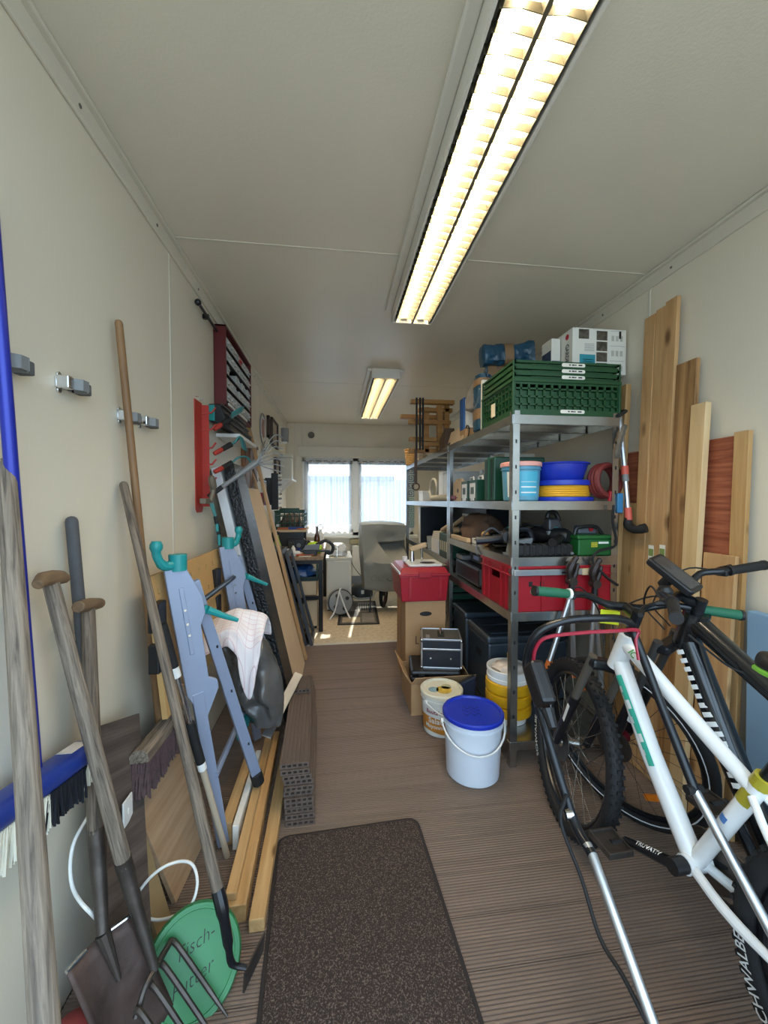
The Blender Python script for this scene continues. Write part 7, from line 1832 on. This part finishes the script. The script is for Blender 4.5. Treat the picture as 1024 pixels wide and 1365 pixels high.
# ------------------------------------------------------------------ bicycles (local x forward, y left, z up, rear contact at origin of heading)
def bicycle(name, label, front, az, lean, steer, wb, rw, cfg):
    """front = front contact point on the floor (x, y); az = heading clockwise from +Y in degrees"""
    a = math.radians(az)
    h = V((math.sin(a), math.cos(a), 0)); left = V((-math.cos(a), math.sin(a), 0))
    l = math.radians(lean)            # positive leans to the rider's right
    up = V((0, 0, 1))*math.cos(l)-left*math.sin(l)
    left2 = up.cross(h)
    rear = V((front[0], front[1], 0))-h*wb
    M = Matrix(((h.x, left2.x, up.x, rear.x), (h.y, left2.y, up.y, rear.y), (h.z, left2.z, up.z, rear.z), (0, 0, 0, 1)))
    t = thing(name, label, 'bicycle', m=M)
    c = cfg
    BBp = V((c['bb'], 0, c['bbz'])); ht, hb = V((wb-c['trail_top'], 0, c['ht'])), V((wb-c['trail_bot'], 0, c['hb']))
    sj = V(c['seat_join']); ra = V((0, 0, rw)); fa = V((wb, 0, rw))
    fm, fr = c['frame_mat'], c.get('fr', 1.0)
    # frame
    part('down_tube', MB().tube([BBp, BBp+(hb-BBp)*0.5, hb+(ht-hb)*0.25], [0.024*fr, 0.026*fr, 0.024*fr], 14), fm, t)
    tt = ht-(ht-hb)*0.25
    part('top_tube', MB().tube([sj, sj+(tt-sj)*0.5, tt], [0.017*fr, 0.019*fr, 0.023*fr], 14), c.get('top_mat', fm), t)
    part('seat_tube', MB().tube([BBp, sj+(sj-BBp)*0.08], 0.018*fr, 14), fm, t)
    part('head_tube', MB().tube([hb, ht], 0.026*fr, 14), fm, t)
    part('bottom_bracket', MB().tube([BBp+V((0, -0.037, 0)), BBp+V((0, 0.037, 0))], 0.025, 14), fm, t)
    for s in (-1, 1):
        part('chain_stay', MB().tube(smooth_path([BBp+V((-0.01, s*0.022, 0)), BBp+(ra-BBp)*0.35+V((0, s*0.05, -0.012)), ra+V((0.01, s*0.065, 0))], 4), [0.013]*5+[0.011]*3+[0.009], 10), fm, t)
        part('seat_stay', MB().tube(smooth_path([sj+V((-0.005, s*0.018, -0.01)), sj+(ra-sj)*0.3+V((0, s*0.05, 0)), ra+V((0.0, s*0.065, 0.01))], 4), 0.009, 10), fm, t)
    sd = (sj-BBp).normalized(); sp = sj+sd*c['post']
    part('seat_post', MB().tube([sj, sp], 0.0135, 12), black_met, t)
    part('seat_clamp', MB().tube([sj+sd*0.02, sj+sd*0.05], 0.022, 12), c.get('clamp_mat', black_pl), t)
    def saddle(u, v):
        s = (u-0.5)*2
        x = -0.13+0.26*v
        w = 0.072*(1-v)**0.8+0.02
        w *= 1 if v < 0.95 else 0.75
        return sp+V((x, w*math.sin(s*PI/2), 0.055-0.03*abs(s)**2.5+0.012*(1-v)**2))
    part('saddle', MB().grid(saddle, 12, 14), black_pl, t, solid=0.012, sub=1)
    part('saddle_edge', MB().tube([saddle(0.0, i/10)+V((0, -0.001, -0.006)) for i in range(11)], 0.007, 6), c.get('saddle_mat', black_pl), t)
    part('saddle_edge', MB().tube([saddle(1.0, i/10)+V((0, 0.001, -0.006)) for i in range(11)], 0.007, 6), c.get('saddle_mat', black_pl), t)
    for s in (-1, 1): part('saddle_rail', MB().tube(smooth_path([sp+V((-0.10, s*0.03, 0.04)), sp+V((-0.03, s*0.022, 0.015)), sp+V((0.04, s*0.022, 0.015)), sp+V((0.11, s*0.008, 0.035))], 3), 0.004, 6), chrome, t)
    # decals along the down tube, left side
    for (s, col_, u0, u1, sz, ofs) in c.get('decals', ()):
        pass
    # wheels
    def wheel(center, R, is_front):
        w = part('wheel', MB().ring(R-c['tyre'], c['tyre']*0.45, 48, 6, R), c['rim_mat'], t) if False else None
        g = MB(); g.m = R
        rim = MB(R); rim.ring(rw-c['tyre']*2-0.006, 0.010, 48, 8)
        wo = part('wheel', rim, c['rim_mat'], t)
        mb = MB(R); mb.ring(rw-c['tyre'], c['tyre'], 56, 12); part('tyre', mb, black_rub, wo)
        if c.get('knobs', True):
            mb = MB(R); k = 66
            for i in range(k):
                aa = 2*PI*i/k
                for j, (off, zz) in enumerate(((0.0, 0.0), (0.5, c['tyre']*0.62), (0.5, -c['tyre']*0.62))):
                    a2 = aa+off*2*PI/k
                    rr_ = rw-c['tyre']+math.sqrt(max(0, c['tyre']**2-zz**2))
                    e_r = V((math.cos(a2), math.sin(a2), 0)); e_t = V((-math.sin(a2), math.cos(a2), 0))
                    mb.box(e_r*(rr_-0.001)+V((0, 0, zz)), (0.008, 0.011, 0.012), Matrix((e_r, e_t, V((0, 0, 1)))).transposed())
            kn = part('tread', mb, black_rub, wo, False); kn['kind'] = 'stuff'
        if c.get('stripe'):
            for s in (-1, 1):
                mb = MB(R); mb.ring(rw-c['tyre']*1.35, 0.0022, 56, 6, Matrix.Translation((0, 0, s*c['tyre']*0.93))); part('reflex_stripe', mb, c['stripe'], wo)
        hub = MB(R); hub.lathe([(0.008, -0.055), (0.016, -0.05), (0.026, -0.034), (0.015, -0.028), (0.013, 0.028), (0.026, 0.034), (0.016, 0.05), (0.008, 0.055)], 16); part('hub', hub, c['hub_mat'], wo)
        rd = MB(R); rd.lathe([(0.05, 0.042), (0.072, 0.042), (0.072, 0.044), (0.05, 0.044)], 32); part('brake_disc', rd, dsteel, wo)
        n = 28
        for i in range(n):
            s = 1 if i % 2 else -1
            a0_ = 2*PI*i/n; a1_ = a0_+(0.55 if (i//2) % 2 else -0.55)
            mb = MB(R); mb.tube([(0.024*math.cos(a1_), 0.024*math.sin(a1_), s*0.03), ((rw-c['tyre']*2-0.008)*math.cos(a0_), (rw-c['tyre']*2-0.008)*math.sin(a0_), 0)], 0.0011, 4); part('spoke', mb, c['spoke_mat'], wo)
        if c.get('tyre_text'):
            vs, fs = text_mesh(c['tyre_text'], 0.034, 0, 0.0004)
            for a0_ in c['text_at']:
                mb = MB(R); Rt = rw-c['tyre']*0.95
                mb.add([((Rt+v[1])*math.cos(a0_+v[0]/Rt), (Rt+v[1])*math.sin(a0_+v[0]/Rt), c['tyre']*1.0) for v in vs], fs)
                part('lettering', mb, white_pl, wo, False)
        return wo
    Rw = Matrix.Translation(ra) @ Matrix.Rotation(-PI/2, 4, 'X')   # wheel axis along local -y... flips z to left
    Rw = Matrix.Translation(ra) @ Matrix(((1, 0, 0, 0), (0, 0, 1, 0), (0, 1, 0, 0), (0, 0, 0, 1)))
    wheel(ra, Rw, False)
    # steered part: rotate about the steering axis
    sax = (ht-hb).normalized()
    S = Matrix.Translation(hb) @ Matrix.Rotation(math.radians(steer), 4, sax) @ Matrix.Translation(-hb)
    Fw = S @ Matrix.Translation(fa) @ Matrix(((1, 0, 0, 0), (0, 0, 1, 0), (0, 1, 0, 0), (0, 0, 0, 1)))
    wheel(fa, Fw, True)
    def SM(): return MB(S)
    fwd_off = fa-(hb+sax*((fa-hb).dot(sax)))      # fork offset
    crown = hb-sax*0.02
    part('fork_crown', SM().box(crown+fwd_off*0.4, (0.05, 0.15, 0.035)), black_met, t, False, bevel=0.01)
    for s in (-1, 1):
        p_top = crown+fwd_off*0.6+V((0, s*0.063, 0.0)); p_mid = p_top+(fa+V((0, s*0.063, 0))-p_top)*0.42
        part('fork_stanchion', SM().tube([p_top+sax*0.02, p_mid], 0.0155, 12), c['stanchion_mat'], t)
        part('fork_lower', SM().tube([p_mid, p_mid+(fa+V((0, s*0.063, 0))-p_mid)*0.1, fa+V((0, s*0.063, 0))], [0.021, 0.020, 0.017], 12), c['fork_mat'], t)
    part('axle', SM().tube([fa+V((0, -0.085, 0)), fa+V((0, 0.085, 0))], 0.008, 8), chrome, t)
    part('fork_lettering', SM().box(fa+(crown-fa)*0.42+V((0.0, 0.0855, 0)), (0.016, 0.001, 0.08), Matrix.Rotation(math.radians(-20), 3, 'Y')), c.get('fork_decal', white_pl), t, False)
    # cockpit
    st0 = ht+sax*c['spacer']; st1 = st0+V((c['stem'], 0, c.get('stem_rise', 0.015)))
    part('steerer', SM().tube([ht, st0+sax*0.02], 0.018, 12), black_met, t)
    part('stem', SM().tube([st0, st1], 0.017, 12), black_met, t)
    hw = c['bar']/2
    for s in (-1, 1):
        sw = c['sweep']; rise = c['rise']
        pts = smooth_path([st1, st1+V((0.0, s*0.06, 0.0)), st1+V((-0.01, s*0.14, rise)), st1+V((-0.03-sw*0.35, s*hw*0.62, rise+0.004)), st1+V((-0.03-sw, s*hw, rise+0.004))], 4)
        part('handlebar', SM().tube(pts, [0.0155]*5+[0.012]*(len(pts)-5), 12), black_met, t)
        g0 = st1+V((-0.03-sw*0.45, s*hw*0.66, rise+0.004)); g1 = st1+V((-0.03-sw*1.02, s*hw*1.01, rise+0.004))
        gg = part('grip', SM().tube([g0, g0+(g1-g0)*0.5, g1], [0.0155, 0.0165, 0.0165], 14), c['grip_mat'], t, bevel=0.003)
        part('grip_end', SM().tube([g1-(g1-g0)*0.03, g1+(g1-g0)*0.05], 0.018, 14), black_pl, gg)
        part('grip_ring', SM().tube([g0-(g1-g0)*0.07, g0], 0.0185, 14), c.get('ring_mat', black_pl), gg)
        lv = g0-(g1-g0)*0.12
        part('brake_lever', SM().tube(smooth_path([lv+V((0.0, 0, -0.005)), lv+V((0.04, s*0.02, -0.012)), lv+V((0.05, s*0.07, -0.015)), lv+V((0.03, s*0.125, -0.014))], 4), [0.010]*4+[0.007]*8+[0.008], 8), c.get('lever_mat', black_met), t)
        part('lever_body', SM().box(lv+V((0.012, 0, -0.006)), (0.04, 0.03, 0.024)), black_pl, t, False, bevel=0.006)
        part('brake_hose', SM().tube(smooth_path([lv+V((0.03, 0, 0)), lv+V((0.10, -s*0.08, 0.01)), st1+V((0.10, s*0.03, -0.05)), hb+V((0.05, s*0.02, 0.05))], 5), 0.003, 6), black_rub, t)
    # crank
    ca_ = math.radians(c['crank'])
    for s, k in ((1, 1), (-1, -1)):
        e_ = BBp+V((k*0.17*math.cos(ca_), s*0.075, k*0.17*math.sin(ca_))); b0 = BBp+V((0, s*0.06, 0))
        cr = part('crank_arm', MB().tube([b0, b0+(e_-b0)*0.15, e_], [0.019, 0.016, 0.012], 10), black_met, t)
        part('axle_cap', MB().tube([BBp+V((0, s*0.035, 0)), BBp+V((0, s*0.078, 0))], 0.021, 14), black_pl, t)
        pc = e_+V((0, s*0.055, 0))
        pd = part('pedal', MB().box(pc, (0.09, 0.085, 0.006)).box(pc+V((0.042, 0, 0)), (0.008, 0.085, 0.02)).box(pc-V((0.042, 0, 0)), (0.008, 0.085, 0.02)).box(pc+V((0, 0.04, 0)), (0.09, 0.006, 0.02)).box(pc-V((0, 0.04, 0)), (0.09, 0.006, 0.02)), dsteel, t, False, bevel=0.002)
        part('pedal_axle', MB().tube([e_, pc], 0.009, 10), black_pl, pd)
    part('chainring', MB().lathe([(0.03, 0), (0.075, 0), (0.078, 0.003), (0.075, 0.006), (0.03, 0.006)], 36, BBp+V((0, -0.05, 0)), Matrix.Rotation(PI/2, 4, 'X')), dsteel, t)
    ch_pts = [BBp+V((0.0, -0.05, 0.077)), ra+V((0, -0.045, 0.04)), ra+V((-0.04, -0.045, 0)), ra+V((0, -0.045, -0.04)), BBp+V((0, -0.05, -0.077)), BBp+V((0.077, -0.05, 0))]
    part('chain', MB().tube(ch_pts, 0.004, 6, closed=True), dsteel, t)
    part('cassette', MB().lathe([(0.045, 0.0), (0.04, 0.012), (0.025, 0.028)], 20, ra+V((0, -0.028, 0)), Matrix.Rotation(PI/2, 4, 'X')), dsteel, t)
    return t, BBp, hb, ht, sj, S, st1

def tube_text(t, s, a, b, r, u, size, m, side, shear=0.2, lift=0.0015):
    """lettering wrapped on a tube from a to b; side is the outward direction of its middle line"""
    a, b = V(a), V(b); ax = (b-a).normalized(); L = (b-a).length
    o = V(side); o = (o-ax*o.dot(ax)).normalized(); q = o.cross(ax)
    vs, fs = text_mesh(s, size, shear, size*0.02)
    mb = MB()
    out = []
    for v in vs:
        ang = v[1]/r
        out.append(a+ax*(L*u+v[0])+(o*math.cos(ang)+q*math.sin(ang))*(r+lift))
    mb.add(out, fs)
    return part('lettering', mb, m, t, False)
white_fr = mat('white bicycle lacquer', '#e6e7e6', 0.25, 0, 0.03, 6, 0, 1, 0.4)
black_fr = mat('black bicycle lacquer', '#121315', 0.25, 0, 0, 1, 0, 1, 0.4)
cfg1 = dict(bb=0.44, bbz=0.33, trail_top=0.285, trail_bot=0.235, ht=0.885, hb=0.755, seat_join=(0.305, 0, 0.635), post=0.31, frame_mat=white_fr, fr=1.15,
            tyre=0.0265, rim_mat=black_met, hub_mat=steel, spoke_mat=steel, stanchion_mat=mat('brown grey stanchion', '#6b655c', 0.35, 0.4), fork_mat=black_met,
            spacer=0.075, stem=0.07, bar=0.68, sweep=0.035, rise=0.025, grip_mat=mat('green grip rubber', '#1d5f45', 0.6), ring_mat=white_pl, lever_mat=alu, crank=-22,
            saddle_mat=mat('apple green plastic', '#7cc244', 0.4), clamp_mat=mat('olive yellow clamp', '#a59a2e', 0.4), tyre_text='SCHWALBE', text_at=(-0.45,))
t1, BBp, hb, ht, sj, S1, st1 = bicycle('mountain_bike', 'white mountain bike with turquoise lettering, green grips and knobbly tyres', (0.945, 1.49), -4.0, 2.0, -13.0, 0.985, 0.335, cfg1)
turq = mat('turquoise decal', '#3fb39b', 0.35)
a_, b_ = hb+(ht-hb)*0.25, BBp
def decal(t, a, b, r, u0, u1, side, w, m, lift=0.001):
    a, b = V(a), V(b); ax = (b-a).normalized(); o = V(side); o = (o-ax*o.dot(ax)).normalized(); q = ax.cross(o)
    return part('decal', MB().grid(lambda u, v: a+(b-a)*(u0+(u1-u0)*u)+(o*math.cos((v-0.5)*w)+q*math.sin((v-0.5)*w))*(r+lift), 10, 6), m, t)
decal(t1, a_, b_, 0.0295, 0.10, 0.58, (0.35, 1, 0.25), 1.2, turq)
for k, (u, w) in enumerate(((0.16, 0.05), (0.24, 0.07), (0.33, 0.05), (0.42, 0.06), (0.5, 0.04))):
    decal(t1, a_, b_, 0.0300, u, u+w*0.7, (0.35, 1, 0.25 + (0.35 if k % 2 else -0.3)), 0.5, white_fr, 0.0012)
decal(t1, BBp, sj, 0.021, 0.86, 0.99, (0.3, 1, 0), 2.2, MATS['olive yellow clamp'])
decal(t1, BBp, sj, 0.021, 0.60, 0.66, (0.3, 1, 0), 0.9, mat('blue sticker', '#4a78b5', 0.5))
tube_text(t1, 'IC', ht-(ht-hb)*0.25, sj, 0.0265, 0.12, 0.03, mat('green black decal', '#4c9a4a', 0.4), (0.0, 1, 0.5))
tube_text(t1, 'TRUVATIV', BBp+V((0.17*math.cos(math.radians(-22)), 0.075, 0.17*math.sin(math.radians(-22)))), BBp+V((0.0, 0.060, 0.0)), 0.0145, 0.52, 0.018, white_pl, (0, 0.5, 1), 0.0)
# rag of yellow hi-vis cloth behind the head tube
part('reflector', MB(S1).box(st1+V((0.03, 0.03, -0.05)), (0.006, 0.07, 0.05)), mat('neon yellow reflector', '#e2ef2a', 0.5), t1, False, bevel=0.004)

cfg2 = dict(bb=0.47, bbz=0.29, trail_top=0.315, trail_bot=0.27, ht=0.965, hb=0.835, seat_join=(0.25, 0, 0.66), post=0.10, frame_mat=black_fr, fr=1.5,
            tyre=0.021, rim_mat=black_met, hub_mat=mat('dark red hub', '#7a2230', 0.35, 0.5), spoke_mat=black_met, stanchion_mat=mat('dark grey stanchion', '#4c4b49', 0.35, 0.4), fork_mat=black_met,
            spacer=0.03, stem=0.06, stem_rise=0.02, bar=0.64, sweep=0.10, rise=0.045, grip_mat=black_rub, crank=60, knobs=False, stripe=mat('white reflex stripe', '#dfe3e6', 0.4))
t2, BB2, hb2, ht2, sj2, S2, st2 = bicycle('trekking_bike', 'black trekking bike with white stripes, phone holder and reflective tyres', (1.225, 1.485), -4.0, -2.0, 20.0, 1.02, 0.345, cfg2)
ax = (BB2-hb2)
for k in range(15):
    u = 0.02+k*0.045
    decal(t2, hb2, BB2, 0.040, u, u+0.024, (0.2, 0.55, 0.9), 0.85, white_pl, 0.001)
# phone in its holder, bell, reflectors
t = thing('phone_case', 'black phone in a handlebar case on the trekking bike', 'phone', m=None, loc=(0, 0, 0))
ph = Matrix([list(t2['mw'])[i*4:i*4+4] for i in range(4)]) @ S2 @ Matrix.Translation(st2+V((0.01, 0.0, 0.075))) @ Matrix.Rotation(math.radians(-40), 4, 'Y') @ Matrix.Rotation(math.radians(0), 4, 'Z')
t.matrix_world = ph; t['mw'] = [c for r in ph for c in r]
part('case', MB().ext(rrect(0.165, 0.09, 0.014), -0.012, 0.012), black_pl, t, bevel=0.004)
part('screen', MB().ext(rrect(0.14, 0.068, 0.006), 0.012, 0.0135), mat('dark glossy screen', '#3a3b3e', 0.08, 0, 0.2, 6), t)
part('mount', MB().tube([(0, 0, -0.012), (0, 0, -0.06)], 0.018, 12), black_pl, t)
part('bell', MB(S2).lathe([(0.022, 0), (0.024, 0.012), (0.016, 0.026), (0.001, 0.03)], 16, st2+V((0.0, 0.09, 0.03))), black_pl, t2)
for aa in (1.15, 3.2):
    pass
amber = mat('amber reflector', '#e07c1c', 0.3)
fa2 = V((1.02, 0, 0.345))
for aa in (0.9, 4.2):
    part('spoke_reflector', MB(S2).box(fa2+V((0.22*math.cos(aa), 0.0, 0.22*math.sin(aa))), (0.06, 0.014, 0.024), Matrix.Rotation(-aa+PI/2, 3, 'Y')), amber, t2, False, bevel=0.004)
solo('brake_cable', MB().tube(smooth_path([P(918, 846, X=1.08), P(945, 868, X=1.12), P(975, 890, X=1.18), P(1010, 902, X=1.22), P(1050, 906, X=1.25)], 5), 0.0032, 6), black_rub, 'thin black cable arching from the grip of the trekking bike', 'cable')
